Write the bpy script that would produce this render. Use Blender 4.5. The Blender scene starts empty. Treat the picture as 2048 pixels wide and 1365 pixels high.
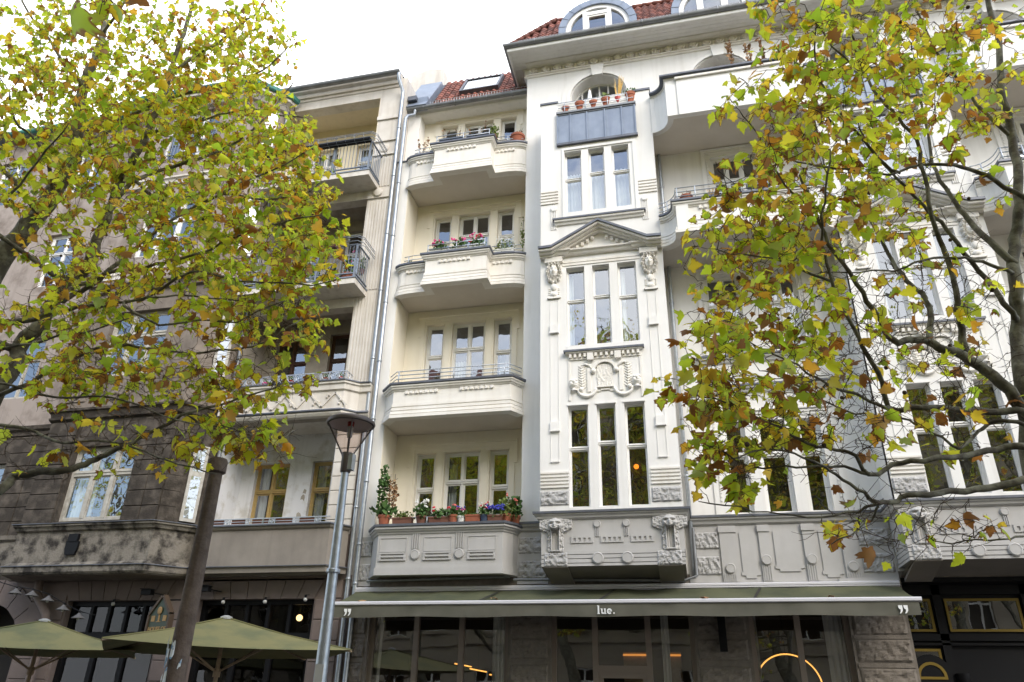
import bpy, math, random
import numpy as np
from mathutils import Matrix, Vector, noise
from mathutils.geometry import tessellate_polygon

# ------------------------------------------------------------------ camera, world, sun, exposure
SC = bpy.context.scene
COL = SC.collection
cam_d = bpy.data.cameras.new('camera')
cam = bpy.data.objects.new('camera', cam_d)
COL.objects.link(cam)
RX = Vector((0.97336928, 0.22840723, 0.01955475))
RU = Vector((0.08321694, -0.43153564, 0.89824937))
RF = Vector((-0.21360522, 0.8727010, 0.43905088))
cam.matrix_world = Matrix(((RX.x, RU.x, -RF.x, 0.0), (RX.y, RU.y, -RF.y, 0.0), (RX.z, RU.z, -RF.z, 1.6), (0, 0, 0, 1)))
cam_d.sensor_width = 36.0
cam_d.lens = 36.0 * 1480.0 / 2048.0
cam_d.clip_start = 0.05
cam_d.clip_end = 2000.0
SC.camera = cam

SUN_EL, SUN_AZ = math.radians(38), math.radians(138)      # azimuth measured from +Y (into the facade) clockwise
w = bpy.data.worlds.new('World'); SC.world = w; w.use_nodes = True
nt = w.node_tree; nt.nodes.clear()
def wn(t): return nt.nodes.new(t)
out = wn('ShaderNodeOutputWorld'); bg = wn('ShaderNodeBackground')
sky = wn('ShaderNodeTexSky'); sky.sky_type = 'NISHITA'; sky.sun_disc = False
sky.sun_elevation = SUN_EL; sky.sun_rotation = SUN_AZ
sky.air_density = 1.0; sky.dust_density = 1.0; sky.ozone_density = 1.0
tc = wn('ShaderNodeTexCoord')
nz = wn('ShaderNodeTexNoise'); nz.inputs['Scale'].default_value = 1.3; nz.inputs['Detail'].default_value = 6; nz.inputs['Roughness'].default_value = 0.55
cmap = wn('ShaderNodeMapping'); cmap.inputs['Location'].default_value = (93.5, 49.5, 20.35)
nt.links.new(tc.outputs['Generated'], cmap.inputs['Vector']); nt.links.new(cmap.outputs[0], nz.inputs['Vector'])
cr = wn('ShaderNodeValToRGB'); cr.color_ramp.elements[0].position = 0.40; cr.color_ramp.elements[1].position = 0.52
cr.color_ramp.elements[0].color = (0.12, 0.12, 0.12, 1); cr.color_ramp.elements[1].color = (1, 1, 1, 1)
nt.links.new(nz.outputs['Fac'], cr.inputs['Fac'])
mx = wn('ShaderNodeMixRGB'); mx.inputs['Color2'].default_value = (6.6, 6.7, 6.9, 1)
nt.links.new(cr.outputs['Color'], mx.inputs['Fac']); nt.links.new(sky.outputs['Color'], mx.inputs['Color1'])
nt.links.new(mx.outputs['Color'], bg.inputs['Color']); bg.inputs['Strength'].default_value = 0.15
nt.links.new(bg.outputs['Background'], out.inputs['Surface'])

sd = bpy.data.lights.new('sun', 'SUN'); sun = bpy.data.objects.new('sun', sd); COL.objects.link(sun)
sd.energy = 0.8; sd.angle = math.radians(30); sd.color = (1.0, 0.93, 0.82)
sdir = Vector((math.sin(SUN_AZ) * math.cos(SUN_EL), math.cos(SUN_AZ) * math.cos(SUN_EL), math.sin(SUN_EL)))
sun.rotation_euler = sdir.to_track_quat('Z', 'Y').to_euler()

SC.view_settings.view_transform = 'Standard'; SC.view_settings.look = 'None'
SC.view_settings.gamma = 1.0; SC.view_settings.use_curve_mapping = False
SC.view_settings.exposure = 1.58
SC.render.engine = 'CYCLES'
SC.cycles.use_denoising = True
SC.cycles.max_bounces = 8; SC.cycles.transparent_max_bounces = 12
SC.cycles.diffuse_bounces = 4; SC.cycles.glossy_bounces = 3; SC.cycles.transmission_bounces = 4
SC.cycles.sample_clamp_indirect = 6.0
SC.cycles.caustics_reflective = False; SC.cycles.caustics_refractive = False

random.seed(7)
rnd = random.Random(11)
U = rnd.uniform
PI = math.pi
# ------------------------------------------------------------------ materials
def rgb(c): return (c[0], c[1], c[2], 1.0)
def _mat(name):
    m = bpy.data.materials.new(name); m.use_nodes = True
    t = m.node_tree; t.nodes.clear()
    return m, t, t.nodes.new, t.links.new
def matte(name, col, col2=None, scale=2.0, lo=0.35, hi=0.7, rough=0.85, bump=0.0, bscale=60, metal=0.0, spec=0.3, streak=0.0, streakcol=None, detail=6):
    """a base colour, patches of a second colour, vertical run-off stains and a fine relief"""
    m, t, N, L = _mat(name)
    o = N('ShaderNodeOutputMaterial'); b = N('ShaderNodeBsdfPrincipled'); L(b.outputs[0], o.inputs[0])
    b.inputs['Roughness'].default_value = rough; b.inputs['Metallic'].default_value = metal
    b.inputs['Specular IOR Level'].default_value = spec
    g = N('ShaderNodeNewGeometry')
    cur = None
    if col2 is not None:
        n1 = N('ShaderNodeTexNoise'); n1.inputs['Scale'].default_value = scale; n1.inputs['Detail'].default_value = detail; n1.inputs['Roughness'].default_value = 0.6
        L(g.outputs['Position'], n1.inputs['Vector'])
        r = N('ShaderNodeValToRGB'); r.color_ramp.elements[0].position = lo; r.color_ramp.elements[1].position = hi
        r.color_ramp.elements[0].color = rgb(col); r.color_ramp.elements[1].color = rgb(col2)
        L(n1.outputs['Fac'], r.inputs['Fac']); cur = r.outputs['Color']
    if streak > 0:
        mp = N('ShaderNodeMapping'); mp.inputs['Scale'].default_value = (5, 5, 0.35); L(g.outputs['Position'], mp.inputs['Vector'])
        n2 = N('ShaderNodeTexNoise'); n2.inputs['Scale'].default_value = 1.3; n2.inputs['Detail'].default_value = 5
        L(mp.outputs[0], n2.inputs['Vector'])
        r2 = N('ShaderNodeValToRGB'); r2.color_ramp.elements[0].position = 0.5; r2.color_ramp.elements[1].position = 0.75
        r2.color_ramp.elements[1].color = (streak,) * 3 + (1,)
        r2.color_ramp.elements[0].color = (0, 0, 0, 1)
        L(n2.outputs['Fac'], r2.inputs['Fac'])
        mm = N('ShaderNodeMixRGB'); L(r2.outputs['Color'], mm.inputs['Fac'])
        if cur is None: mm.inputs['Color1'].default_value = rgb(col)
        else: L(cur, mm.inputs['Color1'])
        sc_ = streakcol or tuple(c * 0.45 for c in col)
        mm.inputs['Color2'].default_value = rgb(sc_); cur = mm.outputs['Color']
    if cur is None: b.inputs['Base Color'].default_value = rgb(col)
    else: L(cur, b.inputs['Base Color'])
    if bump > 0:
        n3 = N('ShaderNodeTexNoise'); n3.inputs['Scale'].default_value = bscale; n3.inputs['Detail'].default_value = 4
        L(g.outputs['Position'], n3.inputs['Vector'])
        bp = N('ShaderNodeBump'); bp.inputs['Strength'].default_value = bump; bp.inputs['Distance'].default_value = 0.02
        L(n3.outputs['Fac'], bp.inputs['Height']); L(bp.outputs[0], b.inputs['Normal'])
    return m
def glow(name, col, s):
    m, t, N, L = _mat(name); o = N('ShaderNodeOutputMaterial'); e = N('ShaderNodeEmission')
    e.inputs[0].default_value = rgb(col); e.inputs[1].default_value = s; L(e.outputs[0], o.inputs[0]); return m
def glass_mat(name, ior=2.8, tint=(0.75, 0.8, 0.8), warp=0.06):
    """double glazing: fresnel mirror over a slightly tinted clear sheet, the old sheet faintly wavy"""
    m, t, N, L = _mat(name)
    o = N('ShaderNodeOutputMaterial'); mixs = N('ShaderNodeMixShader'); f0 = ((ior-1)/(ior+1))**2
    lw = N('ShaderNodeLayerWeight'); lw.inputs['Blend'].default_value = 0.5
    pw = N('ShaderNodeMath'); pw.operation = 'POWER'; L(lw.outputs['Facing'], pw.inputs[0]); pw.inputs[1].default_value = 5.0
    f = N('ShaderNodeMath'); f.operation = 'MULTIPLY_ADD'; L(pw.outputs[0], f.inputs[0]); f.inputs[1].default_value = 1-f0; f.inputs[2].default_value = f0
    gl = N('ShaderNodeBsdfGlossy'); gl.inputs['Roughness'].default_value = 0.01; gl.inputs['Color'].default_value = (0.93, 0.96, 1, 1)
    tr = N('ShaderNodeBsdfTransparent'); tr.inputs['Color'].default_value = rgb(tint)
    g = N('ShaderNodeNewGeometry'); n = N('ShaderNodeTexNoise'); n.inputs['Scale'].default_value = 2.2; n.inputs['Detail'].default_value = 1.5
    L(g.outputs['Position'], n.inputs['Vector'])
    bp = N('ShaderNodeBump'); bp.inputs['Strength'].default_value = warp; bp.inputs['Distance'].default_value = 0.1
    L(n.outputs['Fac'], bp.inputs['Height']); L(bp.outputs[0], gl.inputs['Normal'])
    L(f.outputs[0], mixs.inputs[0]); L(tr.outputs[0], mixs.inputs[1]); L(gl.outputs[0], mixs.inputs[2]); L(mixs.outputs[0], o.inputs[0])
    return m
def leaf_mat(name, single):
    m, t, N, L = _mat(name)
    o = N('ShaderNodeOutputMaterial')
    if single:
        src = N('ShaderNodeObjectInfo').outputs['Random']
    else:
        src = N('ShaderNodeNewGeometry').outputs['Random Per Island']
    ramp = N('ShaderNodeValToRGB'); e = ramp.color_ramp.elements
    cols = [(0.0, (0.30, 0.46, 0.03)), (0.16, (0.46, 0.62, 0.035)), (0.40, (0.66, 0.76, 0.045)), (0.66, (0.84, 0.82, 0.05)), (0.82, (0.92, 0.70, 0.05)), (0.92, (0.82, 0.42, 0.04)), (0.965, (0.46, 0.18, 0.03)), (1.0, (0.28, 0.12, 0.03))]
    e[0].position = 0; e[0].color = rgb(cols[0][1]); e[1].position = 1; e[1].color = rgb(cols[-1][1])
    for p, c in cols[1:-1]:
        q = e.new(p); q.color = rgb(c)
    # the lowest leaves have turned furthest
    gp = N('ShaderNodeNewGeometry'); sx = N('ShaderNodeSeparateXYZ'); L(gp.outputs['Position'], sx.inputs[0])
    mz = N('ShaderNodeMapRange'); mz.inputs['From Min'].default_value = 3.2; mz.inputs['From Max'].default_value = 6.8; mz.inputs['To Min'].default_value = 0.09; mz.inputs['To Max'].default_value = 0.0
    L(sx.outputs['Z'], mz.inputs['Value']); ad = N('ShaderNodeMath'); ad.operation = 'ADD'; ad.use_clamp = True; L(src, ad.inputs[0]); L(mz.outputs[0], ad.inputs[1])
    L(ad.outputs[0], ramp.inputs['Fac'])
    # autumn browning that eats in from the leaf edge
    at_ = N('ShaderNodeAttribute'); at_.attribute_name = 'edge'
    g = N('ShaderNodeNewGeometry')
    n = N('ShaderNodeTexNoise'); n.inputs['Scale'].default_value = 22; n.inputs['Detail'].default_value = 3; L(g.outputs['Position'], n.inputs['Vector'])
    mul = N('ShaderNodeMath'); mul.operation = 'MULTIPLY'; L(src, mul.inputs[0]); mul.inputs[1].default_value = 37.7
    fr = N('ShaderNodeMath'); fr.operation = 'FRACT'; L(mul.outputs[0], fr.inputs[0])
    a1 = N('ShaderNodeMath'); a1.operation = 'MULTIPLY_ADD'; L(fr.outputs[0], a1.inputs[0]); a1.inputs[1].default_value = 0.80; a1.inputs[2].default_value = -1.30
    a2 = N('ShaderNodeMath'); a2.operation = 'ADD'; L(a1.outputs[0], a2.inputs[0]); L(at_.outputs['Fac'], a2.inputs[1])
    a3 = N('ShaderNodeMath'); a3.operation = 'MULTIPLY_ADD'; L(n.outputs['Fac'], a3.inputs[0]); a3.inputs[1].default_value = 0.9; L(a2.outputs[0], a3.inputs[2])
    rr = N('ShaderNodeMapRange'); rr.inputs['From Min'].default_value = 0.35; rr.inputs['From Max'].default_value = 0.6; L(a3.outputs[0], rr.inputs['Value'])
    mb = N('ShaderNodeMixRGB'); L(rr.outputs[0], mb.inputs['Fac']); L(ramp.outputs['Color'], mb.inputs['Color1']); mb.inputs['Color2'].default_value = (0.30, 0.115, 0.03, 1)
    # the underside of a plane leaf is paler and greyer
    mu = N('ShaderNodeMixRGB'); mu.inputs['Fac'].default_value = 0.45; L(mb.outputs['Color'], mu.inputs['Color1']); mu.inputs['Color2'].default_value = (0.42, 0.46, 0.33, 1)
    bf = N('ShaderNodeMixRGB'); L(g.outputs['Backfacing'], bf.inputs['Fac']); L(mb.outputs['Color'], bf.inputs['Color1']); L(mu.outputs['Color'], bf.inputs['Color2'])
    d = N('ShaderNodeBsdfPrincipled'); d.inputs['Roughness'].default_value = 0.5; d.inputs['Specular IOR Level'].default_value = 0.35; L(bf.outputs['Color'], d.inputs['Base Color'])
    tl = N('ShaderNodeBsdfTranslucent'); L(mb.outputs['Color'], tl.inputs['Color'])
    ms = N('ShaderNodeMixShader'); ms.inputs[0].default_value = 0.62; L(d.outputs[0], ms.inputs[1]); L(tl.outputs[0], ms.inputs[2]); L(ms.outputs[0], o.inputs[0])
    return m
M = {}
M['white'] = matte('white_plaster', (0.80, 0.785, 0.755), (0.74, 0.725, 0.69), scale=0.9, bump=0.10, bscale=90, streak=0.24, streakcol=(0.50, 0.475, 0.42))
M['trim'] = matte('cream_trim', (0.80, 0.775, 0.725), (0.72, 0.685, 0.62), scale=1.6, bump=0.06, bscale=90, streak=0.22, streakcol=(0.50, 0.44, 0.35))
M['cream'] = matte('cream_plaster', (0.82, 0.765, 0.645), (0.775, 0.72, 0.60), scale=1.0, bump=0.08, bscale=80, streak=0.10, streakcol=(0.6, 0.52, 0.38))
M['grey'] = matte('grey_painted_plaster', (0.48, 0.468, 0.452), (0.42, 0.408, 0.39), scale=1.2, bump=0.10, bscale=90, streak=0.2, streakcol=(0.34, 0.33, 0.31))
M['stone'] = matte('rough_stone', (0.46, 0.45, 0.44), (0.36, 0.352, 0.34), scale=7, bump=0.5, bscale=40)
M['stone_low'] = matte('brown_rough_stone', (0.22, 0.192, 0.162), (0.155, 0.135, 0.113), scale=7, bump=0.5, bscale=40)
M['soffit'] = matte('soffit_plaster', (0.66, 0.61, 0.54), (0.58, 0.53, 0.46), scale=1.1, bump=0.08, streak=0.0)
M['soffitlow'] = matte('shaded_soffit', (0.26, 0.235, 0.205), (0.20, 0.18, 0.155), scale=1.1, bump=0.08)  # darker copy of the soffit plaster, the lack of bounce light painted in
M['frame'] = matte('white_window_frame', (0.80, 0.79, 0.765), rough=0.5)
M['ochre'] = matte('ochre_window_frame', (0.50, 0.36, 0.15), (0.42, 0.29, 0.11), scale=9, rough=0.55)
M['brownframe'] = matte('brown_window_frame', (0.09, 0.045, 0.03), rough=0.5)
M['greyframe'] = matte('weathered_window_frame', (0.50, 0.48, 0.43), (0.36, 0.33, 0.28), scale=9, rough=0.7)
M['glass'] = glass_mat('window_glass')
M['shopglass'] = glass_mat('shop_glass', ior=2.4, tint=(0.8, 0.8, 0.78), warp=0.01)
M['pubglass'] = glass_mat('pub_glass', ior=1.38, tint=(0.5, 0.5, 0.5), warp=0.02)
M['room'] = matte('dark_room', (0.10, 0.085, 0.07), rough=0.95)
M['black'] = matte('black_paint', (0.008, 0.008, 0.009), rough=0.55, spec=0.15)
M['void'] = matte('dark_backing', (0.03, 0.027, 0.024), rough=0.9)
M['blind'] = matte('dark_blind', (0.035, 0.033, 0.032), rough=0.8)
M['curtain'] = matte('white_curtain', (0.72, 0.72, 0.70), rough=0.95)
M['browncurtain'] = matte('brown_curtain', (0.16, 0.10, 0.08), rough=0.95)
M['lead'] = matte('lead_flashing', (0.15, 0.16, 0.185), (0.10, 0.105, 0.12), scale=4, rough=0.5, metal=0.4)
M['zinc'] = matte('zinc_sheet', (0.25, 0.29, 0.36), (0.19, 0.225, 0.285), scale=2.5, rough=0.5, metal=0.25, streak=0.5, streakcol=(0.17, 0.20, 0.26))
M['galv'] = matte('galvanised_steel', (0.42, 0.45, 0.48), (0.30, 0.325, 0.35), scale=9, rough=0.42, metal=0.7, bump=0.05, bscale=30)
M['gutter'] = matte('weathered_zinc_gutter', (0.25, 0.26, 0.27), (0.17, 0.175, 0.18), scale=3, rough=0.5, metal=0.5)
M['iron'] = matte('grey_wrought_iron', (0.21, 0.235, 0.27), rough=0.5, metal=0.3)
M['rail'] = matte('silver_rail', (0.46, 0.49, 0.53), rough=0.4, metal=0.5)
M['tile'] = matte('red_clay_tile', (0.22, 0.08, 0.055), (0.14, 0.056, 0.043), scale=3.5, lo=0.3, rough=0.75, bump=0.1, bscale=50)
_t = M['tile'].node_tree; _b = [n for n in _t.nodes if n.type == 'BSDF_PRINCIPLED'][0]; _src = _b.inputs['Base Color'].links[0].from_socket
_oi = _t.nodes.new('ShaderNodeObjectInfo'); _mr = _t.nodes.new('ShaderNodeMapRange'); _mr.inputs['To Min'].default_value = 0.55; _mr.inputs['To Max'].default_value = 1.45; _t.links.new(_oi.outputs['Random'], _mr.inputs['Value'])
_hs = _t.nodes.new('ShaderNodeHueSaturation'); _t.links.new(_mr.outputs[0], _hs.inputs['Value']); _t.links.new(_src, _hs.inputs['Color']); _t.links.new(_hs.outputs[0], _b.inputs['Base Color'])
M['terracotta'] = matte('terracotta', (0.36, 0.12, 0.066), (0.27, 0.088, 0.05), scale=9, rough=0.8)
M['redpot'] = matte('red_glazed_pot', (0.42, 0.05, 0.035), rough=0.35)
M['brownbox'] = matte('brown_planter', (0.17, 0.075, 0.05), rough=0.7)
M['bluebox'] = matte('dark_blue_planter', (0.045, 0.065, 0.11), rough=0.6)
M['whitebox'] = matte('white_planter', (0.7, 0.7, 0.66), rough=0.6)
M['tan'] = matte('tan_plaster', (0.66, 0.62, 0.56), (0.53, 0.485, 0.42), scale=1.3, lo=0.4, hi=0.75, bump=0.15, bscale=60, streak=0.4, streakcol=(0.34, 0.29, 0.23))
M['tanlow'] = matte('shaded_stained_tan_plaster', (0.27, 0.24, 0.205), (0.20, 0.175, 0.15), scale=1.3, lo=0.4, hi=0.75, bump=0.15, streak=0.4, streakcol=(0.19, 0.165, 0.14))  # tan plaster with run-off stains, its base darkened to paint in the tree's shade
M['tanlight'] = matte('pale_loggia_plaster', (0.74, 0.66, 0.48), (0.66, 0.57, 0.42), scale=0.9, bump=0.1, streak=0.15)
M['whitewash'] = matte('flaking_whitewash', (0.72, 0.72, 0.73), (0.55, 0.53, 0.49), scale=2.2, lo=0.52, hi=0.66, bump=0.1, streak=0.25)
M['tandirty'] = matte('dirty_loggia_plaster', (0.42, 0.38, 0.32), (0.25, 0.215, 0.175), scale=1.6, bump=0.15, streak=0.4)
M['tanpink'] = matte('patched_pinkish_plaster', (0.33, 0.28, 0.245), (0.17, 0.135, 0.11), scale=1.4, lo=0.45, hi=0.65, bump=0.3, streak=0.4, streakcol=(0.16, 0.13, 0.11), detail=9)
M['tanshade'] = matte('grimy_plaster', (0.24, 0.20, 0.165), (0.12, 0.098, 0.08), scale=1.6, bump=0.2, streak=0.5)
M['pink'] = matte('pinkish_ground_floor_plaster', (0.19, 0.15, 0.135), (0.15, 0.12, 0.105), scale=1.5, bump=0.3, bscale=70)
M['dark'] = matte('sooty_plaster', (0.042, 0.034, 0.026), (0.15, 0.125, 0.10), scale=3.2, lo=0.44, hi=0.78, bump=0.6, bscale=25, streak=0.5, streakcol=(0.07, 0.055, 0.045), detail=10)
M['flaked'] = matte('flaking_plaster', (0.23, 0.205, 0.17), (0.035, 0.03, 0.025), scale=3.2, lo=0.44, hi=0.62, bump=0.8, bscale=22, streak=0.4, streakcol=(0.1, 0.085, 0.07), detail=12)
M['copper'] = matte('green_copper', (0.07, 0.26, 0.22), (0.05, 0.16, 0.14), scale=4, rough=0.6)
M['awning'] = matte('olive_awning_cloth', (0.092, 0.096, 0.052), (0.055, 0.062, 0.036), scale=1.1, lo=0.4, hi=0.65, rough=0.9, bump=0.1, bscale=200)
M['valance'] = matte('grey_olive_valance_cloth', (0.125, 0.12, 0.094), (0.092, 0.09, 0.07), scale=1.4, lo=0.4, hi=0.65, rough=0.9, bump=0.1, bscale=200)
M['alu'] = matte('white_aluminium', (0.58, 0.57, 0.59), rough=0.35)
M['print'] = matte('white_print', (0.78, 0.78, 0.76), rough=0.8)
M['shopframe'] = matte('bronze_shop_frame', (0.25, 0.205, 0.17), rough=0.45)
M['parasol'] = matte('olive_parasol_cloth', (0.235, 0.215, 0.095), (0.155, 0.16, 0.08), scale=1.3, lo=0.45, hi=0.65, rough=0.9, bump=0.35, bscale=5)
M['wood'] = matte('pale_wood', (0.36, 0.27, 0.18), (0.28, 0.2, 0.13), scale=12, rough=0.7)
M['post'] = matte('brown_concrete', (0.15, 0.115, 0.092), (0.085, 0.063, 0.05), scale=10, rough=0.85, bump=0.5, bscale=35, streak=0.4, streakcol=(0.07, 0.05, 0.04))
M['lampdark'] = matte('dark_lamp_metal', (0.10, 0.085, 0.08), rough=0.5, metal=0.4)
M['lampglass'] = glass_mat('lamp_glass', ior=1.3, tint=(0.88, 0.82, 0.80), warp=0.0)
M['gold'] = matte('gold_paint', (0.20, 0.135, 0.02), rough=0.5)
M['bark'] = matte('plane_tree_bark', (0.085, 0.076, 0.055), (0.19, 0.185, 0.135), scale=7, lo=0.45, hi=0.6, rough=0.85, bump=0.4, bscale=30)
M['twig'] = matte('twig_bark', (0.075, 0.052, 0.035), rough=0.9)
M['foliage_leaf'] = leaf_mat('plane_leaf_mass', False)
M['leaf'] = leaf_mat('plane_leaf', True)
M['herb'] = matte('green_plant', (0.05, 0.115, 0.03), (0.09, 0.16, 0.04), scale=14, rough=0.6)
M['herb2'] = matte('yellow_green_plant', (0.17, 0.22, 0.05), (0.11, 0.16, 0.04), scale=14, rough=0.6)
M['dry'] = matte('dry_plant', (0.34, 0.17, 0.09), (0.26, 0.2, 0.1), scale=14, rough=0.8)
M['straw'] = matte('straw_grass', (0.62, 0.40, 0.12), rough=0.7)
M['pinkf'] = matte('pink_petals', (0.75, 0.09, 0.28), rough=0.6)
M['redf'] = matte('red_petals', (0.65, 0.02, 0.05), rough=0.6)
M['whitef'] = matte('white_petals', (0.80, 0.80, 0.76), rough=0.6)
M['bluef'] = matte('blue_petals', (0.08, 0.09, 0.48), rough=0.6)
M['coral'] = matte('coral_petals', (0.75, 0.20, 0.16), rough=0.6)
M['asphalt'] = matte('asphalt', (0.055, 0.054, 0.052), (0.045, 0.044, 0.042), scale=3, bump=0.3)
M['pave'] = matte('granite_paving', (0.12, 0.115, 0.108), (0.09, 0.087, 0.082), scale=6, bump=0.3)
M['opp'] = matte('opposite_cream_plaster', (0.42, 0.37, 0.29), (0.36, 0.31, 0.25), scale=1.2, bump=0.1)
M['sign'] = matte('dark_green_sign', (0.03, 0.045, 0.025), rough=0.5)
M['signtext'] = matte('sign_lettering', (0.30, 0.185, 0.07), rough=0.6)
M['signframe'] = matte('carved_sign_frame', (0.065, 0.042, 0.025), rough=0.6)
M['enamelgrey'] = matte('dusty_enamel', (0.11, 0.105, 0.10), rough=0.5)
M['enamel'] = matte('white_enamel', (0.45, 0.45, 0.43), rough=0.4)
M['warm'] = glow('warm_lamp', (1.0, 0.46, 0.10), 0.75)
M['warmdim'] = glow('warm_shelf_light', (1.0, 0.38, 0.07), 0.3)
M['bulbglow'] = glow('lit_bulb', (1.0, 0.66, 0.28), 1.6)
M['orange'] = glow('orange_paper_lamp', (1.0, 0.22, 0.02), 1.0)
M['paper'] = matte('torn_paper', (0.62, 0.66, 0.68), (0.16, 0.28, 0.42), scale=14, lo=0.5, hi=0.56, rough=0.8)

# ------------------------------------------------------------------ helpers
class MB:
    def __init__(s): s.v = []; s.f = []
    def add(s, vs, fs):
        b = len(s.v); s.v.extend(vs); s.f.extend([tuple(i + b for i in f) for f in fs]); return s
    def box(s, x0, x1, y0, y1, z0, z1):
        return s.add([(x0,y0,z0),(x1,y0,z0),(x1,y1,z0),(x0,y1,z0),(x0,y0,z1),(x1,y0,z1),(x1,y1,z1),(x0,y1,z1)],
                     [(0,3,2,1),(4,5,6,7),(0,1,5,4),(1,2,6,5),(2,3,7,6),(3,0,4,7)])
    def prism(s, pts, y0, y1):
        """outline in (x, z) pushed from y0 (front) to y1 (back)"""
        n = len(pts); a = sum(pts[i][0]*pts[(i+1)%n][1]-pts[(i+1)%n][0]*pts[i][1] for i in range(n))
        if a < 0: pts = pts[::-1]
        vs = [(p[0], y0, p[1]) for p in pts] + [(p[0], y1, p[1]) for p in pts]
        fs = [tuple(range(n)), tuple(range(2*n-1, n-1, -1))] + [(i, n+i, n+(i+1)%n, (i+1)%n) for i in range(n)]
        return s.add(vs, fs)
    def slab(s, pts, z0, z1):
        """outline in (x, y) lifted from z0 to z1"""
        n = len(pts); a = sum(pts[i][0]*pts[(i+1)%n][1]-pts[(i+1)%n][0]*pts[i][1] for i in range(n))
        if a < 0: pts = pts[::-1]
        vs = [(p[0], p[1], z0) for p in pts] + [(p[0], p[1], z1) for p in pts]
        fs = [tuple(range(n-1, -1, -1)), tuple(range(n, 2*n))] + [(i, (i+1)%n, n+(i+1)%n, n+i) for i in range(n)]
        return s.add(vs, fs)
    def sweep(s, path, prof, closed=True, caps=True):
        """profile [(outward, z)] carried along a plan path [(x, y)]; outward is to the right of travel (towards the street)"""
        n = len(path); m = len(prof); vs = []
        for i in range(n):
            p = Vector(path[i]);
            d0 = (p - Vector(path[i-1])).normalized() if i > 0 else None
            d1 = (Vector(path[i+1]) - p).normalized() if i < n-1 else None
            if d0 is None: d0 = d1
            if d1 is None: d1 = d0
            n0 = Vector((d0.y, -d0.x)); n1 = Vector((d1.y, -d1.x)); b = n0 + n1
            if b.length < 1e-6: b = n0
            b.normalize(); k = 1.0 / max(0.35, b.dot(n0))
            for (o, z) in prof: vs.append((p.x + b.x*o*k, p.y + b.y*o*k, z))
        fs = []
        mm = m if closed else m - 1
        for i in range(n-1):
            for j in range(mm):
                a, b2 = i*m + j, i*m + (j+1) % m
                fs.append((a, b2, b2 + m, a + m))
        if closed and caps:
            fs.append(tuple(range(m-1, -1, -1))); fs.append(tuple((n-1)*m + j for j in range(m)))
        return s.add(vs, fs)
    def tube(s, pts, r, n=6, cap=True):
        pts = [Vector(p) for p in pts]; N_ = len(pts)
        rs = r if isinstance(r, (list, tuple)) else [r]*N_
        vs = []; up = Vector((0.13, 0.31, 0.94)); prev = None
        for i in range(N_):
            d = (pts[min(i+1, N_-1)] - pts[max(i-1, 0)])
            if d.length < 1e-9: d = Vector((0,0,1))
            d.normalize()
            a = (prev - d*prev.dot(d)) if prev is not None else up.cross(d)
            if a.length < 1e-4: a = Vector((1,0,0)).cross(d)
            a.normalize(); prev = a; b = d.cross(a)
            for k in range(n):
                t = 2*PI*k/n; q = pts[i] + (a*math.cos(t) + b*math.sin(t))*rs[i]; vs.append((q.x, q.y, q.z))
        fs = [(i*n+k, i*n+(k+1)%n, (i+1)*n+(k+1)%n, (i+1)*n+k) for i in range(N_-1) for k in range(n)]
        if cap: fs.append(tuple(range(n-1,-1,-1))); fs.append(tuple((N_-1)*n+k for k in range(n)))
        return s.add(vs, fs)
    def lathe(s, prof, n=16, c=(0,0,0), ax='z'):
        m = len(prof); vs = []
        for k in range(n):
            t = 2*PI*k/n
            for (r, z) in prof:
                if ax == 'z': vs.append((c[0]+r*math.cos(t), c[1]+r*math.sin(t), c[2]+z))
                else: vs.append((c[0]+r*math.cos(t), c[1]-z, c[2]+r*math.sin(t)))      # axis towards the street
        fs = []
        for k in range(n):
            for j in range(m-1):
                a, b = k*m+j, ((k+1)%n)*m+j
                fs.append((a, b, b+1, a+1))
        return s.add(vs, fs)
    def ball(s, c, r, n=10, ry=None, rz=None):
        ry = ry or r; rz = rz or r
        m = max(4, n//2+1); prof = [(math.sin(PI*j/m), -math.cos(PI*j/m)) for j in range(m+1)]
        vs = []; fs = []
        for k in range(n):
            t = 2*PI*k/n
            for (a, z) in prof: vs.append((c[0]+r*a*math.cos(t), c[1]+ry*a*math.sin(t), c[2]+rz*z))
        for k in range(n):
            for j in range(m):
                a, b = k*(m+1)+j, ((k+1)%n)*(m+1)+j
                if j == 0: fs.append((a, b+1, a+1))
                elif j == m-1: fs.append((a, b, a+1))
                else: fs.append((a, b, b+1, a+1))
        return s.add(vs, fs)
    def mesh(s, name, mats, smooth=False):
        me = bpy.data.meshes.new(name); me.from_pydata([tuple(v) for v in s.v], [], s.f)
        for m in (mats if isinstance(mats, (list, tuple)) else [mats]): me.materials.append(m)
        if smooth:
            me.polygons.foreach_set('use_smooth', [True]*len(me.polygons))
        me.update(); return me
W = {}
def wpos(o): return W.get(o.name, Vector((0,0,0)))
def tag(o, label=None, cat=None, group=None, kind=None):
    if label: o['label'] = label
    if cat: o['category'] = cat
    if group: o['group'] = group
    if kind: o['kind'] = kind
    return o
def thing(name, loc, label, cat, group=None):
    o = bpy.data.objects.new(name, None); COL.objects.link(o); o.location = loc; o.empty_display_size = 0.2
    W[o.name] = Vector(loc); return tag(o, label, cat, group)
def put(name, me, parent=None, at=(0,0,0), rot=None, scale=None, kind=None, label=None):
    """link one mesh object; AT is where its mesh origin goes in the world"""
    o = bpy.data.objects.new(name, me); COL.objects.link(o)
    a = Vector(at)
    if parent is not None:
        o.parent = parent; o.location = a - wpos(parent)
    else: o.location = a
    if rot is not None: o.rotation_euler = rot
    if scale is not None: o.scale = scale
    W[o.name] = a
    if kind: o['kind'] = kind
    if label: o['label'] = label
    return o
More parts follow.
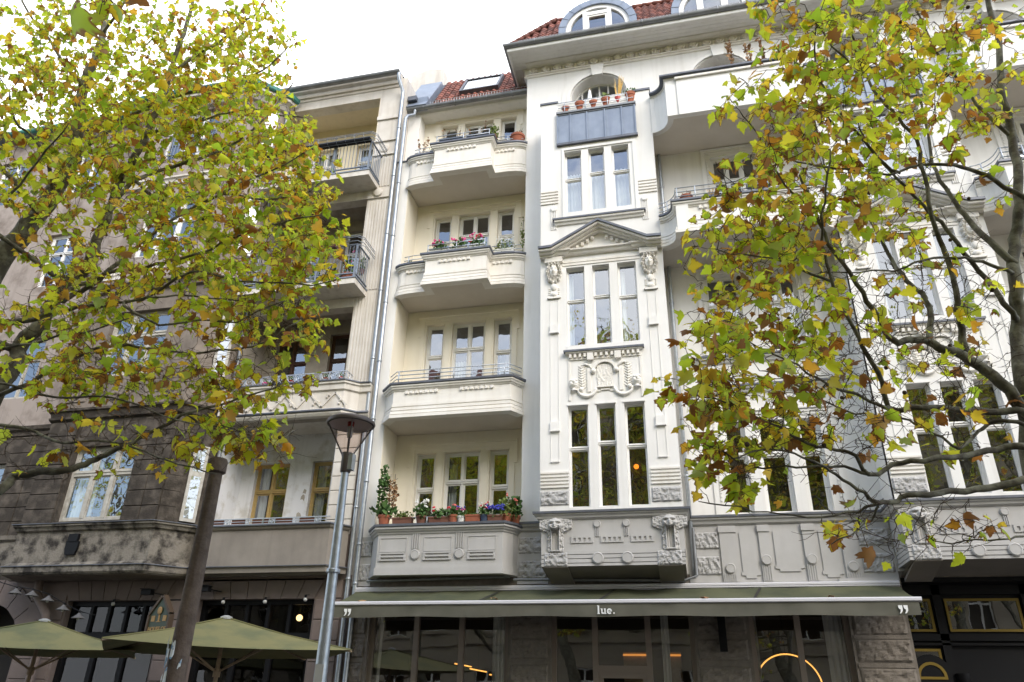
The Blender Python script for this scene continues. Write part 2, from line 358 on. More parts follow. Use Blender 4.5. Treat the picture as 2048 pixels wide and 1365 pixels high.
def part(name, mb, mat, parent=None, smooth=False, kind=None, label=None):
    if smooth == 'auto':
        o = put(name, mb.mesh(name, mat, True), parent, kind=kind, label=label)
        try:
            o.data.set_sharp_from_angle(angle=math.radians(40))
        except Exception: pass
        return o
    return put(name, mb.mesh(name, mat, smooth), parent, kind=kind, label=label)
def rect(x0, x1, z0, z1): return [(x0,z0),(x1,z0),(x1,z1),(x0,z1)]
def arch(cx, hw, z0, zs, n=16, rise=None):
    rise = rise or hw
    return [(cx-hw, z0), (cx+hw, z0)] + [(cx+hw*math.cos(PI*i/n), zs+rise*math.sin(PI*i/n)) for i in range(n+1)]
def wall(name, outer, holes, y, t, mat, parent, tr=None):
    """a wall sheet at depth y with openings and reveals t deep; tr maps (x, y, z) for walls on other planes"""
    mb = MB(); lists = [[Vector((p[0], p[1], 0)) for p in o] for o in [outer] + holes]
    flat = [p for o in [outer] + holes for p in o]
    tris = tessellate_polygon(lists)
    vs = [(p[0], y, p[1]) for p in flat]; fs = []
    for a, b, c in tris:
        A, B, C = flat[a], flat[b], flat[c]
        ar = (B[0]-A[0])*(C[1]-A[1]) - (C[0]-A[0])*(B[1]-A[1])
        if abs(ar) < 1e-9: continue
        fs.append((a, b, c) if ar > 0 else (a, c, b))
    mb.add(vs, fs)
    for o in [outer] + holes:
        n = len(o); vs = [(p[0], y, p[1]) for p in o] + [(p[0], y+t, p[1]) for p in o]
        mb.add(vs, [(i, (i+1)%n, n+(i+1)%n, n+i) for i in range(n)])
    if tr: mb.v = [tr(v) for v in mb.v]
    return part(name, mb, mat, parent)
def pane(parent, x0, x1, z0, z1, y, mat):
    """one sheet of glass, hung very slightly out of true"""
    cx, cz = (x0+x1)/2, (z0+z1)/2; hx, hz = (x1-x0)/2, (z1-z0)/2
    mb = MB().add([(-hx,0,-hz),(hx,0,-hz),(hx,0,hz),(-hx,0,hz)], [(0,1,2,3)])
    return put('pane', mb.mesh('pane', mat), parent, (cx, y, cz), rot=(U(-.006,.006), 0, U(-.006,.006)))
def window(parent, x0, x1, z0, z1, y, cols=1, trans=(), fm='frame', fw=0.05, sash=0.038, gm='glass', depth=0.09, name='window', mull=0.05, tw=0.07):
    """frame with mullions, transoms and a sash round every pane; panes are children"""
    mb = MB(); mb.box(x0, x0+fw, y, y+depth, z0, z1); mb.box(x1-fw, x1, y, y+depth, z0, z1)
    mb.box(x0+fw, x1-fw, y, y+depth, z1-fw, z1); mb.box(x0+fw, x1-fw, y, y+depth, z0, z0+fw)
    zs = [z0+fw] + list(trans) + [z1-fw]; ix0, ix1 = x0+fw, x1-fw
    for t in trans:
        mb.box(ix0, ix1, y-0.018, y+depth, t-tw/2, t+tw/2); mb.box(ix0, ix1, y-0.035, y-0.0181, t+tw*0.12, t+tw*0.38)
    cw = (ix1-ix0 - mull*(cols-1))/cols; cells = []
    for k in range(len(zs)-1):
        a = zs[k] + (tw/2 if k > 0 else 0); b = zs[k+1] - (tw/2 if k < len(zs)-2 else 0)
        for c in range(cols):
            cx0 = ix0 + c*(cw+mull); cells.append((cx0, cx0+cw, a, b))
            if c < cols-1: mb.box(cx0+cw, cx0+cw+mull, y-0.008, y+depth, a, b)
    s = sash
    for (a0, a1, b0, b1) in cells:
        yy = y+0.018
        mb.box(a0, a0+s, yy, yy+0.04, b0, b1); mb.box(a1-s, a1, yy, yy+0.04, b0, b1)
        mb.box(a0+s, a1-s, yy, yy+0.04, b1-s, b1); mb.box(a0+s, a1-s, yy, yy+0.04, b0, b0+s)
    o = part(name, mb, M[fm], parent)
    for (a0, a1, b0, b1) in cells: pane(o, a0+s, a1-s, b0+s, b1-s, y+0.03, M[gm])
    return o
def curtain(parent, x0, x1, z0, z1, y, mat='curtain', amp=0.025, pitch=0.09):
    mb = MB(); n = max(6, int((x1-x0)/pitch*6)); vs = []
    for i in range(n+1):
        x = x0+(x1-x0)*i/n; yy = y + amp*math.sin(2*PI*(x-x0)/pitch + 1.3*math.sin(x*9))
        vs += [(x, yy, z0), (x, yy, z1)]
    mb.add(vs, [(2*i, 2*i+2, 2*i+3, 2*i+1) for i in range(n)])
    return part('curtain', mb, M[mat], parent, smooth=True)
def arc(cx, cy, r, a0, a1, n): return [(cx+r*math.cos(math.radians(a0+(a1-a0)*i/n)), cy+r*math.sin(math.radians(a0+(a1-a0)*i/n))) for i in range(n+1)]
def band(x0, x1, y, z0, z1, t): return MB().box(x0, x1, y-t, y, z0, z1)
# rough hewn block, 1 x 1 (x, z), face towards the street, shared by all rough stones
def rough_mesh(seed, mat, nx=22, nz=12):
    mb = MB(); vs = []
    for j in range(nz+1):
        for i in range(nx+1):
            u, v = i/nx, j/nz; e = min(u, 1-u, (v)*1.6, (1-v)*1.6)
            d = 0.0 if e <= 0 else -0.035 - 0.035*noise.noise((u*7+seed*9, v*4, seed)) - 0.02*noise.noise((u*17, v*9+seed, 3))
            vs.append((u, d, v))
    mb.add(vs, [(j*(nx+1)+i, j*(nx+1)+i+1, (j+1)*(nx+1)+i+1, (j+1)*(nx+1)+i) for j in range(nz) for i in range(nx)])
    return mb.mesh('stone_block', mat)
ROUGH = {k: [rough_mesh(i*3+1, M[k]) for i in range(3)] for k in ('stone', 'stone_low')}
def rough(parent, x0, x1, z0, z1, y, k='stone', d=1.0):
    return put('stone_block', rnd.choice(ROUGH[k]), parent, (x0, y, z0), scale=(x1-x0, d, z1-z0))
def ashlar(parent, x0, x1, z0, z1, y, mat, t=0.03, name='stone_block', g=0.012):
    """a dressed block standing proud of the wall, its joints left open"""
    mb = MB(); b = 0.012; x0 += g/2; x1 -= g/2; z0 += g/2; z1 -= g/2
    vs = [(x0,y,z0),(x1,y,z0),(x1,y,z1),(x0,y,z1),(x0,y-t+b,z0),(x1,y-t+b,z0),(x1,y-t+b,z1),(x0,y-t+b,z1),(x0+b,y-t,z0+b),(x1-b,y-t,z0+b),(x1-b,y-t,z1-b),(x0+b,y-t,z1-b)]
    fs = [(8,9,10,11)]
    for i in range(4):
        j = (i+1)%4; fs += [(i, j, 4+j, 4+i), (4+i, 4+j, 8+j, 8+i)]
    mb.add(vs, fs); return part(name, mb, M[mat] if isinstance(mat, str) else mat, parent)
def relief(fn, w, h, nx, nz, mat, thr=0.002):
    """a carved relief: height field fn(u, v), u in -1..1 across, v in 0..1 up; nothing where it is flat"""
    H = [[fn(-1+2*i/nx, j/nz) for i in range(nx+1)] for j in range(nz+1)]
    idx = {}; mb = MB(); vs = []; fs = []
    def vid(i, j):
        if (i, j) not in idx:
            idx[(i, j)] = len(vs); vs.append(((-1+2*i/nx)*w/2, -max(H[j][i], -0.005), j/nz*h))
        return idx[(i, j)]
    for j in range(nz):
        for i in range(nx):
            if max(H[j][i], H[j][i+1], H[j+1][i], H[j+1][i+1]) > thr:
                fs.append((vid(i,j), vid(i+1,j), vid(i+1,j+1), vid(i,j+1)))
    mb.add(vs, fs); return mb.mesh('carving', mat, True)
def inset(path, o):
    out = []
    for i in range(len(path)):
        p = Vector(path[i]); d0 = (p-Vector(path[i-1])).normalized() if i else None; d1 = (Vector(path[i+1])-p).normalized() if i < len(path)-1 else None
        d0 = d0 or d1; d1 = d1 or d0; n0 = Vector((d0.y, -d0.x)); b = n0+Vector((d1.y, -d1.x)); b.normalize(); k = 1/max(.35, b.dot(n0)); out.append((p.x-b.x*o*k, p.y-b.y*o*k))
    return out
def gauss(u, v, cu, cv, su, sv): return math.exp(-((u-cu)/su)**2 - ((v-cv)/sv)**2)
def dome(u, v, cu, cv, ru, rv):
    q = 1 - ((u-cu)/ru)**2 - ((v-cv)/rv)**2
    return math.sqrt(q) if q > 0 else 0.0
def sm(x, a, b):
    t = min(1, max(0, (x-a)/(b-a))); return t*t*(3-2*t)

# ------------------------------------------------------------------ ground and street
def structure(name, mb, mat, label=None):
    o = part(name, mb, M[mat]); tag(o, label=label, kind='structure'); return o
structure('ground', MB().add([(-300,-300,-0.02),(300,-300,-0.02),(300,300,-0.02),(-300,300,-0.02)], [(0,1,2,3)]), 'asphalt')
structure('road', MB().add([(-120,-7,0.0),(120,-7,0.0),(120,4.4,0.0),(-120,4.4,0.0)], [(0,1,2,3)]), 'asphalt')
structure('pavement', MB().box(-120, 120, 4.6, 15.88, -0.01, 0.13), 'pave')
structure('kerb', MB().box(-120, 120, 4.4, 4.597, -0.01, 0.127), 'pave')
structure('far_pavement', MB().box(-120, 120, -11.9, -7, -0.01, 0.13), 'pave')

# ------------------------------------------------------------------ the white apartment house
WB = thing('apartment_house', (0, 15.9, 0), 'white plastered apartment house with bay windows, carved faces and a red tiled roof', 'apartment house')
PB = dict(parent=WB)
A = 15.9; BK = 16.75                                   # main wall plane, loggia back wall
L0, L1 = -7.05, -3.60                                  # loggia between pier and risalit
LIGHTS = [(-6.47,-5.97,1), (-5.75,-4.83,2), (-4.60,-4.11,1)]
FL = [(5.2,7.12,6.22,6.38), (8.55,10.72,9.80,9.95), (12.1,14.23,13.4,13.55), (15.75,17.65,16.9,17.0)]
CZ_TOP = 18.1
part('wall', MB().box(-7.44, L0, A, BK+0.3, 3.9, 15.72), M['white'], WB); part('wall', MB().box(-7.44, L0-0.002, A+0.42, BK+0.3, 15.76, 18.0), M['white'], WB)
part('coping', MB().box(-7.46, L0+0.02, A-0.03, BK, 15.72, 15.76), M['lead'], WB)
wall('loggia_back_wall', rect(L0, L1, 4.05, CZ_TOP), [rect(a, b, z0, z1) for (z0, z1, _, _) in FL for (a, b, _) in LIGHTS], BK, 0.2, M['cream'], WB)
part('loggia_side_wall', MB().box(L0+0.001, L0+0.012, A+0.03, BK, 5.1, 15.7), M['cream'], WB)
part('loggia_side_wall', MB().box(L1-0.012, L1-0.001, A+0.03, BK, 5.1, 15.7), M['cream'], WB)
for n, (z0, z1, ts, tm) in enumerate(FL):
    for (a, b, c) in LIGHTS:
        window(WB, a, b, z0, z1, BK+0.13, cols=c, trans=[ts if c == 1 else tm])
    # architrave round the three lights, with ears at the top
    x0, x1 = -6.70, -3.90; zt = z1+0.25; t = 0.028
    mb = MB()
    for (xa, xb, za, zb, d) in [(x0, x1, z1+0.09, zt-0.06, t), (x0, x1, zt-0.06, zt, t+0.03), (x0, -6.52, z1-0.35, z1+0.09, t), (-4.06, x1, z1-0.35, z1+0.09, t),
                                (x0+0.07, -6.52, z0, z1-0.35, t*0.8), (-4.06, x1-0.07, z0, z1-0.35, t*0.8), (-6.52, -4.06, z1+0.02, z1+0.09, t*0.5),
                                (-5.93, -5.79, z0, z1, t*0.5), (-4.79, -4.64, z0, z1, t*0.5)]:
        mb.box(xa, xb, BK-d, BK-0.0005, za, zb)
    part('window_surround', mb, M['cream'], WB)
curtain(WB, -6.42, -6.02, 5.3, 6.9, BK+0.32, 'browncurtain')
curtain(WB, -5.68, -5.5, 5.3, 6.9, BK+0.34, 'curtain')
curtain(WB, -5.7, -5.3, 8.7, 9.7, BK+0.34, 'curtain'); curtain(WB, -4.5, -4.2, 8.7, 9.8, BK+0.34, 'curtain')

def parapet_prof(zb, zt, t=0.14):
    c = zt-0.065
    return [(-t, c), (0.095, c), (0.095, c-0.035), (0.07, c-0.05), (0.06, c-0.085), (0.025, c-0.10), (0.02, c-0.125), (0, c-0.13),
            (0, zb+0.37), (0.022, zb+0.365), (0.022, zb+0.295), (0.0, zb+0.29), (0.0, zb+0.27), (0.028, zb+0.265), (0.028, zb+0.20), (0.004, zb+0.195), (0.004, zb+0.175),
            (0.045, zb+0.17), (0.052, zb+0.10), (0.03, zb+0.095), (0.03, zb+0.08), (0.07, zb+0.075), (0.07, zb), (-t, zb)]
def coping_prof(zt, o=0.125, i=0.17): return [(-i, zt), (o, zt), (o, zt-0.05), (o-0.015, zt-0.062), (-i, zt-0.062)]
def railing(parent, pts, zs, r=0.013, posts=(), pr=0.016, ztop=None, zbase=None, mat='rail'):
    mb = MB()
    for z in zs: mb.tube([(p[0], p[1], z) for p in pts], r, 6)
    for p in posts: mb.tube([(p[0], p[1], zbase), (p[0], p[1], ztop)], pr, 6)
    return part('railing', mb, M[mat], parent, smooth=True)
def dentils(parent, x0, x1, y, z0, z1, n, mat='trim', t=0.045):
    """little square blocks on a fillet"""
    mb = MB(); mb.box(x0, x1, y-0.012, y-0.0005, z0, z1); s = (x1-x0)/(2*n-1)
    for k in range(n): mb.box(x0+2*k*s, x0+(2*k+1)*s, y-t, y-0.0121, z0, z1)
    return part('dentil_band', mb, M[mat], parent)
def balcony(path, back, zb, zt, mat='trim', prof=None):
    b = part('balcony', MB().sweep(path, (prof or parapet_prof)(zb, zt)), M[mat], WB)
    inner = inset(path, 0.05)
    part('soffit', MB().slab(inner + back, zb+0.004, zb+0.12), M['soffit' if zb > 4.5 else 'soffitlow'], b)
    part('coping', MB().sweep(path, coping_prof(zt)), M['lead'], b)
    return b
off = lambda path, d: [(p[0], p[1]-d) for p in path]
back = [(L1, BK), (L0, BK)]
# first floor: plain grey balcony with chamfered ends and pressed panels
def prof1(zb, zt):
    c = zt-0.065
    return [(-0.14, c), (0.10, c), (0.10, c-0.04), (0.075, c-0.05), (0.06, c-0.085), (0.03, c-0.11), (0.02, c-0.14), (0, c-0.145), (0, zb+0.165), (0.03, zb+0.16), (0.03, zb), (-0.14, zb)]
p1 = [(-7.03, 15.88), (-6.70, 15.40), (-3.88, 15.40), (-3.72, 15.66), (-3.66, 15.88)]
b1 = balcony(p1, [(-3.66, 15.9), (-3.66, BK), (L0, BK)], 4.0, 5.07, 'grey', prof1)
for (xa, xb) in [(-6.64,-6.02), (-5.63,-5.0), (-4.64,-4.02)]:
    mb = MB(); y = 15.3985
    for (a, b2, c, d) in [(xa, xb, 4.775, 4.79), (xa, xa+0.012, 4.5, 4.775), (xb-0.012, xb, 4.5, 4.775), (xa, xb, 4.485, 4.5)]: mb.box(a, b2, y-0.012, y, c, d)
    mb.box(xa, xb, y-0.03, y, 4.44, 4.47); mb.box(xa+0.05, xb-0.05, y-0.035, y, 4.37, 4.405); mb.box(xa, xb, y-0.03, y, 4.30, 4.325)
    mb.box(xa, xa+0.05, y-0.025, y, 4.325, 4.44); mb.box(xb-0.05, xb, y-0.025, y, 4.325, 4.44)
    part('pressed_panel', mb, M['grey'], b1)
def boss(parent, x, y, z, r=0.105, mat='grey'):
    return part('round_boss', MB().lathe([(r, 0), (r, 0.03), (r*0.82, 0.045), (r*0.8, 0.038), (0.0, 0.038)], 20, (x, y, z), 'y'), M[mat], parent, smooth='auto')
for x in (-5.81, -4.82):
    boss(b1, x, 15.399, 4.42)
    mb = MB()
    for k in range(4): mb.box(x-0.085+k*0.05, x-0.065+k*0.05, 15.375, 15.3985, 4.54, 4.86)
    part('fluting', mb, M['grey'], b1)
railing(b1, [(-6.66,15.40), (-3.93,15.40), (-3.68,15.80)], [5.22], posts=[(-6.3,15.4),(-5.6,15.4),(-4.9,15.4),(-4.2,15.4)], ztop=5.22, zbase=5.06)
# second floor
p2 = [(-7.05, 15.88), (-6.72, 15.52), (-3.81, 15.52), (-3.61, 15.87)]
b2 = balcony(p2, [(L1, 15.9)] + back, 7.61, 8.50)
dentils(b2, -6.40, -5.59, 15.5185, 8.22, 8.29, 7); dentils(b2, -5.03, -4.22, 15.5185, 8.22, 8.29, 7)
railing(b2, [(-6.93,15.74), (-6.66,15.46), (-3.86,15.46), (-3.62,15.82)], [8.6, 8.70, 8.80], posts=[(-6.6,15.46),(-5.2,15.46),(-3.95,15.46)], ztop=8.80, zbase=8.49)
# third and fourth floor: swept sides and a box in the middle
pB = [(-7.05,15.895), (-7.02,15.85), (-6.94,15.805), (-6.8,15.775), (-6.6,15.757), (-6.13,15.75), (-6.13,15.40), (-4.49,15.40), (-4.49,15.75), (-4.05,15.755), (-3.85,15.78), (-3.70,15.825), (-3.61,15.89)]
for zb, zt in ((11.14, 12.07), (14.70, 15.74)):
    b = balcony(pB, [(L1, 15.9)] + back, zb, zt)
    dz = zt-0.22
    dentils(b, -5.75, -4.92, 15.3985, dz-0.07, dz, 7); dentils(b, -6.78, -6.27, 15.756, dz-0.07, dz, 5); dentils(b, -4.40, -3.9, 15.755, dz-0.07, dz, 5)
    railing(b, [(-6.88,15.76), (-6.6,15.72), (-6.2,15.72)], [zt+0.12, zt+0.24], posts=[(-6.75,15.74),(-6.3,15.72)], ztop=zt+0.24, zbase=zt)
    railing(b, [(-6.10,15.37), (-4.52,15.37)], [zt+0.14, zt+0.27], posts=[(-6.08,15.37),(-5.3,15.37),(-4.54,15.37)], ztop=zt+0.27, zbase=zt)
    railing(b, [(-4.45,15.72), (-4.0,15.72), (-3.66,15.78)], [zt+0.12, zt+0.24], posts=[(-4.1,15.72)], ztop=zt+0.24, zbase=zt)
# eaves beam, gutter, lower mansard
part('eaves_cornice', MB().sweep([(-7.44, BK), (L1-0.02, BK)], [(0, 18.12), (0.52, 18.12), (0.52, 18.0), (0.46, 17.97), (0.42, 17.90), (0.36, 17.87), (0.0, 17.86)]), M['white'], WB)
def gutter(name, path, z, r=0.085):
    mb = MB(); prof = [(r*math.cos(PI*i/8)-r, -r*math.sin(PI*i/8)) for i in range(9)]
    prof = [(p[0]+r, z+p[1]) for p in prof] + [(-r*0.85, z), (r*0.85-0.0, z-0.006)]
    prof = [(r, z)] + [(r*math.cos(PI*i/8), z-r*math.sin(PI*i/8)) for i in range(1, 8)] + [(-r, z), (-r*0.9, z), (0, z-r*0.88), (r*0.9, z)]
    mb.sweep(path, prof); g = part(name, mb, M['gutter'], WB, smooth='auto'); return g
gl = gutter('gutter', [(-7.52, 16.14), (L1-0.03, 16.14)], 18.0)
for x in (-6.9, -5.9, -4.9, -4.1): part('gutter_joint', MB().lathe([(0.088, -0.02), (0.094, 0), (0.088, 0.02)], 12, (0,0,0)), M['gutter'], gl).matrix_local = Matrix.Translation(Vector((x, 16.14, 17.99)) - wpos(gl)) @ Matrix.Rotation(PI/2, 4, 'Y')
# ----- roof tiles: one pantile, copied
def tile_mesh(wd=0.215, ln=0.27):
    mb = MB(); n = 8; vs = []
    for (v, lift) in ((0, 0.022), (ln, 0.0)):
        for i in range(n+1):
            u = i/n; h = 0.028*math.cos(2*PI*(u-0.22)) if u < 0.75 else 0.028*math.cos(2*PI*(0.75-0.22))+0.03*math.sin((u-0.75)*4*PI/2)
            vs.append((u*wd, v, h+lift))
    fs = [(i, i+1, n+2+i, n+1+i) for i in range(n)]
    b = len(vs); vs += [(vs[i][0], vs[i][1], vs[i][2]-0.022) for i in range(n+1)]
    fs += [(b+i, b+i+1, i+1, i) for i in range(n)]
    mb.add(vs, fs); return mb.mesh('tile', M['tile'], False)
TILE = tile_mesh()
def roof_plane(parent, x0, x1, y0, z0, y1, z1, skip, left=None, n_parts=999, exposed=0.205, wd=0.205):
    sl = math.atan2(z1-z0, y1-y0); L_ = math.hypot(y1-y0, z1-z0); rows = int(L_/exposed); k = 0; rest = MB()
    part('roof_boarding', MB().add([(x0,y0+0.05,z0-0.03),(x1,y0+0.05,z0-0.03),(x1,y1+0.05,z1-0.03),((left(L_) if left else x0),y1+0.05,z1-0.03)], [(0,1,2,3)]), M['tile'], parent)
    for r in range(rows):
        v = r*exposed; y = y0+v*math.cos(sl); z = z0+v*math.sin(sl)
        xs = x0 if left is None else left(v)
        x = x1-wd
        while x > xs-0.06:
            if not skip(x+wd/2, v):
                o = put('tile', TILE, parent, (x+U(-.004,.004), y, z), rot=(sl+U(-.015,.015), 0, U(-.012,.012)))
            x -= wd
ro = part('roof', MB().slab([(-7.4,17.66),(L1,17.66),(L1,20),(-7.4,20)], 20.2, 20.40), M['lead'], WB)
SKX0, SKX1, SKV0, SKV1 = -5.94, -4.67, 0.83, 2.13
roof_plane(ro, -6.78, -3.64, 16.22, 18.04, 17.60, 20.44, lambda x, v: SKX0 < x < SKX1 and SKV0-0.1 < v < SKV1)
sl = math.atan2(2.40, 1.38)
def on_low(x, v, n): return (x, 16.22+v*math.cos(sl)-n*math.sin(sl), 18.04+v*math.sin(sl)+n*math.cos(sl))
def slopebox(x0, x1, v0, v1, n0, n1, f=None):
    f = f or on_low
    mb = MB(); return mb.add([f(x0,v0,n0),f(x1,v0,n0),f(x1,v1,n0),f(x0,v1,n0),f(x0,v0,n1),f(x1,v0,n1),f(x1,v1,n1),f(x0,v1,n1)], [(0,3,2,1),(4,5,6,7),(0,1,5,4),(1,2,6,5),(2,3,7,6),(3,0,4,7)])
sk = part('skylight', slopebox(SKX0, SKX1, SKV0, SKV0+0.07, 0, 0.14), M['lead'], WB)
part('skylight_frame', slopebox(SKX0, SKX1, SKV1-0.07, SKV1, 0, 0.14), M['lead'], sk)
part('skylight_frame', slopebox(SKX0, SKX0+0.07, SKV0+0.07, SKV1-0.07, 0, 0.14), M['lead'], sk)
part('skylight_frame', slopebox(SKX1-0.07, SKX1, SKV0+0.07, SKV1-0.07, 0, 0.14), M['lead'], sk)
mb = MB(); mb.add([on_low(SKX0+0.07, SKV0+0.07, 0.11), on_low(SKX1-0.07, SKV0+0.07, 0.11), on_low(SKX1-0.07, SKV1-0.07, 0.11), on_low(SKX0+0.07, SKV1-0.07, 0.11)], [(0,1,2,3)])
part('pane', mb, M['glass'], sk)
def snow_guard(x0, x1, y, z, h=0.17, pitch=0.085, bars=3):
    mb = MB()
    for k in range(bars): mb.tube([(x0, y, z+h*k/(bars-1)), (x1, y, z+h*k/(bars-1))], 0.007, 4)
    x = x0
    while x <= x1: mb.tube([(x, y, z), (x, y, z+h)], 0.005, 4); x += pitch
    return part('snow_guard', mb, M['galv'], WB)
snow_guard(-6.72, -3.66, 16.18, 18.06)
# zinc covered parapet between the roofs and the plastered stack behind it
part('zinc_parapet', slopebox(-7.53, -6.80, -0.12, 2.3, -0.05, 0.16), M['zinc'], WB)
part('zinc_parapet', MB().box(-7.53, -6.81, 16.16, 16.4, 18.0, 18.45), M['zinc'], WB)
mb = MB(); mb.box(-7.42, -7.14, 16.04, 16.159, 18.28, 18.44); part('vent_box', mb, M['lead'], WB)
part('chimney_stack', MB().prism([(-8.15,18.2),(-6.95,18.2),(-6.95,21.2),(-7.55,21.3),(-8.15,21.1)], 17.7, 18.9), M['tan'], WB)

# ----- risalit wall with the two arched garden doors, loggias between the bays
EX = 6.77                                               # distance between the two bays
MIDW = []
for dx in (0, EX):
    MIDW += [rect(dx+a, dx+b, 5.15, 7.18) for (a, b) in [(0.85,1.32),(1.55,2.15),(2.38,2.85)]]
    MIDW += [rect(dx+0.80, dx+1.60, 8.80, 10.88), rect(dx+2.08, dx+2.88, 8.80, 10.88), rect(dx+1.28, dx+2.42, 12.1, 14.42)]
ARX = [-1.52, 1.85, 5.25, 8.62]
holes = MIDW + [arch(cx, 0.77, 15.9, 17.15, 18) for cx in ARX]
wall('wall', rect(L1, 11.0, 4.0, 18.62), holes, A, 0.22, M['white'], WB)
part('wall', MB().add([(L1,A,16.0),(L1,20,16.0),(L1,20,18.62),(L1,A,18.62)], [(0,1,2,3)]), M['white'], WB)
for dx in (0, EX):
    for (a, b, c) in [(0.85,1.32,1),(1.55,2.15,1),(2.38,2.85,1)]: window(WB, dx+a, dx+b, 5.15, 7.18, A+0.12, trans=[6.45])
    for (a, b) in [(0.80,1.60),(2.08,2.88)]: window(WB, dx+a, dx+b, 8.80, 10.88, A+0.12, cols=2, trans=[10.08])
    window(WB, dx+1.28, dx+2.42, 12.1, 14.42, A+0.12, cols=3, trans=[13.7])
    for (x0, x1, z0, z1) in [(0.55,3.15,5.15,7.42), (0.62,3.08,8.8,11.06), (1.06,2.64,12.1,14.66)]:
        mb = MB(); y = A-0.0005; x0 += dx; x1 += dx; wv = 0.10
        mb.box(x0, x1, y-0.03, y, z1-0.1, z1-0.03); mb.box(x0, x1, y-0.06, y, z1-0.03, z1); mb.box(x0, x0+wv, y-0.03, y, z0, z1-0.1); mb.box(x1-wv, x1, y-0.03, y, z0, z1-0.1)
        mb.box(x0+wv, x1-wv, y-0.012, y, z1-0.16, z1-0.1)
        part('window_surround', mb, M['white'], WB)
        for xx in (x0+0.115, x1-0.155):
            bead = MB(); bead.box(xx, xx+0.04, y-0.008, y, z0+0.25, z1-0.16)
            k = z0+0.3
            while k < z1-0.25: bead.box(xx+0.004, xx+0.036, y-0.028, y-0.0081, k, k+0.05); k += 0.085
            part('bead_strip', bead, M['white'], WB)
    # sills and string courses under the second floor windows
    for (x0, x1, z) in [(0.45, 3.22, 8.73), (0.32, 3.48, 8.0)]:
        part('sill', MB().sweep([(dx+x0, A), (dx+x1, A)], [(0, z), (0.16, z), (0.16, z-0.045), (0, z-0.045)]), M['lead'], WB)
        part('sill_moulding', MB().sweep([(dx+x0+0.03, A), (dx+x1-0.03, A)], [(0, z-0.046), (0.13, z-0.046), (0.13, z-0.08), (0.08, z-0.1), (0.06, z-0.15), (0.0, z-0.17)]), M['white'], WB)
    part('apron_panel', MB().box(dx+0.5, dx+3.2, A-0.02, A-0.0005, 8.12, 8.5), M['white'], WB)
for k, cx in enumerate(ARX):
    z0 = 15.9; hw = 0.77
    # moulded arch and keystone
    for (r0, r1, d) in [(0.80, 0.90, 0.05), (0.90, 1.05, 0.025)]:
        n = 22; pts = [(cx+r1*math.cos(PI*i/n), 17.15+r1*math.sin(PI*i/n)) for i in range(n+1)] + [(cx+r0*math.cos(PI*i/n), 17.15+r0*math.sin(PI*i/n)) for i in range(n, -1, -1)]
        mb = MB()
        for i in range(n):
            q = [(cx+r*math.cos(PI*j/n), 17.15+r*math.sin(PI*j/n)) for (r, j) in ((r0,i),(r1,i),(r1,i+1),(r0,i+1))]
            mb.add([(p[0], A-d, p[1]) for p in q]+[(p[0], A-0.0005, p[1]) for p in q], [(0,1,2,3),(0,4,5,1),(3,2,6,7)])
        mb.box(cx-r1, cx-r0, A-d, A-0.0005, 15.9, 17.15); mb.box(cx+r0, cx+r1, A-d, A-0.0005, 15.9, 17.15)
        part('arch_moulding', mb, M['white'], WB)
    part('keystone', MB().prism([(cx-0.14,17.86),(cx+0.14,17.86),(cx+0.19,18.24),(cx-0.19,18.24)], A-0.11, A-0.0005), M['white'], WB)
    y = A+0.36; n = 18
    fr = MB()
    for i in range(n):
        q = [(cx+r*math.cos(PI*j/n), 17.15+r*math.sin(PI*j/n)) for (r, j) in ((hw-0.06,i),(hw+0.03,i),(hw+0.03,i+1),(hw-0.06,i+1))]
        fr.add([(p[0], y, p[1]) for p in q]+[(p[0], y+0.07, p[1]) for p in q], [(0,1,2,3),(0,3,7,4)])
    for f in (-0.66, -0.33, 0.0, 0.33, 0.66):
        zz = 17.15+math.sqrt(1-f*f)*(hw-0.05); fr.box(cx+f*hw-0.022, cx+f*hw+0.022, y-0.005, y+0.06, 15.9, zz)
    fr.box(cx-hw, cx-hw+0.06, y, y+0.07, 15.9, 17.15); fr.box(cx+hw-0.06, cx+hw, y, y+0.07, 15.9, 17.15)
    wo = part('arched_window', fr, M['frame'], WB)
    ol = arch(cx, hw, 15.9, 17.15, 18); tr_ = tessellate_polygon([[Vector((p[0], p[1], 0)) for p in ol]])
    part('pane', MB().add([(p[0], y+0.035, p[1]) for p in ol], [tuple(t) for t in tr_]), M['glass'], wo)
    part('arch_reveal', MB().add([(p[0], A+0.221, p[1]) for p in ol]+[(p[0], A+0.5, p[1]) for p in ol], [(i, (i+1)%len(ol), len(ol)+(i+1)%len(ol), len(ol)+i) for i in range(len(ol))]), M['white'], WB)
    if k == 0: curtain(WB, cx-0.12, cx+0.12, 15.9, 17.75, A+0.5)
# frieze of egg shapes under the eaves
part('frieze_moulding', MB().sweep([(L1-0.06, 16.6), (L1-0.06, A-0.0), (L1-0.06, A-0.0), (11, A-0.0)] if False else [(L1-0.0, A), (11, A)], [(0, 18.62), (0.24, 18.62), (0.23, 18.59), (0.12, 18.585), (0.09, 18.56), (0.0, 18.55)]), M['trim'], WB)
part('frieze_moulding', MB().sweep([(L1-0.0, A), (11, A)], [(0, 18.32), (0.075, 18.32), (0.075, 18.285), (0.04, 18.27), (0.03, 18.22), (0, 18.21)]), M['trim'], WB)
part('frieze_moulding', MB().sweep([(L1, 16.8), (L1, A)], [(0, 18.62), (0.16, 18.62), (0.16, 18.59), (0.08, 18.56), (0.08, 18.34), (0.1, 18.30), (0, 18.21)]), M['trim'], WB)
egg = MB(); n = 14
ring = [(0.105*math.cos(2*PI*i/n)*(1 if math.sin(2*PI*i/n) > -0.3 else 0.8), 0.095*math.sin(2*PI*i/n)) for i in range(n)]
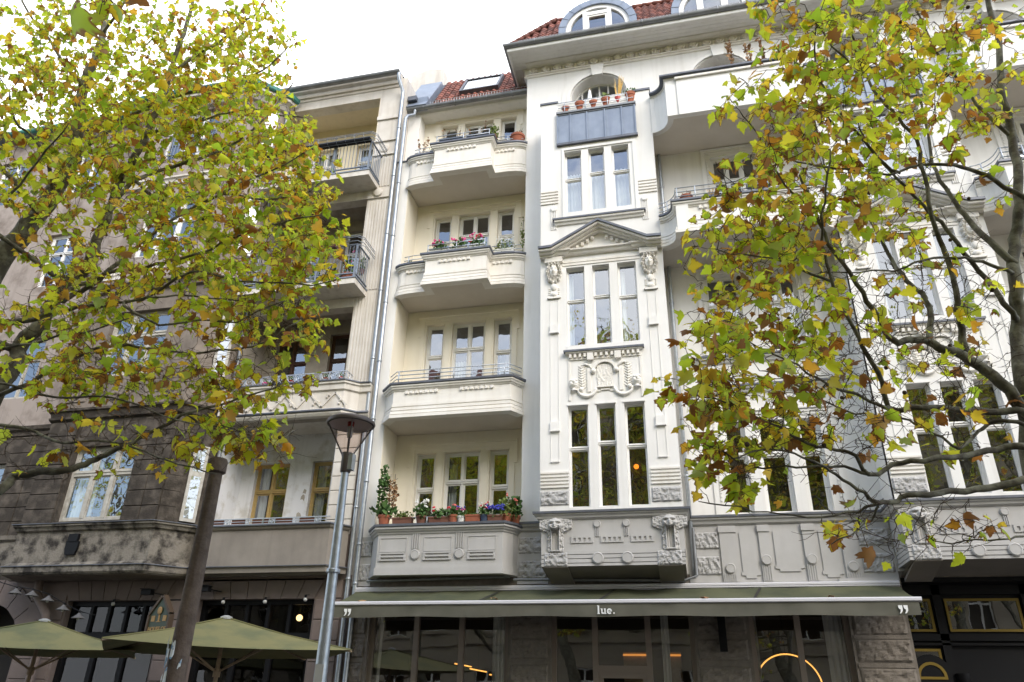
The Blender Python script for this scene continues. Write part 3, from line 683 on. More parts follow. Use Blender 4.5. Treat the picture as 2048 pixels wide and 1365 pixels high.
egg.add([(p[0], 0, p[1]) for p in ring]+[(p[0]*0.96, -0.055, p[1]*0.96) for p in ring]+[(p[0]*0.74, -0.06, p[1]*0.74) for p in ring]+[(p[0]*0.66, -0.035, p[1]*0.66) for p in ring]+[(p[0]*0.3, -0.065, p[1]*0.3) for p in ring]+[(0,-0.07,0)],
        [(k*n+i, k*n+(i+1)%n, (k+1)*n+(i+1)%n, (k+1)*n+i) for k in range(4) for i in range(n)]+[(4*n+i, 4*n+(i+1)%n, 5*n) for i in range(n)])
EGG = egg.mesh('frieze_egg', M['trim'], True)
dart = MB().prism([(-0.025,0.09),(0.025,0.09),(0.012,-0.09),(-0.012,-0.09)], -0.035, 0).mesh('frieze_dart', M['trim'])
x = L1+0.2
while x < 8.0:
    put('frieze_egg', EGG, WB, (x, A-0.001, 18.435), scale=(1.2, 1.3, 1.15)); put('frieze_dart', dart, WB, (x+0.178, A-0.001, 18.435)); x += 0.356
# eaves soffit, fascia, gutter
EV = [(-4.0, 20.0), (-4.0, 15.12), (11.0, 15.12)]
mb = MB()
for k in range(6):
    ya, yb = 15.16+k*0.125, 15.16+(k+1)*0.125-0.008
    mb.box(-3.98, 11, ya, yb, 18.62, 18.66)
for k in range(3): mb.box(-3.98+k*0.125, -3.98+(k+1)*0.125-0.008, A+0.02, 20, 18.62, 18.66)
part('eaves_soffit', mb, M['white'], WB)
part('eaves_soffit', MB().box(-3.97, 11, 15.17, 20, 18.662, 18.70), M['white'], WB)
part('fascia', MB().sweep(EV, [(0, 18.75), (0.035, 18.75), (0.035, 18.58), (0.02, 18.56), (-0.03, 18.56), (-0.03, 18.75)]), M['white'], WB)
gu = gutter('gutter', [(-4.05, 20.0), (-4.05, 15.05), (11.0, 15.05)], 18.76, 0.095)
x = -3.2
while x < 9: part('gutter_joint', MB().lathe([(0.098, -0.02), (0.104, 0), (0.098, 0.02)], 12, (0,0,0)), M['gutter'], gu).matrix_local = Matrix.Translation(Vector((x, 15.05, 18.75)) - wpos(gu)) @ Matrix.Rotation(PI/2, 4, 'Y'); x += 1.02
# upper mansard
ru = part('roof', MB().slab([(-2.85,16.32),(11,16.32),(11,20),(-2.85,20)], 20.75, 20.86), M['lead'], WB)
su = math.atan2(2.08, 1.17)
hipx = lambda v: -3.92 + v*0.50
DORM = [-1.42, 1.83, 5.2]
def in_dormer(x, v):
    z = 18.80+v*math.sin(su)
    for c in DORM:
        if z < 19.36: 
            if abs(x-c) < 1.12: return True
        elif ((x-c)/1.16)**2+((z-19.36)/1.16)**2 < 1: return True
    return False
roof_plane(ru, -3.92, 3.6, 15.13, 18.80, 16.30, 20.88, in_dormer, left=hipx)
part('roof_hip', MB().add([(-3.95,15.13,18.78),(-2.80,16.3,20.86),(-2.80,20,20.86),(-3.95,20,18.78)], [(0,1,2,3)]), M['tile'], ru)
hp = MB()
for k in range(8):
    t0, t1 = k/8, (k+1)/8+0.02
    a, b = Vector((-3.92,15.10,18.84)), Vector((-2.80,16.27,20.92))
    hp.tube([a.lerp(b, t0), a.lerp(b, t1)], [0.075, 0.06], 8)
part('ridge_tiles', hp, M['tile'], ru, smooth=True)
hp = MB()
for k in range(30): hp.tube([(-2.8+k*0.3, 16.3, 20.9), (-2.8+k*0.3+0.33, 16.3, 20.9)], [0.085, 0.07], 8)
part('ridge_tiles', hp, M['tile'], ru, smooth=True)
part('roof_boarding', MB().add([(3.6,15.13,18.8),(11,15.13,18.8),(11,16.3,20.88),(3.6,16.3,20.88)], [(0,1,2,3)]), M['tile'], ru)
snow_guard(-3.7, 8.5, 15.14, 18.80, 0.19)
# round dormers clad in zinc
for c in DORM:
    d = thing('dormer', (0,0,0), None, None); d.parent = WB; d.location = -wpos(WB); W[d.name] = Vector((0,0,0))
    yf = 15.42; n = 20
    for (nm, r0, r1, y0, y1, mt) in [('zinc_hood', 0.93, 1.14, yf-0.06, 17.2, 'zinc'), ('frame', 0.80, 0.93, yf, yf+0.1, 'frame')]:
        mb = MB()
        for i in range(n):
            q = [(c+r*math.cos(PI*j/n), 19.33+r*math.sin(PI*j/n)*0.97) for (r, j) in ((r0,i),(r1,i),(r1,i+1),(r0,i+1))]
            mb.add([(p[0], y0, p[1]) for p in q]+[(p[0], y1, p[1]) for p in q], [(0,1,2,3),(1,5,6,2),(0,3,7,4)])
        mb.box(c-r1, c-r0, y0, y1, 18.8, 19.33); mb.box(c+r0, c+r1, y0, y1, 18.8, 19.33)
        part(nm, mb, M[mt], d)
    for i in range(1, n, 2):
        a = PI*i/n; mb = MB(); ca, sa = math.cos(a), math.sin(a)*0.97
        mb.tube([(c+1.145*ca, yf-0.06, 19.33+1.145*sa), (c+1.145*ca, 17.0, 19.33+1.145*sa)], 0.012, 4); mb.tube([(c+0.93*ca, yf-0.063, 19.33+0.93*sa), (c+1.14*ca, yf-0.063, 19.33+1.14*sa)], 0.010, 4)
        part('standing_seam', mb, M['zinc'], d)
    mb = MB()
    mb.box(c-0.42, c-0.30, yf-0.02, yf+0.1, 18.8, 20.0); mb.box(c+0.30, c+0.42, yf-0.02, yf+0.1, 18.8, 20.0); mb.box(c-0.30, c+0.30, yf-0.02, yf+0.1, 19.84, 19.97)
    mb.box(c-0.24, c+0.24, yf+0.0, yf+0.08, 19.78, 19.84); mb.box(c-0.30, c-0.24, yf, yf+0.08, 18.8, 19.84); mb.box(c+0.24, c+0.30, yf, yf+0.08, 18.8, 19.84)
    part('casement', mb, M['frame'], d)
    ol = arch(c, 0.86, 18.8, 19.33, 16); tr_ = tessellate_polygon([[Vector((p[0], p[1], 0)) for p in ol]])
    part('pane', MB().add([(p[0], yf+0.06, p[1]) for p in ol], [tuple(t) for t in tr_]), M['glass'], d)
    part('dormer_back', MB().prism([(p[0], p[1]) for p in ol], yf+0.5, yf+0.6), M['room'], d)

# ----- the two bays
def face_fn(u, v):                                     # woman's head with curls, a drop ornament under it
    h = 0.0
    y = (v-0.72)/0.28                                   # head centre
    f = dome(u, v, 0, 0.75, 0.44, 0.175)
    if f > 0:
        h = 0.05 + 0.085*f
        h += 0.055*gauss(u, v, 0, 0.735, 0.075, 0.05) + 0.018*gauss(u, v, 0, 0.705, 0.12, 0.014)
        h -= 0.05*gauss(u, v, -0.2, 0.785, 0.12, 0.02) + 0.05*gauss(u, v, 0.2, 0.785, 0.12, 0.02)
        h += 0.022*gauss(u, v, -0.2, 0.782, 0.06, 0.010) + 0.022*gauss(u, v, 0.2, 0.782, 0.06, 0.010)
        h += 0.02*gauss(u, v, 0, 0.667, 0.13, 0.010) - 0.03*gauss(u, v, 0, 0.682, 0.15, 0.006) - 0.02*gauss(u, v, 0, 0.648, 0.14, 0.010) + 0.02*gauss(u, v, 0, 0.622, 0.14, 0.02)
        if v > 0.83 and abs(u) < 0.4: h += 0.02*math.sin(u*30)*sm(v, 0.83, 0.86)
    for (cu, cv, r) in [(-0.62,0.86,0.2),(0.62,0.86,0.2),(-0.5,0.95,0.17),(0.5,0.95,0.17),(-0.18,0.965,0.18),(0.18,0.965,0.18),(-0.72,0.74,0.19),(0.72,0.74,0.19),(-0.62,0.62,0.18),(0.62,0.62,0.18),(-0.5,0.53,0.18),(0.5,0.53,0.18),(-0.22,0.47,0.16),(0.22,0.47,0.16)]:
        q = dome(u, v, cu, cv, r, r*0.34)
        if q > 0:
            rr = math.hypot((u-cu)/r, (v-cv)/(r*0.34)); a = math.atan2((v-cv)/0.34, u-cu)
            h = max(h, 0.03+0.07*q+0.026*math.sin(a+rr*11)*min(1, rr*2)) if (f <= 0 or v > 0.85) else h
    if abs(u) < 0.4 and 0.02 < v < 0.46: h = max(h, 0.022)
    if abs(u) < 0.62 and 0.10 < v < 0.30 and int(v*60) % 3: h = max(h, 0.018)
    q = dome(u, v, 0, 0.32, 0.3, 0.1)
    if q > 0: h = max(h, 0.03+0.045*q)
    q = dome(u, v, 0, 0.12, 0.36, 0.07)
    if q > 0: h = max(h, 0.02+0.05*q)
    if abs(u) < 0.75*(1-abs(v-0.025)*8) and v < 0.05: h = max(h, 0.05)
    return h
def mask_fn(u, v):                                     # bearded man, mouth wide open, hair blown to the sides
    h = 0.0
    ang = noise.noise((u*2.2, v*5, 2.0))
    wild = 0.5*noise.noise((u*5+ang, v*11, 7.3))+0.5*noise.noise((u*11, v*19, 1.1))
    hw = 0.98*sm(v, 0.56, 0.72)*(1-sm(v, 0.93, 1.01))+0.46*(1-sm(v, 0.56, 0.74))
    if abs(u) < hw*(1+0.10*wild) and v > 0.01: h = 0.045+0.035*wild+0.05*(1-abs(u)/max(hw, .01))*sm(v, 0.5, 0.8)
    f = dome(u, v, 0, 0.80, 0.42, 0.19)
    if f > 0: h = max(h, 0.06+0.09*f)
    if f > 0:
        h += 0.075*gauss(u, v, 0, 0.77, 0.075, 0.065)+0.03*gauss(u, v, 0, 0.715, 0.13, 0.018)
        h += 0.035*gauss(u, v, -0.2, 0.872, 0.17, 0.022)+0.035*gauss(u, v, 0.2, 0.872, 0.17, 0.022)
        h -= 0.05*gauss(u, v, -0.2, 0.825, 0.11, 0.024)+0.05*gauss(u, v, 0.2, 0.825, 0.11, 0.024)
        h += 0.03*gauss(u, v, -0.27, 0.755, 0.09, 0.03)+0.03*gauss(u, v, 0.27, 0.755, 0.09, 0.03)
    # moustache, a hanging crescent
    c = 0.665+1.0*u*u*0.9
    if abs(u) < 0.3: h += 0.06*math.exp(-((v-c)/0.020)**2)
    # the long open channel below with raised lips
    if 0.06 < v < 0.66+0.5*u*u and abs(u) < 0.27:
        e = abs(u)
        h = 0.012+0.006*math.cos(u*46) if e < 0.22 else 0.085
    if 0.03 < v < 0.075 and abs(u) < 0.3: h = 0.08
    return max(h, 0)
FACE = relief(face_fn, 0.44, 0.98, 64, 130, M['trim'])
MASK = relief(mask_fn, 0.68, 0.70, 96, 100, M['grey'])
def wreath_fn(u, v):
    h = 0.0; c = 0.25*math.sin(v*2.6); k = (v*9) % 1.0
    for sgn in (-1, 1):
        d = abs(u-c-sgn*(0.1+0.65*k)); h = max(h, 0.035*math.exp(-(d/0.16)**2)*(1-k*0.6))
    h = max(h, 0.025*math.exp(-((u-c)/0.12)**2)); h += 0.012*max(0, noise.noise((u*6, v*18, 4)))
    return h
WREATH = relief(wreath_fn, 0.20, 0.56, 20, 60, M['trim'])
def leafy_fn(u, v): return 0.012+0.02*max(0, noise.noise((u*5, v*7, 1.7)))+0.012*max(0, noise.noise((u*11, v*15, 5)))
LEAFY = relief(leafy_fn, 0.34, 0.52, 28, 40, M['trim'])
def bay(dx, full=True):
    F = 15.0; x0, x1 = dx-3.0, dx-0.1
    B = WB
    op = [(-2.38,-1.945), (-1.76,-1.355), (-1.165,-0.735)]
    rows = [(5.22,7.44,6.5,[6.50,6.60,6.50]), (8.90,10.97,10.1,[10.10,10.17,10.10]), (12.58,14.49,13.7,[13.66,13.77,13.73])]
    wall('wall', rect(x0, x1, 5.1, 16.2), [rect(dx+a, dx+b, z0, z1) for (z0, z1, _, _) in rows for (a, b) in op], F, 0.13, M['white'], B)
    part('side_wall', MB().box(x0, x0+0.01, F+0.001, A, 5.1, 16.2), M['white'], B); part('side_wall', MB().box(x1-0.01, x1, F+0.001, A, 5.1, 16.2), M['white'], B)
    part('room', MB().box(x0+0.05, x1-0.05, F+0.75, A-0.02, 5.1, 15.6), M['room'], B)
    for (z0, z1, _, ts) in rows:
        for (a, b), t in zip(op, ts): window(B, dx+a, dx+b, z0, z1, F+0.12, trans=[t], fw=0.02, sash=0.026, tw=0.06)
    for (a, b) in op: curtain(B, dx+a+0.03, dx+b-0.03, 12.6, 13.95, F+0.30)
    curtain(B, dx-1.16, dx-1.02, 8.95, 10.9, F+0.3); curtain(B, dx-2.35, dx-2.25, 8.95, 10.9, F+0.3)
    # base with carved masks
    g = part('base', MB().box(x0+0.03, x1-0.03, F+0.001, A, 4.34, 5.0), M['grey'], B)
    mb = MB()
    for k, (za, zb) in enumerate([(4.05,4.10),(4.115,4.185),(4.20,4.265),(4.28,4.345)]): mb.box(x0+0.04, x1-0.04, F-0.028, A, za, zb)
    mb.box(x0+0.06, x1-0.06, F+0.01, A-0.01, 4.06, 4.33)
    part('striped_plinth', mb, M['grey'], B)
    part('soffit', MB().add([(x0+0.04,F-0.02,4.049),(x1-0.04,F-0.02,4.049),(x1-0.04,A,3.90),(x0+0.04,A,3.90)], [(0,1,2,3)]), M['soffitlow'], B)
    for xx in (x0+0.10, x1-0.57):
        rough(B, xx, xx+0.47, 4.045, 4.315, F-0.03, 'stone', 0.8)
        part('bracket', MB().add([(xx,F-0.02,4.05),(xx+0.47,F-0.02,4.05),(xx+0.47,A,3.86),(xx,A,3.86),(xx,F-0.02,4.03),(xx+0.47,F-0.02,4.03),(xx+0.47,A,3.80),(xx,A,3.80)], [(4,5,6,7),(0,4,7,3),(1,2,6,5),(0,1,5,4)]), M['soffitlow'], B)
    for cx in (dx-2.67, dx-0.39): put('carved_mask', MASK, B, (cx, F+0.002, 4.31))
    for cx in (dx-1.82, dx-1.24): boss(B, cx, F-0.028, 4.195, 0.115)
    for cx in (dx-1.82, dx-1.24):
        boss(B, cx, F+0.001, 4.87, 0.075); mb = MB()
        for k in range(3): mb.box(cx-0.04+k*0.03, cx-0.025+k*0.03, F-0.022, F+0.0005, 4.62, 4.80)
        part('fluting', mb, M['grey'], B)
    for xa in (dx-2.36, dx-1.76, dx-1.16):
        mb = MB(); y = F+0.0005; wd = 0.45
        for (a, b, c, d) in [(xa, xa+wd, 4.60, 4.635), (xa, xa+wd, 4.50, 4.525)]: mb.box(a, b, y-0.02, y, c, d)
        for k in range(5): mb.box(xa+k*(wd-0.05)/4, xa+k*(wd-0.05)/4+0.05, y-0.02, y, 4.525, 4.60)
        part('pierced_band', mb, M['grey'], B)
    # cornice and sill over the base, running back round the sides
    pth = [(x0, A), (x0, F), (x1, F), (x1, A)]
    part('cornice', MB().sweep(pth, [(-0.02, 5.09), (0.105, 5.09), (0.10, 5.06), (0.07, 5.045), (0.055, 5.0), (0.02, 4.975), (0.0, 4.965), (-0.02, 4.965)]), M['grey'], B)
    part('sill', MB().sweep(pth, [(-0.02, 5.145), (0.13, 5.135), (0.13, 5.09), (-0.02, 5.0901)]), M['lead'], B)
    # piers: rough blocks, reeded bands, sunk panels, small blocks
    for (xa, xb) in ((x0, dx-2.38), (dx-0.71, x1)):
        rough(B, xa+0.01, xb-0.01, 5.27, 5.57, F-0.005, 'stone', 0.8)
        for zb, zt in ((5.64, 5.98),):
            mb = MB(); n = 5; s = (zt-zb)/(2*n-1)
            for k in range(n): mb.box(xa+0.02, xb, F-0.035, F-0.0005, zb+2*k*s, zb+(2*k+1)*s)
            part('reeded_band', mb, M['trim'], B)
        pc = xa+0.33 if xa == x0 else xb-0.32
        mb = MB(); n = 5
        for k in range(n): mb.box((xa if xa == x0 else xa+0.17), (xa+0.45 if xa == x0 else xb), F-0.03, F-0.0005, 12.89+k*0.09, 12.89+k*0.09+0.048)
        part('reeded_band', mb, M['trim'], B)
        for (za, zb) in ((9.24, 9.46), (6.87, 7.09)):
            mb = MB(); mb.box(pc-0.10, pc+0.10, F-0.05, F-0.0005, za+0.025, zb); mb.box(pc-0.11, pc+0.11, F-0.062, F-0.0005, za, za+0.025); part('pier_block', mb, M['white'], B)
        for (za, zb) in ((7.12, 9.22), (9.48, 10.1), (6.2, 6.85)):
            mb = MB()
            for xx in (pc-0.098, pc+0.086): mb.box(xx, xx+0.012, F-0.012, F-0.0005, za, zb)
            if za == 6.2: mb.box(pc-0.10, pc+0.10, F-0.035, F-0.0121, 6.19, 6.215)
            part('sunk_panel', mb, M['white'], B)
        put('carved_head', FACE, B, (dx-2.67 if xa == x0 else dx-0.42, F+0.002, 10.15))
        mb = MB()                                       # fluted drop beside the third floor windows
        mb.lathe([(0.085,0),(0.085,0.03),(0.06,0.045),(0,0.045)], 14, (pc, F-0.001, 12.72), 'y')
        for k in range(4): mb.box(pc-0.07+k*0.04, pc-0.05+k*0.04, F-0.022, F-0.0005, 12.1, 12.66)
        part('fluted_drop', mb, M['white'], B)
    for (xa, xb, z0, z1) in [(dx-2.42, dx-0.69, 7.47, 7.52)]:
        for (a, b) in op: part('window_head', MB().box(dx+a-0.02, dx+b+0.02, F-0.025, F-0.0005, 7.445, 7.475), M['white'], B)
    # ornament between first and second floor
    o = part('ornament_panel', MB().box(dx-2.36, dx-0.73, F-0.012, F-0.0005, 8.52, 8.66), M['trim'], B)
    for (xa, xb) in ((dx-2.33, dx-1.95), (dx-1.76, dx-1.34), (dx-1.15, dx-0.77)): 
        mb = MB(); s = (xb-xa)/7
        for k in range(4): mb.box(xa+2*k*s, xa+(2*k+1)*s, F-0.075, F-0.0121, 8.57, 8.655)
        mb.box(xa, xb, F-0.03, F-0.0121, 8.525, 8.555)
        part('dentil_band', mb, M['trim'], o)
    for xc in (dx-1.855, dx-1.245): part('pier_block', MB().box(xc-0.07, xc+0.07, F-0.09, F-0.0121, 8.485, 8.65), M['trim'], o)
    fr = MB(); cx = dx-1.55
    for xx in (dx-2.36, dx-0.78): part('side_fillet', MB().box(xx, xx+0.05, F-0.02, F-0.0005, 7.56, 8.50), M['trim'], o)
    ar = MB(); n = 14
    for i in range(n):
        q = [(cx+r*math.cos(PI*j/n), 8.24+r*0.85*math.sin(PI*j/n)) for (r, j) in ((0.21,i),(0.265,i),(0.265,i+1),(0.21,i+1))]
        ar.add([(p[0], F-0.06, p[1]) for p in q]+[(p[0], F-0.0005, p[1]) for p in q], [(0,1,2,3),(0,3,7,4),(1,5,6,2)])
    part('arched_hood', ar, M['trim'], o)
    put('leaf_carving', LEAFY, o, (cx, F-0.0005, 7.86))
    part('shield_sill', MB().box(cx-0.19, cx+0.19, F-0.05, F-0.0005, 7.82, 7.85), M['trim'], o)
    mb = MB(); mb.box(cx-0.26, cx-0.1, F-0.02, F-0.0005, 7.73, 7.755); mb.box(cx+0.1, cx+0.26, F-0.02, F-0.0005, 7.73, 7.755); mb.box(cx-0.1, cx+0.1, F-0.03, F-0.0005, 7.76, 7.785); part('shield_foot', mb, M['trim'], o)
    for sg in (-1, 1):
        part('round_ball', MB().ball((cx+sg*0.255, F-0.03, 8.22), 0.062, 12), M['trim'], o, smooth=True)
        part('round_ball', MB().ball((cx+sg*0.53, F-0.03, 7.80), 0.055, 12), M['trim'], o, smooth=True)
        part('side_strip', MB().box(min(cx+sg*0.31, cx+sg*0.39), max(cx+sg*0.31, cx+sg*0.39), F-0.03, F-0.0005, 7.74, 8.3), M['trim'], o)
        sc_ = MB(); pts = [(cx+sg*(0.40+0.20*math.cos(t)), F-0.025, 7.82+0.19*math.sin(t)) for t in [PI*1.02+PI*0.95*i/12 for i in range(13)]] if sg < 0 else [(cx+sg*(0.40-0.20*math.cos(t)), F-0.025, 7.82+0.19*math.sin(t)) for t in [PI*1.02+PI*0.95*i/12 for i in range(13)]]
        sc_.tube(pts, [0.04-0.012*abs(i-6)/6 for i in range(13)], 8); part('scroll', sc_, M['trim'], o, smooth=True)
        sc_ = MB(); sc_.tube([(cx+sg*0.29, F-0.02, 8.27), (cx+sg*0.33, F-0.025, 8.36), (cx+sg*0.42, F-0.025, 8.40), (cx+sg*0.47, F-0.02, 8.39)], [0.02,0.028,0.026,0.02], 8); part('scroll', sc_, M['trim'], o, smooth=True)
        put('wreath', WREATH, o, (cx+sg*0.49, F-0.0005, 7.82), scale=(sg, 1, 1))
        part('urn', MB().lathe([(0.075,0),(0.075,0.02),(0.045,0.035),(0.04,0.06),(0.09,0.10),(0.10,0.13),(0.098,0.135)], 16, (cx+sg*0.69, F-0.03, 7.78)), M['trim'], o, smooth='auto')
        fb = MB()
        for (a, b, r) in [(-0.05,0.02,0.05),(0.045,0.02,0.05),(0,0.075,0.055),(-0.055,0.09,0.035),(0.05,0.1,0.036)]: fb.ball((cx+sg*0.69+a, F-0.045, 7.93+b), r, 8)
        part('fruit_heap', fb, M['trim'], o, smooth=True)
    # second floor sill
    part('sill', MB().sweep([(dx-2.45, F), (dx-0.66, F)], [(0, 8.75), (0.12, 8.745), (0.12, 8.70), (0, 8.70)]), M['lead'], B)
    part('sill_moulding', MB().sweep([(dx-2.41, F), (dx-0.70, F)], [(0, 8.699), (0.10, 8.699), (0.095, 8.675), (0.05, 8.66), (0, 8.66)]), M['trim'], B)
    part('wall_panel', MB().box(dx-2.38, dx-0.73, F-0.018, F-0.0005, 8.76, 8.89), M['white'], B)
    # pediment over the second floor
    mb = MB()
    for z in (11.02, 11.10): mb.box(dx-2.45, dx-0.63, F-0.02, F-0.0005, z, z+0.055)
    part('entablature', mb, M['trim'], B)
    for xc in (dx-2.67, dx-0.42): part('impost_block', MB().box(xc-0.21, xc+0.21, F-0.10, F-0.0005, 11.12, 11.26), M['trim'], B)
    pr = [(0, 11.40), (0.20, 11.40), (0.195, 11.37), (0.15, 11.355), (0.13, 11.31), (0.11, 11.285), (0, 11.27)]
    part('pediment_moulding', MB().sweep([(dx-2.88, F), (dx-2.44, F), (dx-2.44, F+0.04), (dx-0.66, F+0.04), (dx-0.66, F), (dx-0.20, F)], [(o_*1.0, z) for o_, z in pr]), M['trim'], B)
    zt = 11.42; ap = (dx-1.55, 12.05); el, er = dx-3.0, dx-0.10
    top = [(el, zt), (dx-2.68, zt+0.01), ap, (dx-0.42, zt+0.01), (er, zt)]
    def raked(off0, off1, y0, y1, mt, nm):
        pts = [(p[0], p[1]-off0) for p in top] + [(p[0], p[1]-off1) for p in reversed(top)]
        mb = MB(); n = len(top)
        for i in range(n-1):
            q = [pts[i], pts[i+1], pts[2*n-2-i], pts[2*n-1-i]]
            mb.add([(p[0], y0, p[1]) for p in q]+[(p[0], y1, p[1]) for p in q], [(0,1,2,3),(0,4,5,1),(3,2,6,7)]+([(0,3,7,4)] if i == 0 else [])+([(1,5,6,2)] if i == n-2 else []))
        return part(nm, mb, M[mt], B)
    raked(-0.03, 0.03, 14.66, F+0.02, 'lead', 'pediment_flashing')
    raked(0.03, 0.08, 14.70, F, 'trim', 'raking_cornice'); raked(0.08, 0.12, 14.78, F, 'trim', 'raking_cornice'); raked(0.12, 0.17, 14.87, F, 'trim', 'raking_cornice')
    mb = MB()
    for sg in (-1, 1):
        for k in range(7):
            t = 0.1+0.8*k/6.6; xx = ap[0]+sg*(1-t)*1.0; zz = ap[1]-0.20-(1-t)*0.575
            mb.add([(xx+a*0.035, y_, zz+b) for y_ in (F-0.075, F-0.0005) for (a, b) in ((-1,-0.075),(1,-0.075),(1,0.0),(-1,0.0))], [(0,1,2,3),(0,4,5,1),(1,5,6,2),(3,7,4,0)])
    part('raking_dentils', mb, M['trim'], B, kind='stuff')
    # third floor
    part('sill', MB().sweep([(dx-2.68, F), (dx-0.41, F)], [(0, 12.37), (0.13, 12.365), (0.13, 12.32), (0, 12.32)]), M['lead'], B)
    part('sill_moulding', MB().sweep([(dx-2.64, F), (dx-0.45, F)], [(0, 12.319), (0.11, 12.319), (0.10, 12.27), (0.06, 12.25), (0.04, 12.20), (0, 12.18)]), M['trim'], B)
    mb = MB(); y = F-0.0005
    mb.box(dx-2.44, dx-0.55, y-0.03, y, 14.53, 14.60); mb.box(dx-2.44, dx-2.39, y-0.03, y, 12.4, 14.53); mb.box(dx-0.63, dx-0.55, y-0.03, y, 12.4, 14.53)
    part('window_surround', mb, M['white'], B)
    # zinc apron of the roof balcony between the two pier heads
    zp = part('zinc_apron', MB().box(dx-2.55, dx-0.49, F-0.05, F-0.0005, 14.76, 15.70), M['zinc'], B)
    for xx in (dx-2.55, dx-2.20, dx-1.76, dx-1.29, dx-0.85, dx-0.51): part('standing_seam', MB().box(xx-0.012, xx+0.018, F-0.085, F-0.0501, 14.74, 15.69), M['zinc'], zp)
    part('drip_edge', MB().box(dx-2.57, dx-0.47, F-0.08, F+0.0, 14.69, 14.757), M['lead'], zp)
    part('coping', MB().box(dx-2.57, dx-0.47, F-0.10, F+0.12, 15.74, 15.80), M['gutter'], zp)
    part('rim', MB().box(dx-2.56, dx-0.48, F-0.07, F+0.0, 15.70, 15.74), M['gutter'], zp)
    for (xa, xb) in ((x0, dx-2.55), (dx-0.49, x1)):
        part('pier_cap', MB().box(xa-0.02, xb+0.02, F-0.03, F+0.25, 16.2, 16.26), M['lead'], B)
        part('pier', MB().box(xa+0.001, xb, F+0.0005, F+0.22, 15.6, 16.199), M['white'], B)
    part('terrace_floor', MB().box(x0, x1, F+0.2, A, 15.6, 15.68), M['lead'], B)
    if full:
        mb = MB()
        for z in (15.98, 16.16): mb.tube([(dx-2.53, F-0.04, z), (dx-0.52, F-0.04, z)], 0.012, 6)
        for xx in (dx-2.35, dx-1.78, dx-1.2, dx-0.68): mb.tube([(xx, F-0.04, 15.79), (xx, F-0.04, 16.16)], 0.012, 6)
        part('railing', mb, M['rail'], B, smooth=True)
    return B
bay(0.0); bay(EX, False)
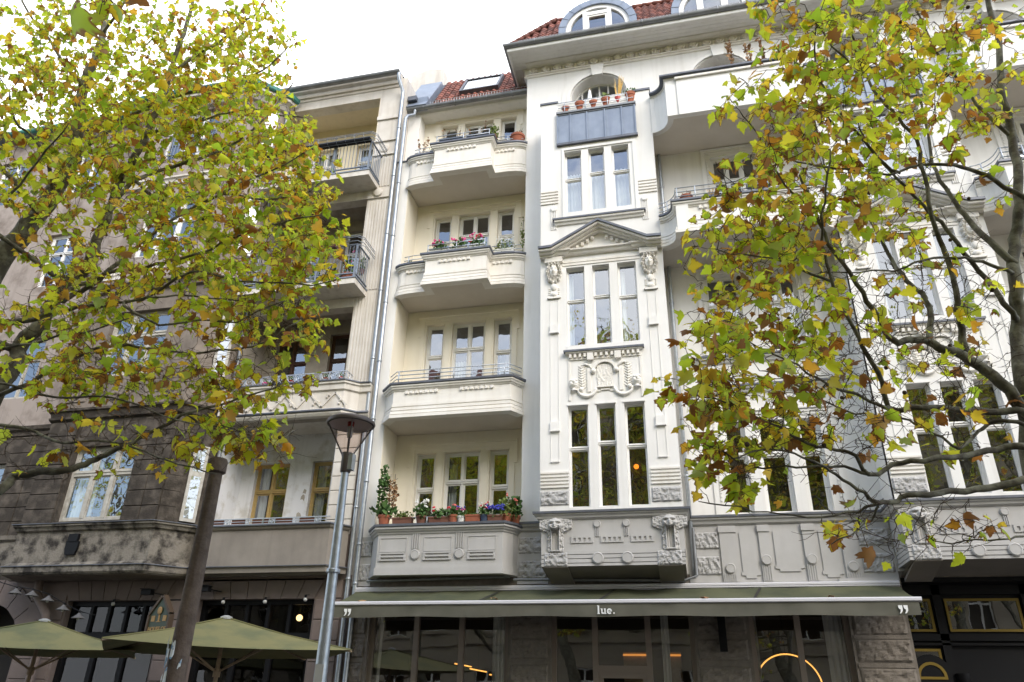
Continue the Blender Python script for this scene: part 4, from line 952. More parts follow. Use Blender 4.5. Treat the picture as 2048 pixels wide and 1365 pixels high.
# ----- balconies between the bays
for dx in (0, EX):
    cl = [(-0.1+0.4*math.cos(math.radians(a)), 14.55+0.4*math.sin(math.radians(a))) for a in (90, 75, 60, 45, 30, 15, 0)]
    cr_ = [(3.69-p[0], p[1]) for p in reversed(cl)]
    pm = [(p[0]+dx, p[1]) for p in cl + [(0.30, 14.42), (3.39, 14.42)] + cr_]
    bk = [(dx+3.79, A), (dx-0.1, A)]
    for (zb, zt, deco) in ((11.20, 12.08, True), (14.68, 15.94, False)):
        plain = lambda a, b: [(-0.14, b-0.06), (0.03, b-0.06), (0.03, b-0.10), (0, b-0.12), (0, a), (-0.14, a)]
        b = balcony(pm, bk, zb, zt, 'trim' if deco else 'white', parapet_prof if deco else plain)
        if deco:
            part('corner_pilaster', MB().box(dx+0.285, dx+0.56, 14.36, 14.418, zb+0.001, zt-0.10), M['white'], b); part('corner_pilaster', MB().box(dx+3.13, dx+3.405, 14.36, 14.418, zb+0.001, zt-0.10), M['white'], b)
            dentils(b, dx+0.80, dx+1.55, 14.4185, zt-0.27, zt-0.19, 7); dentils(b, dx+2.15, dx+2.9, 14.4185, zt-0.27, zt-0.19, 7)
            railing(b, [(p[0], p[1]-0.02) for p in pm], [zt+0.13, zt+0.25, zt+0.37], posts=[(dx+0.34,14.4),(dx+0.75,14.4),(dx+1.8,14.4),(dx+2.9,14.4),(dx+0.1,14.87)], ztop=zt+0.37, zbase=zt)
        else:
            part('front_panel', MB().box(dx+0.58, dx+3.1, 14.385, 14.4185, zb-0.03, zt-0.16), M['white'], b)
            part('panel_hood', MB().box(dx+0.55, dx+3.13, 14.33, 14.418, zt-0.16, zt-0.10), M['trim'], b)
    # apron zone under the first floor: pilasters with bosses, pressed panels, rough blocks
    part('cornice', MB().sweep([(dx-0.09, A), (dx+3.78, A)], [(0, 5.10), (0.14, 5.10), (0.135, 5.06), (0.10, 5.045), (0.08, 4.98), (0.03, 4.945), (0, 4.94)]), M['grey'], WB)
    part('sill', MB().sweep([(dx-0.09, A), (dx+3.78, A)], [(0, 5.15), (0.165, 5.145), (0.165, 5.101), (0, 5.101)]), M['lead'], WB)
    part('base', MB().box(dx-0.09, dx+3.78, A-0.03, A-0.0005, 3.83, 4.94), M['grey'], WB)
    if dx == 0:
        y = A-0.0305
        for (xa, xb, zc) in [(0.56,0.87,4.09), (1.32,1.52,4.24), (2.16,2.38,4.24), (2.86,3.14,4.09)]:
            pl = part('pilaster', MB().box(xa, xb, y-0.04, y, 3.83, 4.80), M['grey'], WB)
            part('pilaster_cap', MB().box(xa-0.015, xb+0.015, y-0.06, y, 4.80, 4.93), M['grey'], pl); boss(pl, (xa+xb)/2, y-0.04, zc, 0.10)
            mb = MB(); k = xa+0.03
            while k < xb-0.03: mb.box(k, k+0.018, y-0.055, y-0.0401, 3.85, zc-0.11); k += 0.042
            part('fluting', mb, M['grey'], pl)
        for (xa, xb, ear) in [(0.95,1.25,0), (1.60,2.09,1), (2.46,2.79,0)]:
            za = 4.02 if ear else 3.90
            pts = [(xa, 4.8), (xb, 4.8), (xb, za+0.12), (xb+0.03, za+0.12), (xb+0.03, za+0.06), (xb-0.05, za+0.05), (xb-0.05, za), (xa+0.05, za), (xa+0.05, za+0.05), (xa-0.03, za+0.06), (xa-0.03, za+0.12), (xa, za+0.12)]
            part('pressed_panel', MB().prism(pts, y-0.022, y), M['grey'], WB)
        for (xa, xb) in [(0.0, 0.53), (3.18, 3.74)]:
            rough(WB, xa, xb, 4.48, 4.82, A-0.03, 'stone'); rough(WB, xa, xb, 3.97, 4.34, A-0.03, 'stone')
for (xa, xb) in [(-3.64, -3.02), (-7.42, -7.02)]:
    for (za, zb) in [(4.47, 4.83), (3.95, 4.33)]: rough(WB, xa, xb, za, zb, A-0.015, 'stone')
part('base', MB().box(-3.66, -3.0, A-0.02, A-0.0005, 3.85, 4.92), M['grey'], WB); part('base', MB().box(-7.44, -7.0, A-0.02, A-0.0005, 3.85, 4.92), M['grey'], WB)
part('cornice', MB().sweep([(-3.68, A), (-2.98, A)], [(0, 5.09), (0.12, 5.09), (0.11, 5.05), (0.06, 5.03), (0.05, 4.97), (0, 4.93)]), M['grey'], WB)
part('sill', MB().sweep([(-3.68, A), (-2.98, A)], [(0, 5.14), (0.14, 5.135), (0.14, 5.091), (0, 5.091)]), M['lead'], WB)
# ----- ground floor: shop windows under the awning, brown rough piers, the gateway
SH = [(-6.93, -3.84), (-2.94, -0.10), (0.95, 2.76)]
wall('wall', rect(-7.44, 11, 0.0, 4.0), [rect(a, b, 0.35, 3.62) for a, b in SH] + [rect(3.80, 8.2, 0.12, 3.88)], A, 0.3, M['stone_low'], WB)
for (xa, xb) in [(-7.42, -6.98), (-3.80, -2.98), (-0.06, 0.91), (2.80, 3.77), (8.25, 9.3)]:
    for z in (3.24, 2.78, 2.29, 1.80, 1.31, 0.82):
        rough(WB, xa+0.02, xb-0.02, z-0.38, z, A-0.01, 'stone_low', 0.8)
        part('plain_course', MB().box(xa, xb, A-0.02, A-0.0005, z+0.015, z+0.08), M['stone_low'], WB)
def shopfront(xs, x0, x1, door=None):
    y = A+0.10; mb = MB(); fw = 0.09
    z0, z1 = 0.35, 3.62
    cuts = [x0] + xs + [x1]
    mb.box(x0, x0+fw, y, y+0.1, z0, z1); mb.box(x1-fw, x1, y, y+0.1, z0, z1); mb.box(x0+fw, x1-fw, y, y+0.1, z1-fw, z1); mb.box(x0+fw, x1-fw, y, y+0.1, z0, z0+fw)
    for x in xs: mb.box(x-0.055, x+0.055, y-0.01, y+0.1, z0+fw, z1-fw)
    cells = []
    for i in range(len(cuts)-1):
        a = cuts[i] + (fw if i == 0 else 0.055); b = cuts[i+1] - (fw if i == len(cuts)-2 else 0.055)
        if door == i:
            mb.box(a, b, y-0.005, y+0.1, 2.16, 2.30); mb.box(a, a+0.09, y+0.01, y+0.09, z0+fw, 2.16); mb.box(b-0.09, b, y+0.01, y+0.09, z0+fw, 2.16); mb.box(a+0.09, b-0.09, y+0.01, y+0.09, 2.07, 2.16)
            cells.append((a, b, 2.30, z1-fw))
        else: cells.append((a, b, z0+fw, z1-fw))
    o = part('shop_window', mb, M['shopframe'], WB)
    for c in cells: pane(o, *c, y+0.05, M['shopglass'])
    return o
shopfront([-5.88, -4.87], -6.93, -3.84); shopfront([-2.06, -1.0], -2.94, -0.10, door=1); shopfront([1.84], 0.95, 2.76)
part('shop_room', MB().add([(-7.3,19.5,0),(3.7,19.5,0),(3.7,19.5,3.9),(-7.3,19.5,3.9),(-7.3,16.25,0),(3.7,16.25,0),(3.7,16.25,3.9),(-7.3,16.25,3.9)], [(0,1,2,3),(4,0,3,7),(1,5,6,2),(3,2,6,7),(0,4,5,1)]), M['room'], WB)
for (xa, xb) in [(-4.25, -3.95), (-6.85, -6.75), (2.35, 2.68), (1.02, 1.1), (-0.75, -0.6)]: curtain(WB, xa, xb, 0.4, 3.6, A+0.36)
part('shelf_back', MB().box(-1.75, -1.12, 18.6, 18.7, 1.2, 2.7), M['wood'], WB); part('shelf_light', MB().box(-1.75, -1.12, 18.55, 18.599, 2.62, 2.66), M['warmdim'], WB)
part('shelf_back', MB().box(-0.85, -0.45, 18.6, 18.7, 1.2, 2.7), M['wood'], WB); part('shelf_light', MB().box(-0.85, -0.45, 18.55, 18.599, 2.62, 2.66), M['warmdim'], WB)
gt = part('gateway', MB().box(3.80, 8.2, 16.42, 16.5, 0.12, 3.88), M['black'], WB)
part('gateway_ceiling', MB().box(3.80, 8.2, 15.93, 16.42, 3.80, 3.879), M['black'], gt)
mb = MB()
for (a, b, c, d) in [(4.40, 4.55, 0.12, 3.8), (5.92, 6.07, 0.12, 3.8), (3.8, 8.2, 2.80, 2.92), (3.8, 8.2, 2.72, 2.76), (3.8, 8.2, 3.62, 3.8)]: mb.box(a, b, 16.34, 16.419, c, d)
part('gate_rails', mb, M['black'], gt)
def gold_frame(x0, x1, z0, z1, y=16.40):
    mb = MB(); t = 0.045
    for (a, b, c, d) in [(x0, x1, z1-t, z1), (x0, x1, z0, z0+t), (x0, x0+t, z0+t, z1-t), (x1-t, x1, z0+t, z1-t)]: mb.box(a, b, y-0.02, y+0.015, c, d)
    f = part('gilt_frame', mb, M['gold'], gt); pane(gt, x0+t, x1-t, z0+t, z1-t, y+0.0, M['shopglass']); return f
gold_frame(3.86, 4.36, 2.96, 3.55); gold_frame(4.60, 5.88, 2.96, 3.55); gold_frame(6.12, 7.4, 2.96, 3.55)
gold_frame(3.86, 4.36, 2.12, 2.66)
part('fanlight_surround', MB().prism(arch(4.11, 0.34, 1.9, 2.22, 14), 16.30, 16.385), M['black'], gt)
mb = MB(); n = 12
for i in range(n):
    q = [(4.11+r*math.cos(PI*j/n), 2.18+r*math.sin(PI*j/n)) for (r, j) in ((0.20,i),(0.25,i),(0.25,i+1),(0.20,i+1))]
    mb.add([(p[0], 16.285, p[1]) for p in q]+[(p[0], 16.31, p[1]) for p in q], [(0,1,2,3),(0,3,7,4),(1,5,6,2)])
mb.box(3.86, 4.36, 16.285, 16.31, 2.135, 2.18); mb.box(3.84, 4.38, 16.285, 16.31, 1.98, 2.02)
part('fanlight', mb, M['gold'], gt)
part('gate_pillar', MB().lathe([(0.11,0),(0.11,0.1),(0.08,0.14),(0.08,1.95),(0.11,2.0),(0.12,2.12)], 12, (4.62, 16.3, 0.12)), M['black'], gt, smooth='auto')
# cross wall inside so that the windows look into dark rooms
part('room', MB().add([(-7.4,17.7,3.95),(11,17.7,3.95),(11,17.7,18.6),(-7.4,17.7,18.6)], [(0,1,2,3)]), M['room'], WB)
for z in (4.0, 7.9, 11.5, 15.1): part('room_floor', MB().box(-7.4, 11, 16.96, 17.69, z, z+0.1), M['room'], WB)
# downpipes and cables
def downpipe(parent, pts, r=0.052, joints=(), mat='galv'):
    o = part('downpipe', MB().tube(pts, r, 10), M[mat], parent, smooth='auto')
    for j in joints: part('pipe_joint', MB().lathe([(r,-0.03),(r+0.014,-0.02),(r+0.014,0.02),(r,0.03)], 10, j), M[mat], o, smooth=True)
    return o
downpipe(WB, [(-7.18,16.14,17.92), (-7.18,16.12,17.72), (-7.30,15.9,17.5), (-7.31,15.80,17.3), (-7.31,15.80,0.1)], joints=[(-7.31,15.80,z) for z in (14.9, 13.1, 11.0, 9.3, 7.75, 6.2, 4.75, 3.9)])
downpipe(WB, [(0.01,15.82,14.66), (0.01,15.82,4.02), (0.01,15.88,3.95)], r=0.042, joints=[(0.01,15.82,z) for z in (13.6, 10.2, 8.1, 6.0)])
downpipe(WB, [(-7.0,15.7,3.93), (-3.78,15.7,3.98), (-3.74,15.72,4.1)], r=0.028, mat='gutter')
downpipe(WB, [(-3.7,15.72,3.92), (-0.2,15.74,3.86), (0.05,15.74,3.95), (0.05,15.80,4.9)], r=0.03, mat='gutter')

# ------------------------------------------------------------------ the older house on the left, half of it never repainted
TB = thing('old_apartment_house', (-14, 15.9, 0), 'weathered tan apartment house with sooty bay window, deep loggias and a pinkish ground floor', 'apartment house')
TL0, TL1 = -11.45, -8.26                                # loggia
TBK = 17.0
# right pier
part('pier', MB().box(TL1, -7.60, A, TBK, 8.0, 18.75), M['tan'], TB)
part('pier', MB().box(-7.62, -7.445, A+0.04, TBK, 3.9, 19.15), M['tan'], TB)
part('pier', MB().box(TL1, -7.62, A, TBK, 4.1, 8.0), M['pink'], TB)
for k in range(9):
    ashlar(TB, TL1, -7.625, 5.0+k*0.345, 5.345+k*0.345, A-0.0005, 'tan', 0.03)
for (za, zb) in ((8.75, 11.4), (11.5, 14.45), (14.95, 16.0)):
    mb = MB()
    for k in range(7): mb.box(TL1+0.05+k*0.085, TL1+0.105+k*0.085, A-0.022, A-0.0005, za, zb)
    part('fluting', mb, M['tan'], TB)
for (za, zb) in ((14.53, 14.84), (17.48, 17.62), (16.09, 16.14), (16.62, 16.66)):
    part('pier_band', MB().box(TL1-0.01, -7.59, A-0.05, A-0.0005, za, zb), M['tan'], TB)
mb = MB(); mb.lathe([(0.14,0),(0.14,0.03),(0.10,0.045),(0.05,0.03),(0,0.03)], 16, (-7.93, A-0.0005, 16.36), 'y'); part('round_boss', mb, M['tan'], TB, smooth='auto')
mb = MB(); mb.lathe([(0.14,0),(0.13,0.05),(0.06,0.07),(0,0.07)], 16, (-7.93, A-0.05, 14.70), 'y'); part('round_boss', mb, M['tan'], TB, smooth='auto')
# loggia walls
LV = [(5.3, 7.15), (8.9, 10.85), (12.4, 14.3), (16.1, 17.65)]
TW = [(-11.05, -10.07), (-9.42, -8.86)]
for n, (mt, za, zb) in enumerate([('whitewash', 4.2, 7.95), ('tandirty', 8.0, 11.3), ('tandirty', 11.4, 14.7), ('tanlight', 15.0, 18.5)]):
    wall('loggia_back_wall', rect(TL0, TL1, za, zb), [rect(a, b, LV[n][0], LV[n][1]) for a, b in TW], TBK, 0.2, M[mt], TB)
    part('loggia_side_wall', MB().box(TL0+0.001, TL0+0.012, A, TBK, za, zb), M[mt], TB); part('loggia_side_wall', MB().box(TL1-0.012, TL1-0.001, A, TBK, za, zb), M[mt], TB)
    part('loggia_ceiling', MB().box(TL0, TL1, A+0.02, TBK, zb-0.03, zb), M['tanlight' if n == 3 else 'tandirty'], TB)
    for k, (a, b) in enumerate(TW):
        window(TB, a, b, LV[n][0], LV[n][1], TBK+0.12, cols=2 if k == 0 else 1, trans=[LV[n][0]+(LV[n][1]-LV[n][0])*0.6], fm=['ochre', 'brownframe', 'frame', 'frame'][n])
    if n in (0, 3):
        for a, b in TW: curtain(TB, a+0.06, a+0.3 if n == 0 else b-0.06, LV[n][0], LV[n][1]-0.05, TBK+0.3, 'curtain')
    part('window_sill', MB().box(TW[0][0]-0.05, TW[0][1]+0.05, TBK-0.06, TBK, LV[n][0]-0.05, LV[n][0]), M['tan'], TB)
part('parapet_wall', MB().box(TL0, -7.62, A-0.01, TBK, 7.9, 8.0), M['tan'], TB)
# flaked patches on the whitewash, a painted figure's remains
for k in range(8):
    x = U(-9.9, -9.5) if k < 5 else U(-8.8, -8.6); z = U(5.4, 6.9); n = 7
    part('plaster_scar', MB().prism([(x+U(.03,.08)*math.cos(2*PI*i/n), z+U(.04,.16)*math.sin(2*PI*i/n)) for i in range(n)], TBK-0.004, TBK-0.0005), M['tandirty'], TB)
# eaves
part('beam', MB().box(TL0, TL1+0.001, A, A+0.35, 18.42, 18.75), M['tan'], TB)
part('cornice', MB().sweep([(TL0-0.3, A), (-7.6, A)], [(0, 19.2), (0.33, 19.2), (0.33, 19.13), (0.26, 19.10), (0.2, 19.02), (0.1, 18.98), (0.08, 18.86), (0.04, 18.84), (0.03, 18.76), (0, 18.74)]), M['tan'], TB)
gt2 = MB(); r = 0.095; prof = [(r, 0)] + [(r*math.cos(PI*i/8), -r*math.sin(PI*i/8)) for i in range(1, 8)] + [(-r, 0), (-r*0.9, 0), (0, -r*0.88), (r*0.9, 0)]
gt2.sweep([(TL0-0.5, 15.5), (-7.52, 15.5)], [(p[0], 19.0+p[1]) for p in prof]); part('gutter', gt2, M['gutter'], TB, smooth='auto')
part('roof', MB().add([(-30,15.55,19.15),(-7.6,15.55,19.15),(-7.6,20,20.2),(-30,20,20.2)], [(0,1,2,3)]), M['lead'], TB)
downpipe(TB, [(-7.56,15.5,18.95), (-7.56,15.52,18.75), (-7.50,15.8,18.45), (-7.50,15.82,18.3), (-7.50,15.82,0.1)], joints=[(-7.50,15.82,z) for z in (17.0, 15.2, 13.2, 11.4, 9.4, 7.5, 5.6, 4.0)], mat='galv')
# iron balconies of the third and fourth floor
def iron_balcony(zs, zt, planter):
    b = part('iron_balcony', MB().box(TL0+0.1, -7.95, 15.15, A, zs, zs+0.16), M['tan'], TB)
    part('slab_edge', MB().box(TL0+0.08, -7.93, 15.13, A, zs+0.161, zs+0.20), M['iron'], b)
    rail = MB(); xa, xb = TL0+0.12, -7.98; yf = 15.17
    for z in (zs+0.30, zt): rail.box(xa, xb, yf-0.02, yf+0.02, z, z+0.03); rail.box(xb-0.02, xb+0.02, yf+0.021, A, z, z+0.03)
    for x in [xa+0.02, xa+(xb-xa)/3, xa+2*(xb-xa)/3, xb-0.02]: rail.box(x-0.025, x+0.025, yf-0.025, yf+0.025, zs+0.2, zt)
    part('railing_frame', rail, M['iron'], b)
    bars = MB(); x = xa+0.08
    while x < xb-0.05: bars.box(x-0.007, x+0.007, yf-0.007, yf+0.007, zs+0.33, zt); x += 0.105
    y = yf+0.12
    while y < A-0.02: bars.box(xb-0.007, xb+0.007, y-0.007, y+0.007, zs+0.33, zt); y += 0.105
    part('railing_bars', bars, M['iron'], b, kind='stuff')
    # basket for flower boxes hung round the top
    bk_ = MB(); yo = yf-0.22
    for (z, yy) in ((zt+0.14, yo-0.02), (zt+0.08, yo-0.03), (zt-0.02, yo), (zt-0.08, yo+0.07)): bk_.tube([(xa, yy, z), (xb+0.08, yy, z), (xb+0.2, yy+0.14, z), (xb+0.2, A-0.1, z)], 0.010, 5)
    x = xa+0.1
    while x < xb+0.1:
        bk_.tube([(x, yf, zt-0.06), (x, yo+0.06, zt-0.08), (x, yo-0.02, zt), (x, yo-0.02, zt+0.14)], 0.008, 4); x += 0.28
    k = xa+0.35
    while k < xb:
        for j in range(3): bk_.tube([(k+0.07*j+0.03*math.cos(t), yo-0.025, zt+0.06+0.03*math.sin(t)) for t in [2*PI*i/8 for i in range(9)]], 0.007, 4)
        k += 0.62
    part('flower_basket', bk_, M['iron'], b)
    if planter: part('basket_board', MB().box(xa, xb, yo+0.03, yf-0.03, zt-0.07, zt+0.03), M['black'], b)
    return b
iron_balcony(14.82, 16.02, True); iron_balcony(11.30, 12.48, False)
part('beam', MB().box(TL0, TL1, A-0.02, A+0.3, 14.55, 14.82), M['tan'], TB); part('beam', MB().box(TL0, TL1, A-0.02, A+0.3, 11.02, 11.30), M['tan'], TB)
# parapet of the second floor with a zigzag frieze
pth = [(TL0, 15.45), (-8.02, 15.45), (-7.72, 15.88)] if False else [(TL0, 15.5), (-8.03, 15.5), (-7.75, 15.78), (-7.44, 15.80)]
pb = part('parapet', MB().sweep(pth, [(-0.15, 8.68), (0.10, 8.68), (0.10, 8.62), (0.06, 8.60), (0.05, 8.47), (0.0, 8.44), (0, 8.0), (0.02, 7.98), (0.05, 7.93), (0.05, 7.86), (0.01, 7.80), (-0.15, 7.80)]), M['tan'], TB)
part('coping', MB().sweep(pth, [(-0.15, 8.71), (0.13, 8.71), (0.13, 8.681), (-0.15, 8.681)]), M['lead'], pb)
part('lead_roll', MB().tube([(p[0], p[1]-0.06, 7.93) for p in pth], 0.035, 8), M['lead'], pb, smooth=True)
part('floor_slab', MB().slab(inset(pth, .06) + [(-7.45, A), (TL0, A)], 7.805, 7.92), M['tandirty'], pb)
mb = MB(); x = -11.3; up = True
while x < -8.1:
    a, b = ((x, 8.03), (x+0.34, 8.40)) if up else ((x, 8.40), (x+0.34, 8.03))
    mb.add([(a[0]-0.03, y_, a[1]) for y_ in (15.47, 15.4995)]+[(a[0]+0.03, y_, a[1]) for y_ in (15.47, 15.4995)]+[(b[0]-0.03, y_, b[1]) for y_ in (15.47, 15.4995)]+[(b[0]+0.03, y_, b[1]) for y_ in (15.47, 15.4995)], [(0,2,6,4),(0,4,5,1),(2,3,7,6)])
    for j in range(3): mb.ball((x+0.17+U(-.07,.07), 15.49, (8.14 if not up else 8.30)+U(-.05,.05)), 0.035, 6)
    x += 0.34; up = not up
part('zigzag_frieze', mb, M['tan'], pb, kind='stuff')
sr = MB()
for z in (8.72, 8.93): sr.box(-11.3, -7.98, 15.44, 15.46, z, z+0.018)
x = -11.15
while x < -8.05:
    sr.tube([(x+0.085*math.cos(t), 15.45, 8.835+0.085*math.sin(t)) for t in [2*PI*i/12 for i in range(13)]], 0.008, 4)
    sr.tube([(x+0.045*math.cos(t)*(1-t/9), 15.45, 8.835+0.045*math.sin(t)*(1-t/9)) for t in [2*PI*i/8 for i in range(8)]], 0.007, 4)
    for d in (-0.105, 0.105): sr.box(x+d-0.007, x+d+0.007, 15.443, 15.457, 8.738, 8.93)
    x += 0.235
sr.box(-7.99, -7.975, 15.46, A-0.1, 8.93, 8.948); sr.box(-7.99, -7.975, 15.46, A-0.1, 8.72, 8.738)
for y in (15.55, 15.68): sr.tube([(-7.98, y+0.055*math.cos(t), 8.835+0.085*math.sin(t)) for t in [2*PI*i/12 for i in range(13)]], 0.008, 4)
part('scroll_railing', sr, M['rail'], pb)
# first floor parapet, plain, with a low railing backed by red boards
pth = [(TL0+0.25, 15.42), (-7.90, 15.42), (-7.62, 15.82)]
pc = part('parapet', MB().sweep([(TL0-0.05, 15.85), (-11.22, 15.42)] + pth[1:], [(-0.15, 5.14), (0.06, 5.14), (0.05, 5.09), (0.03, 5.07), (0, 5.05), (0, 4.25), (0.09, 4.235), (0.09, 4.21), (0.07, 4.19), (0.06, 4.10), (-0.15, 4.10)]), M['tanlow'], TB)
part('coping', MB().sweep([(TL0-0.05, 15.85), (-11.22, 15.42)] + pth[1:], [(-0.15, 5.17), (0.10, 5.17), (0.10, 5.141), (-0.15, 5.141)]), M['lead'], pc)
part('ledge', MB().sweep([(TL0-0.05, 15.85), (-11.22, 15.42)] + pth[1:], [(0.0, 4.262), (0.12, 4.24), (0.12, 4.225), (0, 4.236)]), M['lead'], pc)
part('floor_slab', MB().slab(inset([(-11.22, 15.42)] + pth[1:], .06) + [(-7.62, A), (TL0, A)], 4.105, 4.2), M['tandirty'], pc)
part('beam', MB().box(TL0, -7.45, A-0.03, A+0.3, 4.0, 4.1), M['pink'], TB)
lr = MB()
for z in (5.17, 5.30): lr.box(-11.2, -7.9, 15.36, 15.38, z, z+0.022)
for x in (-11.1, -10.5, -9.95, -9.35, -8.75, -8.2):
    lr.tube([(x+0.05*math.cos(t)*(1-t/20), 15.37, 5.245+0.05*math.sin(t)*(1-t/20)) for t in [4*PI*i/18 for i in range(19)]], 0.008, 4)
    for d in (-0.07, 0.07): lr.box(x+d-0.008, x+d+0.008, 15.36, 15.38, 5.19, 5.30)
lr.box(-11.2, -7.9, 15.365, 15.376, 5.238, 5.25)
part('low_railing', lr, M['rail'], pc)
for (a, b) in [(-11.0,-10.6), (-10.4,-10.05), (-9.86,-9.62), (-9.55,-9.43), (-9.26,-8.83), (-8.66,-8.28)]: part('red_board', MB().box(a, b, 15.385, 15.395, 5.185, 5.30), M['brownbox'], pc)
# ----- sooty bay
E0, E1 = -15.95, -12.15; EF = 15.0; ER = (-11.5, 15.7)
bay_path = [(E0-0.5, A), (E0, EF), (E1, EF), ER, (-11.45, A)]
WR = [(5.32, 7.2), (9.12, 11.05), (12.85, 14.8), (16.35, 18.2)]
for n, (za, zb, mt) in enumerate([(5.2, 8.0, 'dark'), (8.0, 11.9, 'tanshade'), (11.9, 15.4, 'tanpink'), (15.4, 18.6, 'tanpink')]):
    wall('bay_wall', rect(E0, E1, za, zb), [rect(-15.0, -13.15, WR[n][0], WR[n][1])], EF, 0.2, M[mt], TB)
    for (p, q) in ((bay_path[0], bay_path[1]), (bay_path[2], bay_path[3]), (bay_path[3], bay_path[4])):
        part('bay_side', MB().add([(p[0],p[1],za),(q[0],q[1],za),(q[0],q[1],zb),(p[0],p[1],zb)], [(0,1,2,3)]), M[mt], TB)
    wx = window(TB, -15.0, -13.15, WR[n][0], WR[n][1], EF+0.14, cols=3, trans=[WR[n][0]+(WR[n][1]-WR[n][0])*0.64], fm='greyframe' if n < 2 else 'frame', fw=0.09, mull=0.11, tw=0.12)
    part('room', MB().box(E0+0.1, E1-0.05, EF+0.8, A, za, zb-0.1), M['room'], TB)
    if n == 0: curtain(TB, -14.9, -14.3, 5.4, 7.1, EF+0.35)
    # narrow side light on the splayed flank
    d = Vector(ER)-Vector((E1, EF)); 
    mb = MB(); p = Vector((E1, EF))+d*0.52; q = Vector((E1, EF))+d*0.9; nrm = Vector((d.y, -d.x)).normalized()
    mb.add([(v.x+nrm.x*o_, v.y+nrm.y*o_, z) for o_ in (0.001, 0.04) for (v, z) in ((p, WR[n][0]), (q, WR[n][0]), (q, WR[n][1]), (p, WR[n][1]))], [(4,5,6,7),(0,1,5,4),(1,2,6,5),(2,3,7,6),(3,0,4,7)])
    sl_ = part('side_light', mb, M['greyframe' if n < 2 else 'frame'], TB)
    mb = MB(); p2 = p+(q-p)*0.2; q2 = p+(q-p)*0.8
    for (za2, zb2) in ((WR[n][0]+0.08, WR[n][0]+1.1), (WR[n][0]+1.22, WR[n][1]-0.08)):
        mb.add([(v.x+nrm.x*0.043, v.y+nrm.y*0.043, z) for (v, z) in ((p2, za2), (q2, za2), (q2, zb2), (p2, zb2))], [(0,1,2,3)])
    part('pane', mb, M['glass'], sl_)
for k in range(7):                                      # rusticated courses of the first floor
    za = 5.25+k*0.375
    ashlar(TB, E0+0.02, -15.06, za, za+0.375, EF-0.0005, 'dark', 0.04); ashlar(TB, -13.09, -12.62, za, za+0.375, EF-0.0005, 'dark', 0.04); ashlar(TB, -12.62, E1-0.0, za, za+0.375, EF-0.0005, 'dark', 0.04)
    d = (Vector(ER)-Vector((E1, EF))).normalized(); nrm = Vector((d.y, -d.x)); mb = MB(); l1 = 0.38
    mb.add([(E1+d.x*s_+nrm.x*o_, EF+d.y*s_+nrm.y*o_, z) for o_ in (0.0, 0.035) for (s_, z) in ((0.01, za+0.006), (l1, za+0.006), (l1, za+0.369), (0.01, za+0.369))], [(4,5,6,7),(0,1,5,4),(1,2,6,5),(2,3,7,6),(3,0,4,7)])
    part('stone_block', mb, M['dark'], TB)
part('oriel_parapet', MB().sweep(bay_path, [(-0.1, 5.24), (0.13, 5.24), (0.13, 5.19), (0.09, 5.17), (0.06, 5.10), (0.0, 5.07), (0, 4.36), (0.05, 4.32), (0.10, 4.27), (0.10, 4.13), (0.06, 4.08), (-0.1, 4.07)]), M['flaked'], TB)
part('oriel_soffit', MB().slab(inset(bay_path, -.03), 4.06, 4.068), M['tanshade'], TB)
part('oriel_ledge', MB().sweep(bay_path, [(0.05, 4.285), (0.13, 4.275), (0.13, 4.26), (0.05, 4.262)]), M['lead'], TB)
part('oriel_sill', MB().sweep(bay_path, [(0.0, 5.265), (0.16, 5.255), (0.16, 5.241), (0.0, 5.241)]), M['lead'], TB)
mb = MB(); mb.box(-14.38, -14.12, EF-0.075, EF-0.001, 4.82, 5.0); mb.prism([(-14.42,4.66),(-14.38,4.52),(-14.12,4.52),(-14.08,4.66),(-14.08,4.83),(-14.42,4.83)], EF-0.06, EF-0.001); part('iron_vent', mb, M['black'], TB)
for (z, mt) in ((8.0, 'dark'), (11.75, 'tanshade'), (15.35, 'tan')):
    part('string_course', MB().sweep(bay_path, [(0, z+0.22), (0.13, z+0.22), (0.13, z+0.16), (0.08, z+0.14), (0.05, z+0.02), (0.09, z), (0.08, z-0.05), (0.02, z-0.08), (0, z-0.08)]), M[mt], TB)
for (x, z) in [(-15.4, 8.6), (-14.05, 8.6), (-12.7, 8.6), (-15.4, 12.3), (-14.05, 12.3), (-12.7, 12.3)]:
    mb = MB(); mb.box(x-0.3, x+0.3, EF-0.03, EF-0.0005, z-0.16, z+0.16)
    for k in range(6): mb.ball((x-0.22+k*0.088, EF-0.03, z+U(-.05,.05)), 0.05, 6)
    part('carved_panel', mb, M['tanshade' if z < 10 else 'tan'], TB)
part('bay_cornice', MB().sweep(bay_path, [(0, 18.62), (0.35, 18.62), (0.35, 18.50), (0.2, 18.44), (0.1, 18.3), (0, 18.28)]), M['tan'], TB)
gg = MB(); gg.sweep(bay_path, [(0.30, 18.75), (0.47, 18.75), (0.45, 18.64), (0.40, 18.60), (0.34, 18.64), (0.32, 18.625)]); part('copper_gutter', gg, M['copper'], TB)
part('bay_roof', MB().slab(bay_path, 18.62, 18.7), M['copper'], TB)
# window guard on the fourth floor
mb = MB(); x = -15.0
while x < -13.1: mb.tube([(x, EF-0.06, 16.4), (x, EF-0.06, 17.25)], 0.010, 4); x += 0.11
for z in (16.42, 17.25): mb.tube([(-15.05, EF-0.06, z), (-13.1, EF-0.06, z)], 0.013, 5)
part('window_guard', mb, M['iron'], TB)
